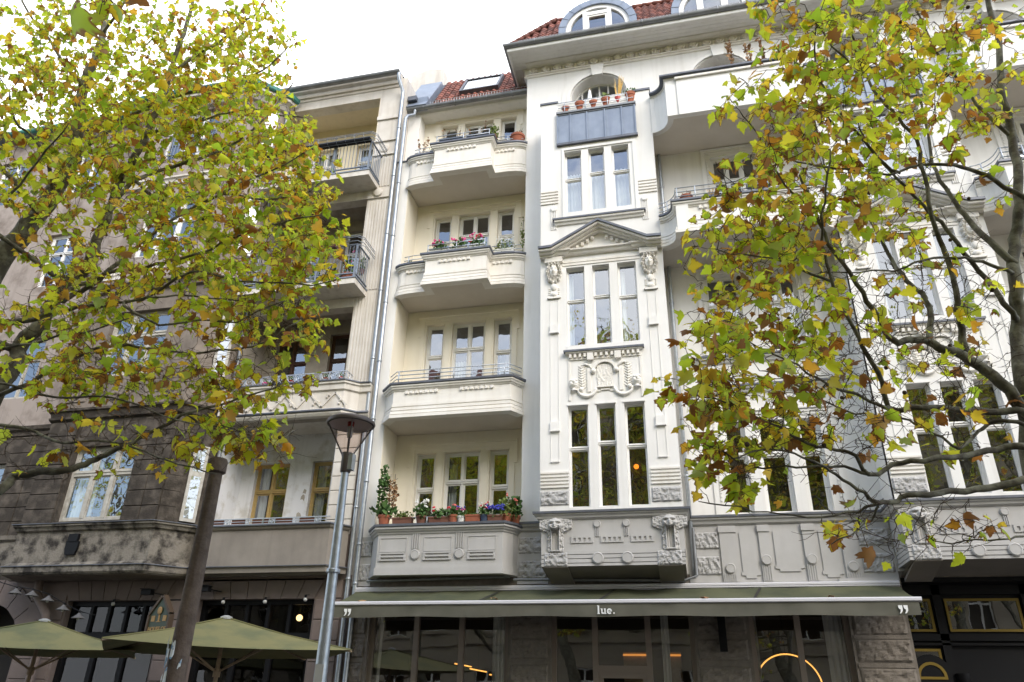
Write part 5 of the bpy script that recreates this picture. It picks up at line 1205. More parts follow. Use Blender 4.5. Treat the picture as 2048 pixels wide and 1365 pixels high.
# wall beyond the bay
FW = [rect(x, x+1.2, z0, z1) for x in (-19.2, -22.4, -25.6) for (z0, z1) in WR]
wall('wall', rect(-30, -16.4, 7.9, 19.1), [h for h in FW if h[0][1] > 8], A, 0.2, M['tanpink'], TB)
wall('wall', rect(-30, -16.4, 4.1, 7.9), [h for h in FW if h[0][1] < 8], A, 0.2, M['dark'], TB)
for h in FW: window(TB, h[0][0], h[1][0], h[0][1], h[2][1], A+0.12, cols=2, trans=[h[0][1]+1.25], fm='greyframe' if h[0][1] < 12 else 'frame', fw=0.07)
for k in range(7):
    for (xa, xb) in ((-17.95, -17.2), (-17.2, -16.5)): ashlar(TB, xa, xb, 5.2+k*0.375, 5.575+k*0.375, A-0.0005, 'dark', 0.04)
part('string_course', MB().sweep([(-30, A), (-16.42, A)], [(0, 8.2), (0.14, 8.2), (0.12, 8.1), (0.05, 8.05), (0.05, 7.95), (0, 7.92)]), M['dark'], TB)
part('string_course', MB().sweep([(-30, A), (-16.42, A)], [(0, 5.2), (0.14, 5.2), (0.12, 5.1), (0.05, 5.05), (0.05, 4.3), (0, 4.22)]), M['flaked'], TB)
part('copper_gutter', MB().tube([(-30, 15.55, 19.2), (-16.3, 15.55, 19.2)], 0.1, 8), M['copper'], TB, smooth=True)
downpipe(TB, [(-11.38,15.80,19), (-11.38,15.80,4.3)], r=0.05, mat='gutter')
part('room', MB().add([(-30,17.9,0),(-7.4,17.9,0),(-7.4,17.9,19),(-30,17.9,19)], [(0,1,2,3)]), M['room'], TB)
# ----- ground floor: pinkish rusticated plaster with flat arches over the pub windows
GW = [(-14.80, -12.15), (-11.22, -8.30)]
wall('wall', rect(-30, -7.45, 0, 4.08), [rect(a, b, 0.2, 3.60) for a, b in GW] + [arch(-17.1, 1.15, 0.14, 2.42, 16)], A, 0.35, M['pink'], TB)
def voussoirs(xa, xb, n):
    z0, z1 = 3.605, 4.04; yb = A-0.0005
    for k in range(n):
        t0, t1 = k/n, (k+1)/n; sp = 0.22
        bx0, bx1 = xa+(xb-xa)*t0, xa+(xb-xa)*t1; tx0 = bx0+sp*(2*t0-1); tx1 = bx1+sp*(2*t1-1); g = 0.010
        mb = MB().prism([(bx0+g, z0), (bx1-g, z0), (tx1-g, z1), (tx0+g, z1)], A-0.03, yb); part('voussoir', mb, M['pink'], TB)
voussoirs(-14.80, -12.15, 8); voussoirs(-11.22, -8.30, 7)
for (xa, xb) in [(-12.12, -11.25), (-8.27, -7.63), (-15.9, -14.85)]:
    k = 0; z = 0.15
    while z < 3.5: ashlar(TB, xa, xb, z, z+0.43, A-0.0005, 'pink', 0.03); z += 0.43
    ashlar(TB, xa+0.22 if xa > -15 else xa, xb-0.22 if xb < -7.7 and xa > -15 else xb, 3.6, 4.04, A-0.0005, 'pink', 0.03)
n = 9
for k in range(n):
    a0, a1 = PI*k/n+0.008, PI*(k+1)/n-0.008; q = [(-17.1+r*math.cos(a), 2.42+r*math.sin(a)) for (r, a) in ((1.17,a0),(1.72,a0),(1.72,a1),(1.17,a1))]
    if max(p[1] for p in q) < 4.12: part('voussoir', MB().prism(q, A-0.03, A-0.0005), M['pink'], TB)
for (xa, xb) in GW:
    y = A+0.16; mb = MB(); mb.box(xa, xb, y, y+0.1, 3.50, 3.60); mb.box(xa, xb, y-0.02, y+0.1, 2.72, 2.90); mb.box(xa, xa+0.12, y, y+0.1, 0.2, 2.72); mb.box(xb-0.12, xb, y, y+0.1, 0.2, 2.72); mb.box(xa, xa+0.12, y, y+0.1, 2.9, 3.5); mb.box(xb-0.12, xb, y, y+0.1, 2.9, 3.5)
    nl = 5 if xa > -12 else 5; cw = (xb-xa-0.24)/nl; cells = []
    for k in range(nl):
        a = xa+0.12+k*cw
        if k: mb.box(a-0.04, a+0.04, y-0.01, y+0.1, 2.9, 3.5)
        cells.append((a+0.04, a+cw-0.04, 2.92, 3.48))
    for k in range(3):
        a = xa+0.12+(xb-xa-0.24)*k/3
        if k: mb.box(a-0.06, a+0.06, y-0.01, y+0.1, 0.2, 2.72)
        cells.append((a+0.06, a+(xb-xa-0.24)/3-0.06, 0.3, 2.7))
    o = part('pub_window', mb, M['black'], TB)
    for c in cells: pane(o, *c, y+0.05, M['pubglass'])
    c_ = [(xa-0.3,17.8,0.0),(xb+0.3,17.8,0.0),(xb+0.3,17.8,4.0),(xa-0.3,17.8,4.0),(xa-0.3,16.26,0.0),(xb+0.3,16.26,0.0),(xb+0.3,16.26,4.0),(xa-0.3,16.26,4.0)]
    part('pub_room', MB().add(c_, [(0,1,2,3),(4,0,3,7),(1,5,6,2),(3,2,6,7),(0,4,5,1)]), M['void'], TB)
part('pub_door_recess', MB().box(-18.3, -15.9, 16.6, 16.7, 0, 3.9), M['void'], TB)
part('drain_pipe', MB().tube([(-15.62,15.72,4.05), (-15.58,15.72,3.72), (-15.16,15.72,3.28), (-15.12,15.72,3.05), (-15.12,15.72,0.1)], 0.10, 10), M['pink'], TB, smooth='auto')

# ------------------------------------------------------------------ awning with its lettering
AW = thing('awning', (-1.77, 15.85, 3.7), 'long olive green shop awning with white bar and lettered valance above the shop windows', 'awning')
AX0, AX1 = -7.27, 3.74
part('cassette', MB().sweep([(AX0, 15.86), (AX1, 15.86)], [(0, 3.81), (0.10, 3.81), (0.12, 3.79), (0.12, 3.755), (0.09, 3.75), (0.12, 3.745), (0.12, 3.72), (0.05, 3.70), (0, 3.70)]), M['alu'], AW)
part('wall_rail', MB().box(2.7, AX1, 15.80, 15.858, 3.815, 3.87), M['grey'], AW)
mb = MB(); nx, ny = 120, 6; vs = []
for j in range(ny+1):
    t = j/ny; y = 15.74-(15.74-14.63)*t; z = 3.705-(3.705-3.345)*t-0.035*math.sin(PI*t)
    for i in range(nx+1):
        x = AX0+0.02+(AX1-AX0-0.04)*i/nx; vs.append((x, y, z+(0.016*math.sin(i*0.62)+0.010*math.sin(i*0.23+1))*(1-t*.7)*math.sin(PI*min(1, t*1.3+.2))-0.02*noise.noise((x*.8, t*2, 3))))
mb.add(vs, [(j*(nx+1)+i, j*(nx+1)+i+1, (j+1)*(nx+1)+i+1, (j+1)*(nx+1)+i) for j in range(ny) for i in range(nx)])
part('cloth', mb, M['awning'], AW, smooth=True)
for x in (-4.0, -1.62, 1.2):
    mb = MB(); mb.add([(x,15.7,3.70),(x+0.05,15.7,3.70),(x-0.16,14.7,3.372),(x-0.21,14.7,3.372)], [(0,1,2,3)]); part('cloth_seam', mb, M['void'], AW)
part('front_bar', MB().sweep([(AX0-0.02, 14.62), (AX1+0.02, 14.62)], [(-0.04, 3.375), (0.03, 3.375), (0.05, 3.355), (0.05, 3.315), (0.03, 3.30), (-0.04, 3.30)]), M['alu'], AW)
mb = MB(); vs = []; nx = 220
for j in range(4):
    for i in range(nx+1):
        x = AX0+0.03+(AX1-AX0-0.06)*i/nx; vs.append((x, 14.60-0.006*math.sin(i*0.55)*j/3-0.012*noise.noise((x*1.7, j*.4, 1)), 3.302-0.075*j-(0.01*math.sin(i*0.13) if j == 3 else 0)))
mb.add(vs, [(j*(nx+1)+i, j*(nx+1)+i+1, (j+1)*(nx+1)+i+1, (j+1)*(nx+1)+i) for j in range(3) for i in range(nx)])
part('valance', mb, M['valance'], AW, smooth=True)
YV = 14.575
def letters(shapes, ox, oz, s, name):
    mb = MB()
    for sh in shapes:
        if sh[0] == 'p': mb.prism([(ox+s*a, oz+s*b) for a, b in sh[1]], YV, YV+0.006)
        else:
            _, cx, cz, r0, r1, a0, a1, sq = sh; n = 16
            for i in range(n):
                t0, t1 = math.radians(a0+(a1-a0)*i/n), math.radians(a0+(a1-a0)*(i+1)/n)
                q = [(ox+s*(cx+r*math.cos(t)*sq), oz+s*(cz+r*math.sin(t))) for (r, t) in ((r0,t0),(r1,t0),(r1,t1),(r0,t1))]
                mb.add([(p[0], YV, p[1]) for p in q]+[(p[0], YV+0.006, p[1]) for p in q], [(0,1,2,3),(1,5,6,2),(0,3,7,4)])
    return part(name, mb, M['print'], AW)
# l u e . with slab serifs, x-height 1
l_ = [('p', [(0.1,0),(0.62,0),(0.62,0.14),(0.5,0.14),(0.5,1.55),(0.1,1.55),(0.1,1.42),(0.2,1.40),(0.2,0.14),(0.1,0.14)])]
u_ = [('p', [(0.75,0.98),(1.13,0.98),(1.13,0.40),(0.86,0.40),(0.86,0.84),(0.75,0.84)]), ('a', 1.20, 0.36, 0.07, 0.36, 180, 330, 1.0), ('p', [(1.36,0.98),(1.72,0.98),(1.72,0.14),(1.84,0.14),(1.84,0.0),(1.46,0.0),(1.46,0.84),(1.36,0.84)])]
e_ = [('a', 2.42, 0.49, 0.24, 0.52, 0, 318, 0.95), ('p', [(2.1,0.43),(2.91,0.43),(2.91,0.56),(2.1,0.56)])]
d_ = [('a', 3.28, 0.15, 0.0, 0.16, 0, 360, 1.0)]
letters(l_+u_+e_+d_, -1.83, 3.115, 0.098, 'lettering')
def quote(x0):
    q = []
    for dx in (0, 0.62):
        q += [('p', [(dx+0.02,1.0),(dx+0.5,1.0),(dx+0.5,0.62),(dx+0.47,0.38),(dx+0.36,0.16),(dx+0.16,0.0),(dx+0.06,0.05),(dx+0.2,0.24),(dx+0.24,0.5),(dx+0.10,0.56),(dx+0.02,0.72)])]
    return letters(q, x0, 3.10, 0.135, 'quotation_mark')
quote(-6.93); quote(3.36)
for x in (-7.0, -3.4, 0.4, 3.5):
    part('folding_arm', MB().tube([(x, 15.75, 3.60), (x+0.25, 15.15, 3.34), (x+0.02, 14.68, 3.31)], 0.02, 6), M['alu'], AW)

# ------------------------------------------------------------------ lamp, post
LX, LY = -4.24, 8.5
LP = thing('street_lamp', (LX, LY, 0), 'tall galvanised street lamp with funnel shaped glass head beside the parasols', 'street lamp')
part('pole', MB().lathe([(0.10,0.1),(0.10,0.9),(0.085,1.0),(0.074,1.8),(0.047,4.25),(0.0,4.25)], 16, (LX, LY, 0)), M['galv'], LP, smooth='auto')
part('collar', MB().lathe([(0.058,4.20),(0.066,4.21),(0.066,4.40),(0.078,4.44),(0.074,4.46),(0.0,4.46)], 14, (LX, LY, 0)), M['lampdark'], LP, smooth='auto')
part('mounting_box', MB().box(LX+0.035, LX+0.10, LY-0.05, LY+0.05, 4.23, 4.44), M['galv'], LP)
part('funnel_glass', MB().lathe([(0.065,4.46),(0.285,4.84)], 28, (LX, LY, 0)), M['lampglass'], LP, smooth=True)
part('rim', MB().lathe([(0.285,4.835),(0.31,4.84),(0.318,4.86),(0.31,4.885),(0.285,4.89),(0.285,4.835)], 36, (LX, LY, 0)), M['lampdark'], LP, smooth='auto')
part('lid', MB().lathe([(0.30,4.888),(0.27,4.915),(0.18,4.94),(0.0,4.95)], 28, (LX, LY, 0)), M['lampdark'], LP, smooth='auto')
part('reflector', MB().lathe([(0.286,4.84),(0.25,4.872),(0.12,4.885),(0.0,4.885)], 28, (LX, LY, 0)), matte('lamp_reflector', (0.74, 0.65, 0.62), rough=0.6), LP, smooth='auto')
for k in range(4):
    a = PI*2*k/4+0.5; part('strut', MB().tube([(LX+0.068*math.cos(a), LY+0.068*math.sin(a), 4.44), (LX+0.295*math.cos(a), LY+0.295*math.sin(a), 4.85)], 0.010, 6), M['lampdark'], LP)
part('bulb', MB().lathe([(0,4.66),(0.03,4.67),(0.038,4.72),(0.038,4.82),(0.0,4.83)], 10, (LX, LY, 0)), M['enamel'], LP, smooth=True)
part('bulb_socket', MB().lathe([(0.042,4.82),(0.046,4.88),(0.0,4.88)], 10, (LX, LY, 0)), M['redpot'], LP, smooth=True)
part('sticker', MB().box(LX-0.03, LX+0.07, LY-0.093, LY-0.0865, 1.72, 1.95), M['enamel'], LP)
part('pole_band', MB().lathe([(0.078,2.96),(0.083,2.97),(0.083,3.0),(0.078,3.01)], 14, (LX, LY, 0)), M['galv'], LP)
PX, PY = -4.68, 6.5
PO = thing('old_post', (PX, PY, 0), 'brown weathered concrete post with round cap, torn posters on it, between the two parasols', 'post')
part('shaft', MB().lathe([(0.108,0.0),(0.102,1.0),(0.066,3.66),(0.0,3.66)], 10, (PX, PY, 0)), M['post'], PO, smooth='auto')
part('cap', MB().lathe([(0.072,3.645),(0.096,3.66),(0.098,3.77),(0.085,3.80),(0.0,3.815)], 14, (PX, PY, 0)), M['post'], PO, smooth='auto')
mb = MB()
for k in range(9):
    a = -PI/2+U(-1.0, 1.0); z = U(1.55, 1.95); r = 0.108; w_, h_ = U(.1, .3), U(.06, .16); vs = []
    for i in range(4):
        for j in range(2): t = a+w_*(i/3-.5)*1.6; vs.append((PX+(r+U(0,.014))*math.cos(t), PY+(r+U(0,.014))*math.sin(t), z+h_*j+U(-.03,.03)))
    mb.add(vs, [(2*i, 2*i+2, 2*i+3, 2*i+1) for i in range(3)])
part('torn_posters', mb, M['paper'], PO, kind='stuff')

# ------------------------------------------------------------------ parasols
def parasol(cx, cy, zt, half, rot, label):
    p = thing('parasol', (cx, cy, 0), label, 'parasol', 'olive parasols in front of the pub')
    ze = zt-0.52; n = 4; cn = [(cx+half*math.cos(rot+PI/2*k), cy+half*math.sin(rot+PI/2*k), ze) for k in range(4)]; top = Vector((cx, cy, zt)); m_ = 8
    mb = MB()
    for k in range(4):
        a, b = Vector(cn[k]), Vector(cn[(k+1)%4]); vs = []
        for i in range(m_+1):
            for j in range(m_+1):
                q = top.lerp(a.lerp(b, j/m_), i/m_); q.z -= 0.05*math.sin(PI*j/m_)*(i/m_)+0.03*math.sin(PI*i/m_); vs.append(tuple(q))
        mb.add(vs, [(i*(m_+1)+j, (i+1)*(m_+1)+j, (i+1)*(m_+1)+j+1, i*(m_+1)+j+1) for i in range(m_) for j in range(m_)])
    part('canopy', mb, M['parasol'], p, smooth=False)
    for k in range(4):
        a = Vector(cn[k]); part('piping', MB().tube([tuple(top+Vector((0,0,.01))), tuple(top.lerp(a, .5)-Vector((0,0,.025))), tuple(a+Vector((0,0,.005)))], 0.012, 5), M['parasol'], p)
        part('rib', MB().tube([(cx,cy,zt-0.08), tuple(a-Vector((0,0,.02)))], 0.016, 6), M['wood'], p)
        part('strut', MB().tube([(cx,cy,ze-0.35), tuple(top.lerp(a, .5)-Vector((0,0,.06)))], 0.016, 6), M['wood'], p)
    part('mast', MB().lathe([(0.035,0.13),(0.035,zt-0.03),(0,zt-0.03)], 10, (cx, cy, 0)), M['wood'], p)
    part('finial', MB().lathe([(0.10,zt-0.02),(0.10,zt+0.015),(0.04,zt+0.04),(0,zt+0.04)], 14, (cx, cy, 0)), M['enamel'], p, smooth='auto')
    part('slider', MB().lathe([(0.06,ze-0.42),(0.06,ze-0.3),(0.04,ze-0.28)], 10, (cx, cy, 0)), M['wood'], p)
    part('base_plate', MB().box(cx-.35, cx+.35, cy-.35, cy+.35, 0.13, 0.2), M['pave'], p)
parasol(-8.0, 12.2, 2.83, 2.55, math.radians(-96), 'olive green square parasol nearest the lamp, its corner towards the street')
parasol(-12.15, 12.6, 2.83, 2.4, math.radians(-97), 'olive green square parasol under the arched doorway at the left')

# ------------------------------------------------------------------ pub sign, lamps over the pub
SX, SY, SZ = -11.5, 15.05, 2.35
PS = thing('pub_sign', (SX, SY, SZ), 'dark green house shaped pub sign with carved frame and gold lettering behind the post', 'sign')
ang = math.radians(-18)
def sgn(mb): 
    c, s_ = math.cos(ang), math.sin(ang)
    mb.v = [(SX+v[0]*c-v[1]*s_, SY+v[0]*s_+v[1]*c, SZ+v[2]) for v in mb.v]; return mb
ol = [(-0.34,0.1),(0.34,0.1),(0.34,0.84),(0.0,1.22),(-0.34,0.84)]
part('board', sgn(MB().prism(ol, -0.03, 0.03)), M['sign'], PS)
mb = MB()
for i in range(5):
    a, b = Vector(ol[i]), Vector(ol[(i+1)%5]); d = (b-a).normalized(); nn = Vector((d.y, -d.x))*0.05
    q = [a-nn*0.2, b-nn*0.2, b+nn, a+nn]
    mb.add([(p.x, -0.06, p.y) for p in q]+[(p.x, 0.06, p.y) for p in q], [(0,1,2,3),(4,7,6,5),(0,4,5,1),(2,6,7,3)])
part('carved_frame', sgn(mb), M['signframe'], PS)
def text_mesh(body, size):
    cu = bpy.data.curves.new('lettering', 'FONT'); cu.body = body; cu.size = size; cu.extrude = 0.004; cu.offset = 0.004; cu.align_x = 'CENTER'; cu.space_character = 1.05
    o = bpy.data.objects.new('lettering', cu); COL.objects.link(o); dg = bpy.context.evaluated_depsgraph_get()
    me = bpy.data.meshes.new_from_object(o.evaluated_get(dg)); bpy.data.objects.remove(o); return me
for (t, z, s_) in (('HOUSE OF', 0.50, 0.125), ('100', 0.26, 0.22)):
    me = text_mesh(t, s_); me.materials.clear(); me.materials.append(M['signtext'])
    c, s2 = math.cos(ang), math.sin(ang)
    put('lettering', me, PS, (SX+0.036*s2*1.0, SY-0.036*c, SZ+z), rot=(PI/2, 0, ang))
mb = MB(); mb.lathe([(0.0,0.0),(0.085,0.02),(0.06,0.03),(0,0.03)], 14, (0, -0.03, 0.92), 'y'); mb.box(-0.02, 0.02, -0.045, -0.031, 0.70, 0.84); mb.box(-0.07, 0.07, -0.045, -0.031, 0.685, 0.70)
for sx in (-0.2, 0.2): mb.box(sx-0.06, sx+0.06, -0.04, -0.031, 0.70, 0.82)
part('gilt_emblem', sgn(mb), M['signtext'], PS)
part('bracket', MB().tube([(SX, SY+0.05, SZ+1.15), (SX+0.1, 15.88, SZ+1.25)], 0.018, 6), M['black'], PS)
def spot(x, z, label):
    s = thing('spotlight', (x, 15.6, z), label, 'spotlight', 'floodlights over the pub windows')
    part('housing', MB().box(x-0.13, x+0.13, 15.55, 15.68, z-0.055, z+0.055), M['black'], s); part('visor', MB().prism([(x-0.14,z+0.06),(x+0.14,z+0.06),(x+0.13,z+0.075),(x-0.13,z+0.075)], 15.5, 15.7), M['black'], s)
    part('arm', MB().tube([(x+0.1, 15.68, z), (x+0.28, 15.86, z-0.03)], 0.012, 5), M['black'], s)
spot(-12.42, 3.74, 'small black floodlight above the pub sign'); spot(-10.93, 3.80, 'small black floodlight right of the post, under the pale balcony')
FE = thing('festoon_lights', (-14, 14.2, 3.6), 'black cable sagging to the pub window with small enamel lamp shades', 'festoon lights')
pts = [(-15.6+0.42*i, 14.2+0.1*i*0.4, 3.98-0.12*i-0.06*math.sin(i*1.3)) for i in range(8)]
part('cable', MB().tube(pts, 0.010, 5), M['black'], FE)
for i in (2, 3, 4, 5, 6):
    x, y, z = pts[i]; z -= 0.1
    sh = part('lamp_shade', MB().lathe([(0.02,0.07),(0.05,0.03),(0.14,-0.04),(0.138,-0.045),(0.05,0.02)], 16, (x, y, z)), M['enamelgrey'], FE, smooth='auto')
    part('lamp_cord', MB().tube([(x,y,z+0.06),(x,y,z+0.11)], 0.02, 6), M['black'], sh)
    part('bulb', MB().ball((x, y, z-0.05), 0.03, 8), M['enamel'], sh, smooth=True)
for k, (x, z) in enumerate([(-13.35,3.5),(-11.28,3.52),(-10.45,3.52),(-9.4,3.52),(-8.42,3.56)]):
    b = thing('hanging_bulb', (x, 15.7, z), ['frosted bulb hanging over the pub window left of the pub sign', 'frosted bulb beside the post, at the edge of the pub window', 'second frosted bulb right of the post over the pub window', 'frosted bulb over the middle of the right pub window', 'frosted bulb at the top right corner of the pub window'][k], 'light bulb', 'frosted bulbs over the pub windows')
    part('globe', MB().ball((x, 15.7, z), 0.045, 10), M['enamel'], b, smooth=True); part('socket', MB().lathe([(0.025,0.03),(0.03,0.10),(0,0.1)], 8, (x, 15.7, z)), M['black'], b)
    part('hook', MB().tube([(x, 15.7, z+0.1), (x, 15.87, z+0.12)], 0.006, 4), M['black'], b)
il = thing('indoor_lamp', (-9.15, 16.9, 3.3), 'lit round lamp glowing inside the right pub window', 'lamp'); part('globe', MB().ball((-9.15, 16.9, 3.30), 0.075, 12), M['bulbglow'], il, smooth=True); part('cord', MB().tube([(-9.15,16.9,3.37),(-9.15,16.9,4.0)], 0.01, 5), M['black'], il)
ol_ = thing('paper_lamp', (-1.0, 15.62, 6.0), 'small orange lamp glowing behind the first floor bay window', 'lamp'); part('globe', MB().ball((-1.02, 15.62, 6.20), 0.055, 12), M['orange'], ol_, smooth=True); part('cord', MB().tube([(-1.02,15.62,6.26),(-1.02,15.62,7.4)], 0.005, 4), M['black'], ol_)
rl = thing('ring_lamp', (1.95, 16.6, 2.2), 'thin glowing ring lamp hanging in the right shop window', 'lamp')
part('light_ring', MB().tube([(1.62+0.62*math.cos(t), 16.7, 1.95+0.62*math.sin(t)) for t in [math.radians(-60+ (235)*i/40) for i in range(41)]], 0.014, 6), M['warm'], rl)
part('hanger', MB().tube([(1.62,16.7,2.57),(1.62,16.7,3.9)], 0.005, 4), M['black'], rl)
for k, (x, z) in enumerate([(-5.3,2.35),(-4.95,2.25),(-4.5,2.14)]):
    t = thing('tube_lamp', (x, 17.2, z), ['slim glowing tube lamp deep in the left shop window, the left one of three', 'slim glowing tube lamp in the middle of the three in the left shop window', 'slim glowing tube lamp at the right of the three in the left shop window'][k], 'lamp', 'tube lamps in the shop')
    part('tube', MB().tube([(x, 17.0, z), (x+0.3, 17.3, z-0.05)], 0.014, 6), M['warm'], t); part('cord', MB().tube([(x+0.15,17.15,z),(x+0.15,17.15,3.9)], 0.004, 4), M['black'], t)
hs = thing('house_number_plate', (-17.62, 15.8, 3.75), 'small white enamel plate on the pinkish wall at the left edge', 'plate'); part('plate', MB().box(-17.75, -17.5, 15.83, 15.86, 3.62, 3.92), M['enamel'], hs)
bx = thing('wall_lamp', (-0.4, 15.75, 3.0), 'black slim wall lamp on the rough pier under the awning', 'lamp'); part('body', MB().box(0.36, 0.50, 15.7, 15.82, 2.55, 3.3), M['black'], bx); part('back_plate', MB().box(0.39, 0.47, 15.82, 15.86, 2.7, 3.2), M['black'], bx)

# ------------------------------------------------------------------ pots and plants on the balconies
def leaves(mb, c, r, n, s, up=0.3, flat=1.0):
    for _ in range(n):
        d = Vector((rnd.gauss(0,1), rnd.gauss(0,1), rnd.gauss(0,1)*flat))
        if d.length < 1e-3: continue
        d.normalize(); p = Vector(c)+Vector((d.x*r[0], d.y*r[1], d.z*r[2]))*(rnd.random()**0.4)
        a = Vector((U(-1,1), U(-1,1), U(-.3,1)*1.0+up)).normalized(); b = a.cross(Vector((U(-1,1),U(-1,1),U(-1,1)))).normalized(); k = s*U(.6,1.3)
        q = [p-b*k*.35, p+a*k*.5+b*k*.35*0-b*k*0.4, p+a*k, p+a*k*.5+b*k*.4, p+b*k*.35]
        mb.add([tuple(v) for v in q], [(0,1,2,3,4)])
    return mb
def pot_mb(x, y, z, r, h):
    return MB().lathe([(0,0),(r*.72,0),(r*.92,h*.75),(r,h*.76),(r*1.04,h),(r*.94,h),(r*.9,h*.8),(0,h*.8)], 16, (x, y, z))
def potted(x, y, z, r, h, label, pot='terracotta', plant=None, group=None, cat='flower pot', name='flower_pot'):
    t = thing(name, (x, y, z), label, cat, group); part('pot', pot_mb(x, y, z, r, h), M[pot], t, smooth='auto')
    if plant: plant(t, x, y, z+h)
    return t
def boxed(x0, x1, y, z, h, label, mat, plant=None, group=None, d=0.08):
    t = thing('flower_box', ((x0+x1)/2, y, z), label, 'flower box', group)
    mb = MB(); mb.add([(x0+.01,y-d+.01,z),(x1-.01,y-d+.01,z),(x1-.01,y+d-.01,z),(x0+.01,y+d-.01,z),(x0,y-d,z+h),(x1,y-d,z+h),(x1,y+d,z+h),(x0,y+d,z+h)], [(0,3,2,1),(0,1,5,4),(1,2,6,5),(2,3,7,6),(3,0,4,7),(4,5,6,7)])
    part('trough', mb, M[mat], t); part('rim', MB().box(x0-.008, x1+.008, y-d-.008, y-d, z+h-.03, z+h+.004), M[mat], t)
    if plant: plant(t, (x0+x1)/2, y, z+h)
    return t
def green(r, h, n=90, s=0.07, mat='herb', fl=None, nf=8, fs=0.03, spread=None):
    def f(t, x, y, z):
        part('foliage', leaves(leaves(MB(), (x, y, z+h*.4), (spread or r, r, h*.5), int(n*1.3), s*.8), (x, y-.03, z), ((spread or r)*1.15, r*1.2, h*.35), int(n*.5), s*.7), M[mat], t, kind='stuff')
        if fl:
            for k, fm in enumerate(fl if isinstance(fl, (list, tuple)) else [fl]):
                mb = MB()
                for _ in range(nf):
                    c = (x+U(-1,1)*(spread or r), y-abs(U(0,1))*r, z+h*U(.45,1.15))
                    for j in range(5): mb.ball((c[0]+U(-1,1)*fs, c[1]+U(-1,1)*fs, c[2]+U(-1,1)*fs*.7), fs*.55, 5)
                part('blossoms', mb, M[fm], t, kind='stuff')
    return f
def stems(n, h, mat='dry', r=0.06, leafy=0.03, nl=14):
    def f(t, x, y, z):
        mb = MB(); lf = MB()
        for _ in range(n):
            a, b = U(-1,1)*r, U(-1,1)*r*.5; hh = h*U(.7,1.1); e = (x+a*2.4, y+b*2, z+hh)
            mb.tube([(x+a*.4, y+b*.4, z-.02), (x+a*1.5, y+b, z+hh*.5), e], [.007,.006,.003], 4)
            for k in range(nl): q = U(.3,1); leaves(lf, (x+a*(.4+2*q), y+b*q*2, z+hh*q), (.02,.02,.03), 1, leafy*2)
        part('stalks', mb, M['twig' if mat == 'dry' else mat], t, kind='stuff')
        if nl: part('foliage', lf, M[mat], t, kind='stuff')
    return f
z1, y1 = 5.072, 15.44
G1 = 'pots along the first floor loggia parapet'
def trellis(t, x, y, z):
    mb = MB()
    for k in range(4): mb.tube([(x-.17+k*.11, y+.04, z-.05), (x-.17+k*.11, y+.04, z+.95)], .008, 4)
    for k in range(6): mb.tube([(x-.2+.02*k, y+.05, z+.05+.13*k), (x+.22, y+.05, z+.2+.13*k)], .007, 4)
    part('trellis', mb, M['twig'], t)
    part('foliage', leaves(leaves(leaves(MB(), (x-.02,y,z+.1), (.3,.14,.16), 90, .11), (x-.1,y+.05,z+.65), (.13,.1,.42), 200, .075), (x-.1,y+.05,z+1.05), (.08,.07,.12), 40, .06), M['herb'], t, kind='stuff')
    part('dry_creeper', leaves(MB(), (x+.13,y+.05,z+.5), (.12,.08,.36), 110, .07), M['dry'], t, kind='stuff')
potted(-6.62, y1, z1, .14, .22, 'terracotta pot with a tall climber on a trellis, left end of the first floor parapet', plant=trellis, group=G1, cat='potted plant')
boxed(-6.40, -5.95, y1, z1, .15, 'brown trough of short yellowish grasses beside the climber', 'brownbox', green(.09, .16, 110, .06, 'herb2', spread=.22), G1)
potted(-5.75, y1, z1, .12, .18, 'dark pot of white geraniums left of the first floor window', 'brownbox', green(.17, .30, 110, .08, 'herb', 'whitef', 9, .035), G1, 'potted plant')
boxed(-5.55, -5.08, y1, z1, .14, 'brown trough with a single red geranium above low dark leaves', 'brownbox', green(.12, .2, 110, .08, 'herb', 'redf', 3, .03, spread=.22), G1)
potted(-5.0, y1-.02, z1, .12, .17, 'small terracotta pot with two salmon pink geraniums', 'terracotta', green(.11, .22, 60, .07, 'herb', 'coral', 4, .025), G1, 'potted plant')
potted(-4.82, y1-.03, z1, .09, .14, 'white pot with pink blossoms and trailing blue lobelia', 'whitebox', green(.11, .2, 60, .06, 'herb', ['pinkf', 'bluef'], 6, .02), G1, 'potted plant')
boxed(-4.72, -4.38, y1, z1, .16, 'reddish trough with bare soil in the middle of the parapet', 'terracotta', green(.05, .05, 20, .05, 'herb', spread=.12), G1)
potted(-4.3, y1-.02, z1, .1, .15, 'green pot of white and red begonias', 'bluebox', green(.13, .24, 90, .07, 'herb', ['whitef', 'redf'], 8, .02), G1, 'potted plant')
boxed(-4.22, -3.9, y1, z1, .14, 'brown trough full of deep blue lobelia', 'brownbox', green(.12, .2, 100, .05, 'herb', 'bluef', 34, .026, spread=.2), G1)
potted(-3.86, 15.55, z1, .13, .18, 'terracotta pot of feathery light green bush near the bay', 'terracotta', green(.19, .4, 200, .07, 'herb2'), G1, 'potted plant')
potted(-3.70, 15.72, z1, .13, .18, 'terracotta pot of tall coral geranium against the pier', 'terracotta', green(.16, .5, 150, .09, 'herb', 'coral', 4, .035), G1, 'potted plant')
z3 = 12.075
for k, (a, b) in enumerate([(-6.05, -5.55), (-5.5, -5.02), (-4.97, -4.55)]):
    boxed(a, b, 15.47, z3, .14, ['white flower box of pale pink geraniums, left box of the third floor balcony', 'white flower box of magenta geraniums, middle box of the third floor balcony', 'white flower box of red and pink geraniums, right box of the third floor balcony'][k], 'whitebox', green(.12, .3, 90, .08, 'herb', [['pinkf'], ['pinkf'], ['redf', 'pinkf']][k], 6, .04, spread=.22), 'flower boxes of the third floor loggia')
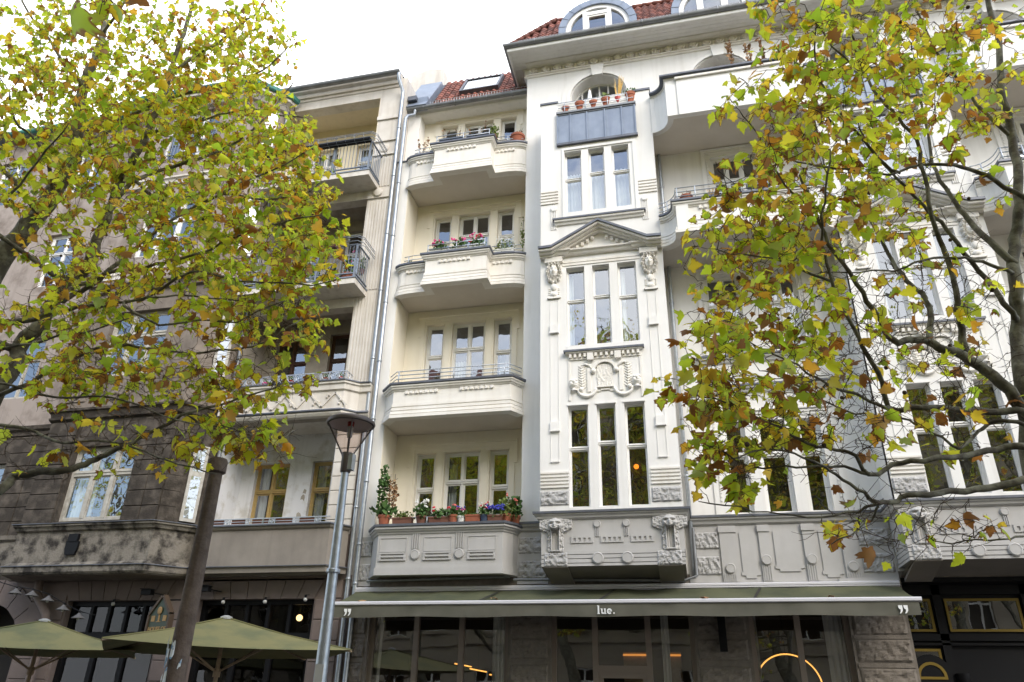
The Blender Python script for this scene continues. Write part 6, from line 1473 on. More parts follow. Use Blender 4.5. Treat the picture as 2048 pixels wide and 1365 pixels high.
boxed(-4.35, -3.85, 15.76, z3-.02, .13, 'flower box of hanging tiny white blossoms beside the geraniums', 'whitebox', green(.17, .3, 120, .06, 'herb2', ['whitef'], 46, .02, spread=.3), 'flower boxes of the third floor loggia')
potted(-6.75, 15.82, z3-.02, .06, .08, 'little bowl with a dark succulent on the third floor parapet', 'bluebox', green(.06, .12, 30, .05), None, 'potted plant')
vi = thing('wall_vine', (-3.66, 16.1, 12.1), 'thin flowering vine climbing the pier right of the third floor loggia', 'plant'); part('stem', MB().tube([(-3.66,16.0,12.0),(-3.68,15.98,12.6),(-3.66,15.96,13.3)], .008, 4), M['twig'], vi); part('foliage', leaves(MB(), (-3.68,15.96,12.65), (.06,.05,.7), 90, .05), M['herb2'], vi, kind='stuff')
z4 = 15.745
for k, (a, b) in enumerate([(-6.02, -5.72), (-5.62, -5.3), (-5.22, -4.98), (-4.9, -4.56)]):
    boxed(a, b, 15.46, z4, .17, ['first dark blue planter from the left on the top loggia', 'second dark blue planter from the left on the top loggia', 'third dark blue planter from the left on the top loggia', 'last dark blue planter on the top loggia, next to the light green plant'][k], 'bluebox', stems(3, .4, 'dry', .05, .02, 8), 'dark blue planters of the top loggia')
potted(-6.72, 15.85, z4-.01, .075, .12, 'small terracotta pot with dry seed heads, left end of the top loggia', 'terracotta', stems(5, .6, 'dry', .09, .03, 10), None, 'potted plant')
boxed(-6.55, -6.2, 15.84, z4-.01, .12, 'dark trough with a little green beside the seed heads', 'bluebox', green(.08, .18, 30, .07, 'herb2', spread=.12))
potted(-4.42, 15.5, z4-.02, .09, .13, 'brown pot with bright light green shoots on the balcony corner', 'brownbox', green(.12, .45, 60, .09, 'herb2'), None, 'potted plant')
potted(-3.85, 15.86, z4, .21, .28, 'big round terracotta pot at the right end of the top loggia', 'terracotta', stems(4, .3, 'dry', .08, .02, 5), None)
# terrace above the zinc apron
zt_, yt = 15.80, 15.10
GP = 'terracotta pots on the zinc clad balcony'
for k, (x, r, h, m_, lab, pl) in enumerate([
    (-2.33, .15, .24, 'terracotta', 'low terracotta bowl at the left end above the zinc apron', None),
    (-1.95, .16, .34, 'terracotta', 'wide terracotta pot second from the left above the zinc apron', None),
    (-1.58, .145, .32, 'terracotta', 'pale terracotta pot below the folded white parasol', None),
    (-1.25, .155, .35, 'terracotta', 'terracotta pot with a few bright green leaves', green(.12, .22, 26, .1, 'herb2')),
    (-0.93, .125, .33, 'redpot', 'reddish round pot holding tall straw coloured grass', None),
    (-0.62+.02, .17, .40, 'terracotta', 'largest terracotta pot with grey green cushion plant', green(.19, .2, 90, .06, 'herb')),
    ]):
    t = potted(x, yt, zt_, r, h, lab, m_, pl, GP)
    if k == 4:
        mb = MB()
        for j in range(14): a = U(-.16,.16); b = U(-.05,.05); hh = U(.5,.85); mb.tube([(x+a*.2,yt+b*.2,zt_+h-.05),(x+a*.6+.03,yt+b,zt_+h+hh*.5),(x+a+.06,yt+b,zt_+h+hh)], [.012,.012,.004], 4)
        part('grass_blades', mb, M['straw'], t, kind='stuff')
t = potted(-0.34-.02, yt+.06, zt_, .12, .30, 'bright red glazed pot against the right pier head', 'redpot', None, GP)
fp = thing('folded_parasol', (-1.75, 15.5, 15.7), 'folded white parasol standing behind the pots on the roof balcony', 'parasol')
part('folded_cloth', MB().lathe([(0.0,1.28),(0.03,1.2),(0.13,0.45),(0.155,0.3),(0.10,0.28),(0,0.3)], 9, (-1.72, 15.45, 15.72)), M['curtain'], fp, smooth=False); part('mast', MB().tube([(-1.72,15.45,15.68),(-1.72,15.45,17.02)], .018, 6), M['wood'], fp)
# between the bays
zm = 12.085
potted(0.55, 14.56, zm, .15, .2, 'square terracotta pot of dry stalks on the curved balcony', 'terracotta', stems(6, .18, 'dry', .06, .02, 3), None)
boxed(0.85, 1.25, 14.56, zm, .1, 'shallow tray of dry grasses beside the pot of stalks on the curved balcony', 'brownbox', stems(9, .22, 'straw', .08, .02, 2))
boxed(1.9, 2.4, 14.36, zm+.1, .14, 'zinc planter hung outside the curved balcony rail', 'zinc', stems(6, .2, 'dry', .1, .02, 3))
for k, x in enumerate((2.05, 2.45, 2.85)):
    potted(x, 14.75, 15.6, .14, .25, ['dry brown hollyhock on the top balcony, left of the three', 'dry brown hollyhock on the top balcony, middle of the three', 'dry brown hollyhock on the top balcony, right of the three'][k], 'terracotta', stems(2, 1.25, 'dry', .05, .04, 40), 'dry hollyhocks on the top balcony', 'potted plant')
# old house
zo = 11.51
for k, (a, b) in enumerate([(-10.4, -9.7), (-9.1, -8.55)]): boxed(a, b, 15.06, 12.40, .16, ['brown flower box hung on the iron railing, the one behind the branches', 'brown flower box hung on the iron railing near its corner'][k], 'brownbox', green(.09, .12, 60, .06, 'dry', spread=.25), 'flower boxes on the iron railing')
potted(-8.35, 15.5, zo, .17, .28, 'terracotta tub with a rose on the iron balcony corner', 'terracotta', green(.16, .6, 120, .08, 'herb', 'pinkf', 4, .025), None, 'potted plant')
potted(-8.8, 15.45, zo, .12, .2, 'terracotta pot of grey green leaves on the iron balcony', 'terracotta', green(.15, .4, 90, .07, 'herb'), None, 'potted plant')
potted(-9.3, 15.45, zo, .12, .2, 'white pot of dense leaves on the iron balcony floor', 'whitebox', green(.16, .35, 110, .07, 'herb'), None, 'potted plant')
potted(-8.15, 15.9, 12.0, .09, .15, 'small pot with upright green shoots by the iron balcony pillar', 'brownbox', green(.1, .55, 80, .07, 'herb2'), None, 'potted plant')
for k, (x, m_) in enumerate([(-8.25,'redpot'), (-8.62,'terracotta'), (-9.6,'redpot'), (-10.35,'pinkf')]):
    potted(x, 15.62, 8.70, .075, .16, ['red pot behind the scroll railing at its right end', 'clay pot behind the scroll railing between two scrolls', 'dark red pot behind the scroll railing under the hanging leaves', 'pink pot behind the scroll railing near the branches'][k], m_, green(.08, .14, 30, .05, 'herb'), 'pots behind the scroll railing')

for k, (x, y, z) in enumerate([(-6.6, 14.66, 3.375), (-3.9, 14.95, 3.44), (0.15, 14.64, 3.375), (2.3, 14.68, 3.38)]):
    mb = MB(); n = 10; vs = [(0, 0, 0.03)]
    for i in range(n): a = 2*PI*i/n; r = (.10 if i % 2 else .055); vs.append((r*math.cos(a), r*math.sin(a), .02*math.sin(a*2)))
    mb.add(vs, [(0, 1+i, 1+(i+1)%n) for i in range(n)])
    o = put('fallen_leaf', mb.mesh('fallen_leaf', M['dry']), None, (x, y, z+.01), rot=(.25, .1, k*1.3))
    tag(o, ['brown fallen leaf on the awning bar near its left quotation mark', 'brown fallen leaf lying on the awning cloth left of the bay window', 'brown fallen leaf on the awning bar right of the white lettering', 'brown fallen leaf on the right part of the awning below the pressed panels'][k], 'leaf', 'fallen leaves on the awning')

# ------------------------------------------------------------------ plane trees
BR_RIGHT=[[[2.12,6.31,0.83,0.089],[2.29,6.26,1.8,0.084],[2.51,6.39,2.7,0.084],[2.64,6.36,3.46,0.082],[2.73,6.32,4.03,0.078],[2.83,6.44,4.4,0.075],[2.89,6.42,4.72,0.071],[2.92,6.38,4.98,0.066],[3.05,6.5,5.36,0.062],[3.14,6.47,5.65,0.058],[3.21,6.43,5.91,0.053],[3.36,6.56,6.5,0.05],[3.39,6.53,6.94,0.045],[3.41,6.49,7.34,0.041],[3.59,6.61,7.98,0.037],[3.61,6.58,8.47,0.032],[3.67,6.55,9.13,0.028]],[[2.67,6.31,3.69,0.067],[2.55,6.18,3.89,0.058],[2.42,6.21,4.09,0.054],[2.27,6.1,4.18,0.048],[2.05,5.97,4.22,0.043],[2.0,6.0,4.31,0.04],[1.84,5.89,4.27,0.035],[1.68,5.76,4.22,0.031],[1.63,5.79,4.4,0.028],[1.53,5.68,4.54,0.025],[1.42,5.55,4.75,0.021],[1.31,5.59,5.06,0.019],[1.23,5.47,5.33,0.016],[1.14,5.35,5.61,0.013]],[[2.31,6.18,4.21,0.041],[2.34,6.2,4.47,0.036],[2.29,6.05,4.57,0.032],[2.31,6.02,4.83,0.029],[2.3,6.04,5.16,0.027],[2.23,5.88,5.42,0.024],[2.25,5.86,5.82,0.022],[2.27,5.88,6.23,0.02],[2.12,5.72,6.39,0.018],[2.01,5.7,6.61,0.016],[1.93,5.71,7.02,0.014],[1.86,5.56,7.37,0.012]],[[2.05,6.08,4.34,0.035],[2.16,6.28,4.73,0.031],[2.14,6.3,4.89,0.028],[2.1,6.45,5.12,0.026],[2.08,6.65,5.46,0.024],[2.02,6.67,5.81,0.022],[1.99,6.82,6.24,0.02],[1.99,7.01,6.78,0.019],[2.04,7.03,7.34,0.017],[2.1,7.19,8.07,0.015]],[[2.69,6.31,3.65,0.043],[2.59,6.15,3.7,0.037],[2.42,6.16,3.71,0.035],[2.13,6.03,3.71,0.031],[1.82,5.87,3.69,0.029],[1.57,5.88,3.7,0.027],[1.53,5.75,3.86,0.024],[1.43,5.6,4.04,0.022],[1.38,5.61,4.26,0.02],[1.28,5.47,4.39,0.018],[1.21,5.32,4.55,0.016],[1.2,5.33,4.82,0.015],[1.19,5.19,4.99,0.013],[1.24,5.04,5.21,0.011],[1.33,5.05,5.59,0.01]],[[1.49,5.58,3.59,0.018],[1.27,5.54,3.7,0.014],[1.0,5.32,3.75,0.011],[0.78,5.22,3.89,0.009],[0.54,5.18,4.01,0.007],[0.33,4.96,4.08,0.005]],[[2.65,6.31,3.42,0.043],[2.52,6.14,3.43,0.036],[2.32,6.13,3.41,0.032],[2.04,5.98,3.32,0.028],[1.7,5.81,3.26,0.025],[1.49,5.81,3.23,0.023],[1.29,5.66,3.12,0.02],[1.18,5.49,3.22,0.017],[1.06,5.49,3.28,0.015],[0.85,5.34,3.28,0.013],[0.67,5.17,3.34,0.011],[0.48,5.16,3.46,0.009],[0.24,5.01,3.53,0.007],[0.04,4.85,3.55,0.005]],[[1.27,5.58,3.1,0.016],[1.12,5.59,3.17,0.013],[0.92,5.42,3.13,0.011],[0.69,5.38,3.14,0.009],[0.45,5.39,3.14,0.008],[0.25,5.22,3.23,0.007],[0.08,5.19,3.3,0.005]],[[2.66,6.31,3.21,0.046],[2.45,6.14,3.16,0.038],[2.2,6.13,3.12,0.034],[1.9,5.98,3.06,0.03],[1.61,5.81,3.01,0.026],[1.47,5.81,2.97,0.023],[1.31,5.66,2.92,0.02],[1.19,5.49,2.96,0.017],[1.07,5.48,3.05,0.014],[0.93,5.33,3.1,0.012],[0.73,5.16,3.15,0.009],[0.54,5.16,3.2,0.007],[0.3,5.0,3.09,0.005]],[[1.27,5.48,2.88,0.014],[1.14,5.52,2.84,0.011],[0.86,5.38,2.78,0.009],[0.61,5.36,2.79,0.007],[0.35,5.4,2.86,0.006],[0.08,5.26,2.89,0.004]],[[1.27,5.48,2.86,0.012],[1.21,5.56,2.78,0.008],[1.05,5.46,2.67,0.006],[0.92,5.48,2.62,0.004]],[[2.27,5.78,2.77,0.014],[2.21,5.78,2.69,0.01],[2.0,5.61,2.65,0.008],[1.77,5.56,2.62,0.007],[1.59,5.56,2.62,0.005]],[[2.62,6.21,3.58,0.023],[2.45,6.11,3.63,0.02],[2.33,6.17,3.62,0.018],[2.18,6.1,3.51,0.016],[2.01,6.0,3.39,0.014],[1.94,6.07,3.51,0.013],[1.77,5.99,3.61,0.012],[1.58,5.89,3.64,0.01],[1.34,5.96,3.71,0.009],[1.08,5.88,3.82,0.008],[0.84,5.78,3.96,0.007],[0.66,5.85,4.09,0.006]],[[2.86,6.41,4.62,0.038],[2.78,6.28,4.62,0.031],[2.69,6.31,4.96,0.028],[2.53,6.21,5.21,0.025],[2.4,6.08,5.39,0.022],[2.3,6.11,5.61,0.019],[2.18,6.01,5.73,0.017],[2.0,5.88,5.94,0.014],[1.91,5.92,6.22,0.012],[1.81,5.81,6.49,0.009]],[[2.95,6.41,5.06,0.026],[2.8,6.22,5.0,0.021],[2.65,6.19,5.09,0.018],[2.37,6.02,5.06,0.015],[2.07,5.83,4.96,0.012],[1.82,5.81,4.88,0.01],[1.51,5.64,4.79,0.008],[1.17,5.45,4.71,0.006]],[[2.98,6.41,5.15,0.044],[2.84,6.43,5.43,0.037],[2.83,6.62,5.78,0.033],[2.76,6.66,6.04,0.028],[2.7,6.69,6.34,0.024],[2.75,6.88,6.81,0.021],[2.82,6.92,7.31,0.018],[2.84,6.95,7.9,0.014]],[[3.34,6.41,5.8,0.036],[3.13,6.23,5.73,0.029],[2.96,6.23,5.93,0.026],[2.71,6.07,5.99,0.022],[2.48,5.9,5.93,0.019],[2.26,5.89,5.97,0.016],[1.94,5.74,5.79,0.013],[1.59,5.57,5.76,0.011],[1.28,5.56,5.86,0.009],[0.99,5.41,5.95,0.007]],[[3.41,6.61,6.66,0.027],[3.19,6.42,6.79,0.021],[3.07,6.41,7.12,0.018],[2.86,6.25,7.41,0.015],[2.7,6.06,7.73,0.013],[2.66,6.05,8.23,0.01]],[[1.25,5.51,4.65,0.016],[1.01,5.34,4.7,0.012],[0.8,5.35,4.82,0.01],[0.56,5.21,4.81,0.008],[0.36,5.04,4.77,0.006]],[[1.26,5.61,5.42,0.015],[1.03,5.44,5.6,0.011],[0.91,5.45,5.95,0.009],[0.84,5.31,6.12,0.007],[0.71,5.14,6.22,0.005]],[[1.97,5.81,7.11,0.014],[1.73,5.58,7.1,0.011],[1.59,5.51,7.39,0.009],[1.45,5.31,7.52,0.007]],[[1.97,6.81,7.16,0.019],[1.73,6.61,7.38,0.014],[1.59,6.58,7.88,0.011],[1.51,6.41,8.17,0.008]],[[1.98,5.81,5.89,0.018],[1.68,5.59,6.27,0.014],[1.53,5.55,6.67,0.011],[1.46,5.36,6.99,0.009],[1.52,5.14,7.24,0.007]]]
BR_LEFT=[[[-8.4,6.61,0.23,0.188],[-8.74,6.6,1.65,0.184],[-9.1,6.75,2.75,0.185],[-9.15,6.77,3.85,0.182],[-9.14,6.76,5.01,0.178],[-9.22,6.91,6.09,0.177],[-9.1,6.92,7.03,0.171],[-8.86,6.91,7.46,0.16],[-8.91,7.07,7.9,0.153],[-8.81,7.08,8.19,0.142],[-8.69,7.07,8.62,0.133],[-8.81,7.23,9.04,0.125],[-8.89,7.24,9.36,0.115],[-8.95,7.23,9.7,0.105],[-9.32,7.39,10.62,0.098],[-9.36,7.39,10.95,0.088],[-9.3,7.39,11.4,0.077],[-9.55,7.55,12.26,0.069],[-9.73,7.55,13.19,0.059],[-9.97,7.55,14.36,0.048]],[[-7.68,6.21,4.2,0.122],[-7.43,6.19,4.75,0.113],[-7.54,6.35,5.06,0.11],[-7.56,6.36,5.31,0.105],[-7.36,6.34,5.53,0.1],[-7.5,6.5,5.85,0.098],[-7.45,6.51,5.99,0.093],[-7.42,6.5,6.16,0.089],[-7.42,6.65,6.39,0.086],[-7.28,6.66,6.51,0.082],[-7.26,6.65,6.73,0.078],[-7.42,6.8,7.13,0.076],[-7.37,6.8,7.34,0.072],[-7.37,6.8,7.63,0.068],[-7.51,6.95,8.06,0.066],[-7.45,6.95,8.35,0.062],[-7.36,6.95,8.64,0.058],[-7.44,7.1,9.14,0.056],[-7.42,7.1,9.51,0.052],[-7.35,7.1,9.84,0.048],[-7.52,7.25,10.48,0.046],[-7.51,7.25,10.85,0.042],[-7.49,7.25,11.27,0.038],[-7.62,7.4,12.04,0.035],[-7.71,7.4,12.86,0.031]],[[-7.83,5.81,5.26,0.045],[-7.26,5.78,5.27,0.038],[-7.21,5.91,5.35,0.035],[-7.0,5.9,5.35,0.032],[-6.73,5.87,5.39,0.029],[-6.68,6.0,5.48,0.026],[-6.47,5.99,5.51,0.024],[-6.19,5.96,5.47,0.021],[-6.08,6.09,5.57,0.019],[-5.83,6.08,5.58,0.017],[-5.57,6.05,5.57,0.014],[-5.3,6.19,5.64,0.012],[-4.89,6.17,5.53,0.01],[-4.49,6.15,5.47,0.008]],[[-7.22,6.31,5.85,0.048],[-7.09,6.3,5.82,0.041],[-7.13,6.46,6.01,0.038],[-6.9,6.47,6.12,0.035],[-6.72,6.46,6.31,0.032],[-6.71,6.62,6.58,0.03],[-6.55,6.63,6.76,0.027],[-6.27,6.62,6.99,0.024],[-6.12,6.78,7.31,0.022],[-5.8,6.79,7.47,0.02],[-5.45,6.78,7.61,0.017],[-5.24,6.94,7.91,0.015],[-4.89,6.95,8.03,0.012],[-4.55,6.95,8.22,0.01]],[[-7.21,6.31,5.82,0.039],[-7.02,6.25,5.91,0.034],[-6.89,6.36,6.09,0.031],[-6.61,6.33,6.15,0.028],[-6.31,6.28,6.15,0.025],[-6.08,6.39,6.24,0.023],[-5.77,6.36,6.25,0.02],[-5.47,6.3,6.24,0.018],[-5.26,6.42,6.42,0.016],[-5.01,6.38,6.49,0.014],[-4.62,6.33,6.52,0.012],[-4.32,6.44,6.7,0.011],[-3.91,6.4,6.68,0.009]],[[-7.27,6.71,7.55,0.041],[-7.1,6.74,7.89,0.035],[-6.97,6.95,8.24,0.031],[-6.63,7.01,8.36,0.028],[-6.27,7.04,8.48,0.024],[-6.14,7.25,8.78,0.022],[-5.91,7.31,9.04,0.019],[-5.66,7.35,9.37,0.017],[-5.62,7.55,9.9,0.014],[-5.47,7.61,10.34,0.012]],[[-8.73,7.11,8.66,0.049],[-8.52,7.11,9.09,0.042],[-8.38,7.29,9.58,0.038],[-8.08,7.32,9.84,0.034],[-7.71,7.32,9.98,0.031],[-7.6,7.5,10.27,0.028],[-7.09,7.53,10.39,0.024],[-6.68,7.54,10.42,0.021],[-6.46,7.71,10.68,0.018],[-6.08,7.74,10.93,0.015],[-5.79,7.75,11.33,0.012]],[[-6.91,5.61,3.05,0.066],[-6.29,5.58,3.31,0.056],[-6.33,5.71,3.46,0.051],[-6.06,5.7,3.5,0.046],[-5.72,5.67,3.5,0.04],[-5.62,5.8,3.58,0.037],[-5.48,5.79,3.64,0.032],[-5.2,5.76,3.73,0.028],[-5.12,5.89,3.88,0.025],[-4.94,5.88,3.94,0.021],[-4.71,5.85,4.05,0.017],[-4.42,5.99,4.19,0.014],[-4.09,5.97,4.26,0.011],[-3.77,5.95,4.33,0.007]],[[-6.96,5.61,4.0,0.028],[-6.47,5.52,3.93,0.022],[-6.22,5.6,3.92,0.019],[-5.85,5.53,3.76,0.017],[-5.48,5.44,3.68,0.014],[-5.15,5.52,3.69,0.012],[-4.69,5.46,3.55,0.01],[-4.23,5.37,3.39,0.008],[-3.93,5.45,3.31,0.006]],[[-7.18,5.91,4.4,0.032],[-6.76,5.88,4.52,0.027],[-6.68,6.02,4.72,0.025],[-6.38,6.02,4.87,0.023],[-6.06,5.99,4.96,0.02],[-5.83,6.13,5.04,0.019],[-5.46,6.12,4.94,0.016],[-4.99,6.1,4.85,0.014],[-4.55,6.24,4.92,0.013],[-4.27,6.23,4.95,0.011],[-4.04,6.21,5.06,0.009],[-3.91,6.35,5.27,0.008]],[[-7.04,5.51,4.46,0.02],[-6.61,5.48,4.38,0.017],[-6.4,5.61,4.34,0.015],[-6.02,5.61,4.24,0.014],[-5.56,5.58,4.19,0.012],[-5.29,5.71,4.19,0.011],[-4.84,5.71,4.01,0.009],[-4.41,5.68,3.87,0.008],[-4.19,5.82,3.9,0.007],[-3.79,5.81,3.73,0.006]],[[-5.78,6.21,5.68,0.023],[-5.29,6.16,5.92,0.018],[-4.89,6.28,5.88,0.015],[-4.62,6.26,5.77,0.013],[-4.13,6.21,5.67,0.011],[-3.85,6.33,5.69,0.009],[-3.48,6.31,5.69,0.007]],[[-8.71,6.91,7.75,0.057],[-8.73,6.54,7.91,0.043],[-9.0,6.35,8.23,0.035],[-9.05,6.01,8.4,0.027]],[[-8.6,6.91,8.03,0.043],[-8.48,6.62,8.36,0.032],[-8.74,6.5,8.77,0.026],[-8.9,6.23,8.93,0.019],[-8.8,5.94,9.21,0.014]],[[-9.5,7.51,12.21,0.036],[-8.91,7.19,12.3,0.024],[-8.64,7.05,12.81,0.017]],[[-9.28,7.31,10.74,0.042],[-9.43,7.02,10.93,0.032],[-9.8,6.9,11.46,0.027],[-10.08,6.63,11.82,0.021],[-10.26,6.34,12.25,0.017]],[[-7.35,7.01,9.05,0.03],[-7.09,7.04,9.13,0.024],[-6.86,7.25,9.36,0.021],[-6.43,7.31,9.53,0.019],[-5.95,7.34,9.57,0.016],[-5.56,7.55,9.58,0.014],[-5.17,7.61,9.51,0.011]],[[-7.47,7.21,10.43,0.032],[-7.18,7.22,10.75,0.026],[-6.95,7.41,11.23,0.022],[-6.6,7.45,11.65,0.019],[-6.3,7.46,11.95,0.016],[-6.37,7.65,12.81,0.013]],[[-7.3,6.81,8.21,0.032],[-6.78,6.8,7.71,0.025],[-6.5,6.96,7.7,0.022],[-6.07,6.98,7.77,0.019],[-5.58,6.97,7.65,0.017],[-5.22,7.13,7.63,0.014],[-4.71,7.15,7.65,0.012],[-4.38,7.15,7.84,0.01]],[[-5.9,6.01,5.48,0.019],[-5.39,6.02,5.19,0.015],[-5.05,6.21,5.31,0.013],[-4.63,6.25,5.26,0.01],[-4.26,6.26,5.44,0.009],[-4.02,6.45,5.58,0.007]],[[-6.92,5.61,4.83,0.021],[-6.48,5.54,4.82,0.016],[-6.25,5.65,4.97,0.013],[-5.79,5.61,4.96,0.01],[-5.33,5.54,5.0,0.008]],[[-8.13,5.61,6.81,0.03],[-7.43,5.39,6.69,0.021],[-7.16,5.35,6.83,0.016],[-6.74,5.16,7.11,0.012],[-6.25,4.94,7.19,0.008]],[[-4.83,6.01,4.11,0.015],[-4.47,5.98,3.93,0.011],[-4.27,6.13,3.86,0.01],[-3.99,6.13,3.8,0.008],[-3.77,6.1,3.83,0.006],[-3.71,6.25,3.97,0.005]],[[-7.88,3.01,9.2,0.041],[-5.43,2.59,6.97,0.025],[-4.07,2.35,5.95,0.017],[-2.96,1.96,4.9,0.011],[-2.06,1.54,4.02,0.007]]]
BLOB_LEFT=[[-9.62,6.6,10.65,1.34,1.2,1.34,10.0],[-8.37,7.0,10.68,1.35,1.2,1.26,11.0],[-7.19,7.4,11.05,1.29,1.1,1.19,11.0],[-6.29,7.5,11.29,0.64,0.8,0.83,4.0],[-8.22,6.4,8.5,1.18,1.2,0.86,8.0],[-7.15,6.9,8.82,1.3,1.2,0.97,11.0],[-5.99,7.3,9.05,0.99,1.0,0.99,9.0],[-5.06,7.3,8.34,0.55,0.8,0.71,5.0],[-4.36,7.0,7.25,0.36,0.6,0.43,2.2],[-7.35,6.0,6.82,0.83,1.0,0.55,3.0],[-6.39,6.5,7.11,0.93,1.0,0.64,5.5],[-5.11,6.6,6.85,0.9,1.0,0.62,7.0],[-4.07,6.4,6.08,0.45,0.7,0.38,3.0],[-5.62,6.2,5.81,0.96,0.9,0.51,4.0],[-4.47,6.2,5.49,0.67,0.8,0.37,3.0],[-6.41,5.7,5.31,0.78,0.9,0.54,2.2],[-5.29,5.9,4.71,1.16,0.8,0.35,2.4],[-5.84,5.6,4.4,0.84,0.7,0.28,1.4],[-4.49,5.9,4.26,0.77,0.6,0.28,1.6],[-4.0,6.2,4.85,0.47,0.5,0.35,0.8],[-4.06,5.9,3.77,0.53,0.5,0.18,0.9],[-4.98,5.5,3.7,0.77,0.6,0.21,0.6],[-3.77,6.3,5.23,0.3,0.4,0.24,0.4]]
BLOB_RIGHT=[[1.58,5.5,7.37,0.58,0.8,0.58,7.0],[2.38,5.9,7.42,0.71,1.0,0.65,7.0],[3.19,6.3,7.59,0.62,1.0,0.68,4.0],[1.59,5.4,6.4,0.59,0.9,0.49,8.0],[2.4,6.0,6.56,0.57,1.0,0.52,4.5],[1.04,5.3,6.07,0.39,0.7,0.39,3.6],[0.71,5.1,6.18,0.24,0.4,0.19,0.7],[1.19,5.3,5.46,0.51,0.8,0.41,5.5],[0.71,5.1,5.14,0.4,0.7,0.35,4.5],[1.88,5.8,5.79,0.54,0.9,0.39,3.0],[0.44,5.1,4.75,0.3,0.6,0.26,2.4],[0.86,5.3,4.78,0.4,0.7,0.27,3.5],[1.49,5.7,5.05,0.51,0.8,0.37,1.9],[2.97,6.3,6.47,0.48,0.9,0.64,2.0],[0.45,5.1,4.18,0.37,0.6,0.25,2.6],[0.95,5.4,4.29,0.52,0.7,0.26,2.2],[0.3,5.0,3.75,0.44,0.6,0.2,3.0],[0.71,5.2,3.68,0.44,0.7,0.2,2.0],[0.14,4.9,3.49,0.27,0.5,0.23,1.6],[0.47,5.1,3.42,0.43,0.6,0.19,1.7],[0.25,5.1,3.27,0.27,0.5,0.17,1.1],[0.2,5.2,3.08,0.19,0.4,0.16,0.5],[0.36,5.2,3.0,0.23,0.4,0.12,0.35],[1.0,5.5,3.35,0.45,0.7,0.24,0.8],[2.09,6.0,4.86,0.75,0.9,0.66,1.6],[2.03,6.0,3.7,0.61,0.9,0.39,0.7],[1.33,5.7,4.14,0.48,0.8,0.31,0.9],[0.14,5.0,3.96,0.16,0.3,0.24,0.5],[1.35,5.6,2.79,0.66,0.5,0.12,0.25]]
def leaf_shape(curl, droop, fold, seed):
    """five lobed plane leaf, base at the origin, tip along +y, about one unit long"""
    r = random.Random(seed); j = lambda: r.uniform(-.025, .025)
    half = [(0.0,0.0),(0.16,-0.09),(0.36,-0.07),(0.34,0.10),(0.42,0.13),(0.62,0.22),(0.50,0.34),(0.56,0.44),(0.36,0.46),(0.30,0.50),(0.32,0.66),(0.20,0.72),(0.17,0.82),(0.0,1.02)]
    mid = [(0.0, t) for t in (0.03, 0.2, 0.42, 0.62, 0.82)]
    V = []; E_ = []; F = []
    def zf(x, y): return fold*abs(x)-curl*x*x*1.6-droop*y*y+0.05*math.sin(x*9+seed)*y
    for (x, y) in mid: V.append((x, y, zf(x, y))); E_.append(0.0)
    for s in (1, -1):
        b = len(V)
        for (x, y) in half:
            xx, yy = (x+j())*s if x else 0.0, y+j(); V.append((xx, yy, zf(xx, yy))); E_.append(1.0)
        inner = []
        for (x, y) in [(0.18,0.06),(0.30,0.22),(0.24,0.40),(0.14,0.58)]: inner.append(len(V)); V.append((x*s, y, zf(x*s, y))); E_.append(0.35)
        i0, i1, i2, i3 = inner; o = lambda k: b+k
        quads = [(0,o(0),o(1)),(0,o(1),i0),(o(1),o(2),i0),(i0,o(2),o(3)),(0,i0,1),(i0,i1,1),(i0,o(3),i1),(o(3),o(4),i1),(o(4),o(5),i1),(i1,o(5),o(6)),(1,i1,2),(i1,i2,2),(i1,o(6),i2),(o(6),o(7),i2),(o(7),o(8),i2),(i2,o(8),o(9)),(2,i2,3),(i2,i3,3),(i2,o(9),i3),(o(9),o(10),i3),(o(10),o(11),i3),(i3,o(11),o(12)),(3,i3,4),(i3,o(12),4),(4,o(12),o(13))]
        F += [q if s > 0 else (q[0],q[2],q[1]) for q in quads]
    # stalk
    b = len(V)
    for (x, y, z) in [(-.012,0,0),(.012,0,0),(.008,-.35,.03),(-.008,-.35,.03)]: V.append((x,y,z)); E_.append(0.0)
    F.append((b,b+1,b+2,b+3))
    return np.array(V), F, np.array(E_)
LV_ = [leaf_shape(c, d, f, s) for (c, d, f, s) in [(0.1,0.1,0.15,1),(0.5,0.2,0.3,2),(0.25,0.45,-0.1,3),(1.1,0.5,0.35,4),(0.7,-0.2,-0.2,5),(0.3,0.15,0.5,6),(1.6,0.9,0.2,7)]]
def leaf_mesh(k, size):
    V, F, E_ = LV_[k]; me = bpy.data.meshes.new('leaf'); me.from_pydata([tuple(v*size) for v in V], [], F)
    at_ = me.attributes.new('edge', 'FLOAT', 'POINT'); at_.data.foreach_set('value', E_.astype(np.float32)); me.materials.append(M['leaf'])
    me.polygons.foreach_set('use_smooth', [True]*len(me.polygons)); return me
LM = [leaf_mesh(k, 1.0) for k in range(len(LV_))]
CAMP = Vector((0, 0, 1.6))
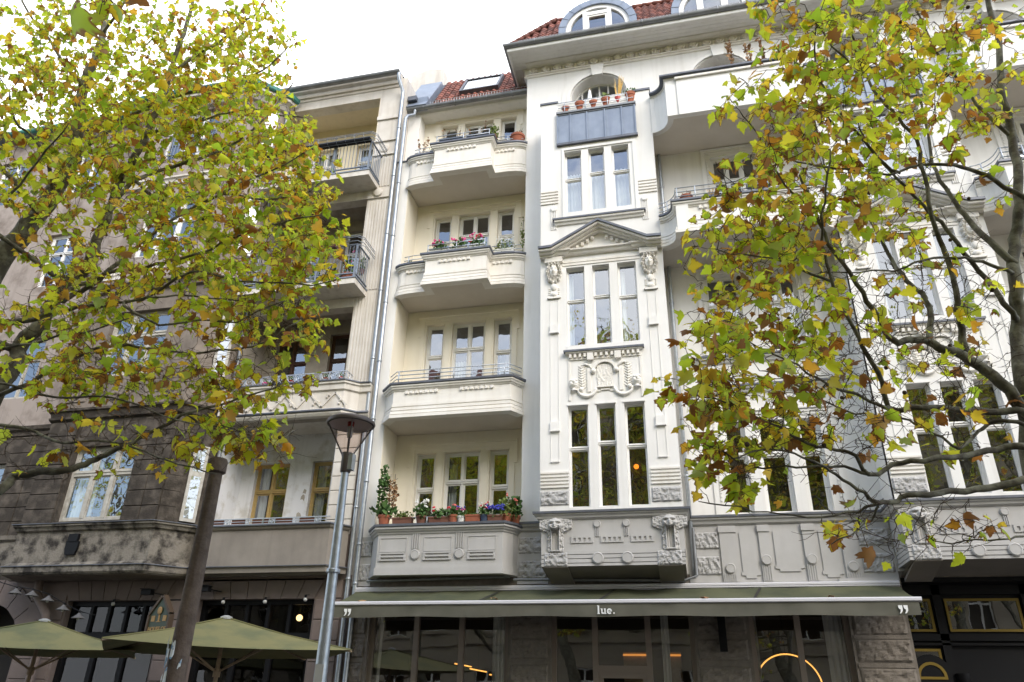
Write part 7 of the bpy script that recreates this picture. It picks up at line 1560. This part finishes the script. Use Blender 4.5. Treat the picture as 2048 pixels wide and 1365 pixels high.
def grow(name, loc, label, branches, blobs, seed, base_trunk, n_clusters, size, max_single=300, group=None, catkins=20, bare=(), n_bare=0, thin=1.0):
    r = random.Random(seed)
    T = thing(name, loc, label, 'tree', group)
    nodes = []; all_pts = []
    for k, br in enumerate(branches):
        pts = [Vector(p[:3]) for p in br]; rad = [max(.005, p[3]*thin) for p in br]
        if k == 0 and base_trunk: pts = [Vector((pts[0].x*1.0, pts[0].y, 0.0))] + pts; rad = [rad[0]*1.35] + rad
        if k > 0 and all_pts:                               # every limb grows out of the wood that is already there
            j = min(range(len(all_pts)), key=lambda q: (all_pts[q][0]-pts[0]).length+max(0, all_pts[q][0].z-pts[0].z)*.8)
            if (all_pts[j][0]-pts[0]).length > 0.05: pts = [all_pts[j][0]] + pts; rad = [min(all_pts[j][1], rad[0]*1.25)] + rad
        # smooth the traced line
        P, R_ = [], []
        for i in range(len(pts)-1):
            p0, p1, p2, p3 = pts[max(0,i-1)], pts[i], pts[i+1], pts[min(len(pts)-1,i+2)]
            for t in (0, .34, .67):
                P.append(0.5*((2*p1)+(-p0+p2)*t+(2*p0-5*p1+4*p2-p3)*t*t+(-p0+3*p1-3*p2+p3)*t**3)); R_.append(rad[i]+(rad[i+1]-rad[i])*t)
        P.append(pts[-1]); R_.append(rad[-1]*.6)
        P = [p+Vector((r.uniform(-1,1), r.uniform(-1,1), r.uniform(-1,1)))*0.012 for p in P]
        part('trunk' if k == 0 else 'limb', MB().tube([tuple(p) for p in P], R_, 10 if k < 3 else 7), M['bark'], T, smooth=True)
        all_pts += list(zip(P, R_))
        for p, q in zip(P, R_):
            if p.z > 2.2: nodes.append((p, q))
    nodes_np = np.array([n[0][:] for n in nodes]); nr = np.array([n[1] for n in nodes])
    tot = sum(b[6] for b in blobs); tw = MB(); leaf_list = []
    tips = []
    for b in blobs:
        for _ in range(max(1, int(round(n_clusters*b[6]/tot)))):
            d = Vector((r.gauss(0,1), r.gauss(0,1), r.gauss(0,1))).normalized()*(r.random()**0.45)*1.12
            tips.append(Vector((b[0]+d.x*b[3], b[1]+d.y*b[4], b[2]+d.z*b[5])))
    n_leafy = len(tips)
    if bare:
        tb = sum(b[6] for b in bare)
        for b in bare:
            for _ in range(int(n_bare*b[6]/tb)):
                d = Vector((r.gauss(0,1), r.gauss(0,1), r.gauss(0,1))).normalized()*(r.random()**0.4)*1.1; tips.append(Vector((b[0]+d.x*b[3], b[1]+d.y*b[4], b[2]+d.z*b[5])))
    order = sorted(range(len(tips)), key=lambda i: float(np.min(np.sum((nodes_np-np.array(tips[i][:]))**2, 1))))
    allp = [np.array(p) for p in nodes_np]; arr = np.array(allp); cap = len(arr)
    buf = np.zeros((cap+len(tips)*3+10, 3)); buf[:cap] = arr; nn = cap
    for i in order:
        tip = tips[i]; dd = np.sum((buf[:nn]-np.array(tip[:]))**2, 1)+r.random()*0.03
        s = Vector(buf[int(np.argmin(dd))]); L_ = (tip-s).length
        if L_ < 0.04: L_ = 0.04
        m1 = s.lerp(tip, .35)+Vector((r.uniform(-1,1), r.uniform(-1,1), r.uniform(-.6,1)))*L_*.13; m2 = s.lerp(tip, .7)+Vector((r.uniform(-1,1), r.uniform(-1,1), r.uniform(-.6,1)))*L_*.12
        r0 = min(.010, .003+.004*L_)
        tw.tube([tuple(s), tuple(m1), tuple(m2), tuple(tip)], [r0, r0*.8, r0*.6, .0025], 4, cap=False)
        for q in (m1, m2, tip): buf[nn] = q[:]; nn += 1
        # side shoots and leaves
        nl = r.choice((2, 3, 4, 5, 6)) if i < n_leafy else r.choice((0, 0, 0, 1));
        if i >= n_leafy:
            for _ in range(2):
                p = m1.lerp(tip, r.random()); q = p+Vector((r.uniform(-1,1), r.uniform(-1,1), r.uniform(-.6,.8)))*r.uniform(.08,.22); tw.tube([tuple(p), tuple(p.lerp(q,.5)+Vector((0,0,r.uniform(-.015,.015)))), tuple(q)], [.0026,.002,.0014], 3, cap=False)
        d0 = (tip-m2).normalized() if (tip-m2).length > 1e-4 else Vector((0,0,1))
        for j in range(nl):
            t = r.random(); p = m2.lerp(tip, .15+.85*t) if j else tip
            o = (d0*r.uniform(0,.8)+Vector((r.uniform(-1,1), r.uniform(-1,1), r.uniform(-.9,.5)))).normalized()
            st = r.uniform(.03, .11); q = p+o*st
            if st > .05: tw.tube([tuple(p), tuple(p.lerp(q,.5)+Vector((0,0,-.006))), tuple(q)], [.0022,.002,.0015], 3, cap=False)
            leaf_list.append((q, o))
    part('twigs', tw, M['twig'], T, smooth=True, kind='stuff')
    # orient the leaves: stalks outwards, blades hanging, many turned by the wind
    mats = []
    for (q, o) in leaf_list:
        y = (o+Vector((0,0,-r.uniform(0,1.1)))).normalized()
        zn = Vector((r.gauss(0,.55), r.gauss(0,.55), 1)) if r.random() < .72 else Vector((r.gauss(0,1), r.gauss(0,1), r.gauss(0,1)))
        x = y.cross(zn)
        if x.length < 1e-3: x = Vector((1,0,0))
        x.normalize(); z = x.cross(y); s = size*(0.5+0.85*r.random()**1.3); k = r.choice((0,1,1,2,2,3,3,4,4,5,5,6))
        Mx = Matrix((( x.x, y.x, z.x), (x.y, y.y, z.y), (x.z, y.z, z.z)))
        mats.append((q, Mx, s, k))
    mats.sort(key=lambda m: -m[2]/max(.5, (m[0]-CAMP).length))
    n1 = 0; VV, FF, EE = [], [], []; nv = 0
    inframe = []
    for (q, Mx, s, k) in mats:
        c = q-CAMP; dz = c.dot(RF); u = c.dot(RX)/dz*1480 if dz > .1 else 9e9; v = c.dot(RU)/dz*1480 if dz > .1 else 9e9
        if n1 < max_single and abs(u) < 1010 and abs(v) < 670:
            o = bpy.data.objects.new('leaf', LM[k]); COL.objects.link(o); o.parent = T
            o.matrix_local = Matrix.Translation(q-wpos(T)) @ Mx.to_4x4() @ Matrix.Scale(s, 4); n1 += 1
        else:
            V, F, E_ = LV_[k]; W_ = (V*s) @ np.array(Mx).T + np.array(q[:]); VV.append(W_); EE.append(E_); FF += [tuple(i+nv for i in f) for f in F]; nv += len(V)
    if VV:
        me = bpy.data.meshes.new('foliage'); me.from_pydata(np.concatenate(VV).tolist(), [], FF)
        a = me.attributes.new('edge', 'FLOAT', 'POINT'); a.data.foreach_set('value', np.concatenate(EE).astype(np.float32)); me.materials.append(M['foliage_leaf'])
        me.polygons.foreach_set('use_smooth', [True]*len(me.polygons)); put('foliage', me, T, kind='stuff')
    sb = MB(); sb.ball((0,0,0), .017, 8); sbm = sb.mesh('seed_ball', M['twig'], True)
    for _ in range(catkins):
        t = r.choice(tips[:max(1, len(tips))]); l = r.uniform(.06, .14); put('seed_ball', sbm, T, tuple(t-Vector((0,0,l))))
    print(name, 'leaves', len(leaf_list), 'single', n1)
    return T
OVER_L = [[-10.5,4.5,10.8,2.2,1.6,1.5,3.0],[-7.0,3.2,10.0,2.2,1.6,1.6,3.2],[-4.2,2.6,9.6,1.8,1.5,1.5,2.6],[-13,5.5,8.0,2.0,1.8,2.2,3.0],[-6.5,5.5,12.2,2.4,1.4,1.2,2.4],[-9.5,1.0,8.8,2.0,1.4,1.5,2.0]]  # unseen crowns over the street, added to shade the lower facade
OVER_R = [[2.0,2.6,9.6,1.7,1.5,1.4,3.0],[5.5,3.6,10.0,2.0,1.7,1.7,3.4],[8.6,5.5,8.5,2.0,1.8,2.3,3.4],[4.0,5.8,12.0,2.2,1.4,1.2,2.6],[-0.6,2.0,9.4,1.5,1.3,1.2,2.2]]
w_l, w_r = sum(b[6] for b in BLOB_LEFT), sum(b[6] for b in BLOB_RIGHT)
BLOB_LEFT += [[b[0], b[1]-1.4]+b[2:6]+[b[6]*w_l*0.5/16.2] for b in OVER_L]; BLOB_RIGHT += [[b[0], b[1]-1.4]+b[2:6]+[b[6]*w_r*1.0/14.6] for b in OVER_R]
LIMB_O = [[-10.6,6.6,6.4,0.09],[-11.2,6.0,8.4,0.07],[-10.4,4.4,10.6,0.05],[-8.6,2.6,10.8,0.035],[-6.2,1.6,10.2,0.02]]  # unseen limbs, added to carry the shading crowns overhead
LIMB_O2 = [[-10.8,6.6,6.0,0.08],[-12.4,5.4,9.4,0.06],[-12.6,4.5,11.0,0.04],[-13.5,4.0,12,0.02]]
LIMB_O3 = [[4.3,6.45,5.9,0.06],[4.9,5.0,7.6,0.05],[4.2,3.2,9.0,0.04],[2.2,1.6,9.8,0.03],[-0.4,0.8,9.8,0.015]]
LIMB_O4 = [[4.4,6.45,6.4,0.06],[5.8,5.0,8.4,0.05],[6.4,3.6,9.9,0.03],[7.2,3.2,10.8,0.015]]
BLOB_LEFT += [[-1.99,1.55,3.95,0.07,0.06,0.04,0.09]]
BR_LEFT += [LIMB_O, LIMB_O2]; BR_RIGHT += [LIMB_O3, LIMB_O4]
BARE_R = [[0.83,5.4,3.44,0.58,0.6,0.43,10],[1.67,5.9,3.77,0.62,0.7,0.47,10],[2.05,6.1,4.54,0.63,0.7,0.5,8],[2.43,6.3,4.32,0.38,0.6,0.83,7],[1.17,5.6,4.32,0.51,0.6,0.39,6],[0.45,5.2,3.21,0.38,0.5,0.28,5],[1.41,5.6,2.75,0.58,0.5,0.21,6],[2.19,6.2,5.71,0.68,0.8,0.55,5]]
BARE_L = [[-5.56,5.9,4.62,1.19,0.7,0.47,10],[-4.43,6.0,4.46,0.7,0.6,0.4,6],[-6.46,5.8,5.18,0.65,0.7,0.65,6],[-4.69,5.8,3.78,1.04,0.5,0.24,7],[-3.85,5.9,3.76,0.42,0.4,0.19,3],[-6.01,6.3,6.26,1.31,0.8,0.6,6],[-4.05,6.2,5.15,0.53,0.5,0.32,4],[-5.89,5.5,3.65,0.47,0.5,0.33,3]]
TR = grow('plane_tree', (2.12, 6.31, 0), 'plane tree with thick grey limbs and thinning yellow green leaves, trunk at the right edge', BR_RIGHT, BLOB_RIGHT, 5, True, 1560, 0.092, catkins=40, bare=BARE_R, n_bare=560, thin=0.8)
TLf = grow('plane_tree', (BR_LEFT[0][0][0], BR_LEFT[0][0][1], 0), 'dense plane tree with yellow and brown leaves hiding the sooty house at the left', BR_LEFT, BLOB_LEFT, 9, True, 3500, 0.100, catkins=24, bare=BARE_L, n_bare=650, thin=0.85)
# ------------------------------------------------------------------ the other side of the street, seen only in the window glass
OB = thing('house_opposite', (0, -12, 0), 'cream plastered house across the street, seen mirrored in the shop windows', 'apartment house')
Y = -12.0
OH = [rect(x, x+1.25, z0, z0+1.9) for x in np.arange(-27, 26, 2.9) for z0 in (1.2, 5.2, 8.8, 12.3, 15.6, 18.7)]
oppw = wall('wall', rect(-30, 30, 0, 21.4), OH, Y, -0.18, M['opp'], OB)
part('room', MB().box(-30, 30, Y-1.5, Y-0.8, 0, 21.3), M['room'], OB)
part('roof', MB().add([(-30,Y+0.3,21.4),(30,Y+0.3,21.4),(30,Y-5,24.5),(-30,Y-5,24.5)], [(0,1,2,3)]), M['tile'], OB)
mb = MB()
for h in OH:
    x0, x1, z0, z1 = h[0][0], h[1][0], h[0][1], h[2][1]; y = Y-0.17
    for (a, b, c, d) in [(x0, x0+.07, z0, z1), (x1-.07, x1, z0, z1), (x0+.07, x1-.07, z0, z0+.07), (x0+.07, x1-.07, z1-.07, z1), ((x0+x1)/2-.05, (x0+x1)/2+.05, z0+.07, z1-.07), (x0+.07, (x0+x1)/2-.05, z1-.7, z1-.6), ((x0+x1)/2+.05, x1-.07, z1-.7, z1-.6)]: mb.box(a, b, y-.06, y, c, d)
part('window_frames', mb, M['frame'], OB, kind='stuff')
mb = MB()
for h in OH:
    x0, x1, z0, z1 = h[0][0], h[1][0], h[0][1], h[2][1]; mb.box(x0-.15, x1+.15, Y+.001, Y+.16, z0-.18, z0-.04)
for z in (4.4, 8.0, 11.6, 15.0, 18.2, 21.2): mb.box(-30, 30, Y+.001, Y+.2, z, z+.22)
part('sills_and_courses', mb, M['opp'], OB, kind='stuff')
# tall trees along the near pavement, behind the camera: they shade the street and stand mirrored in the windows
for k, (x, y, rz, sc_) in enumerate([(-13.5, -7.4, 0.15, 2.1), (-5.5, -8.0, -0.35, 2.25), (4.5, -7.6, 0.3, 2.1), (13.0, -7.9, -0.1, 2.2), (8.5, -7.2, 2.9, 2.0), (0.5, -7.4, 3.3, 2.1), (-21.0, -7.6, 0.2, 2.2), (-28.5, -7.8, -0.2, 2.3)]):
    r2 = thing('plane_tree', (x, y, 0), ['tall plane tree across the street mirrored in the pub windows', 'tall plane tree across the street mirrored in the left loggia windows', 'tall plane tree across the street mirrored in the bay windows', 'tall plane tree across the street, mirrored far right in the gateway glass', 'tall plane tree across the street mirrored in the right shop window', 'tall plane tree across the street mirrored in the middle shop window', 'tall plane tree across the street mirrored in the window of the sooty bay', 'tall plane tree across the street mirrored at the left edge of the old house'][k], 'tree', 'plane trees across the street')
    r2.rotation_euler = (0, 0, rz); sc_ *= 0.72; r2.scale = (sc_, sc_, sc_)
    for ch in [c for c in bpy.data.objects if c.parent == TLf and c.name.split('.')[0] in ('trunk', 'limb', 'twigs', 'foliage')]:
        c = ch.copy(); COL.objects.link(c); c.parent = r2; c.location = ch.location
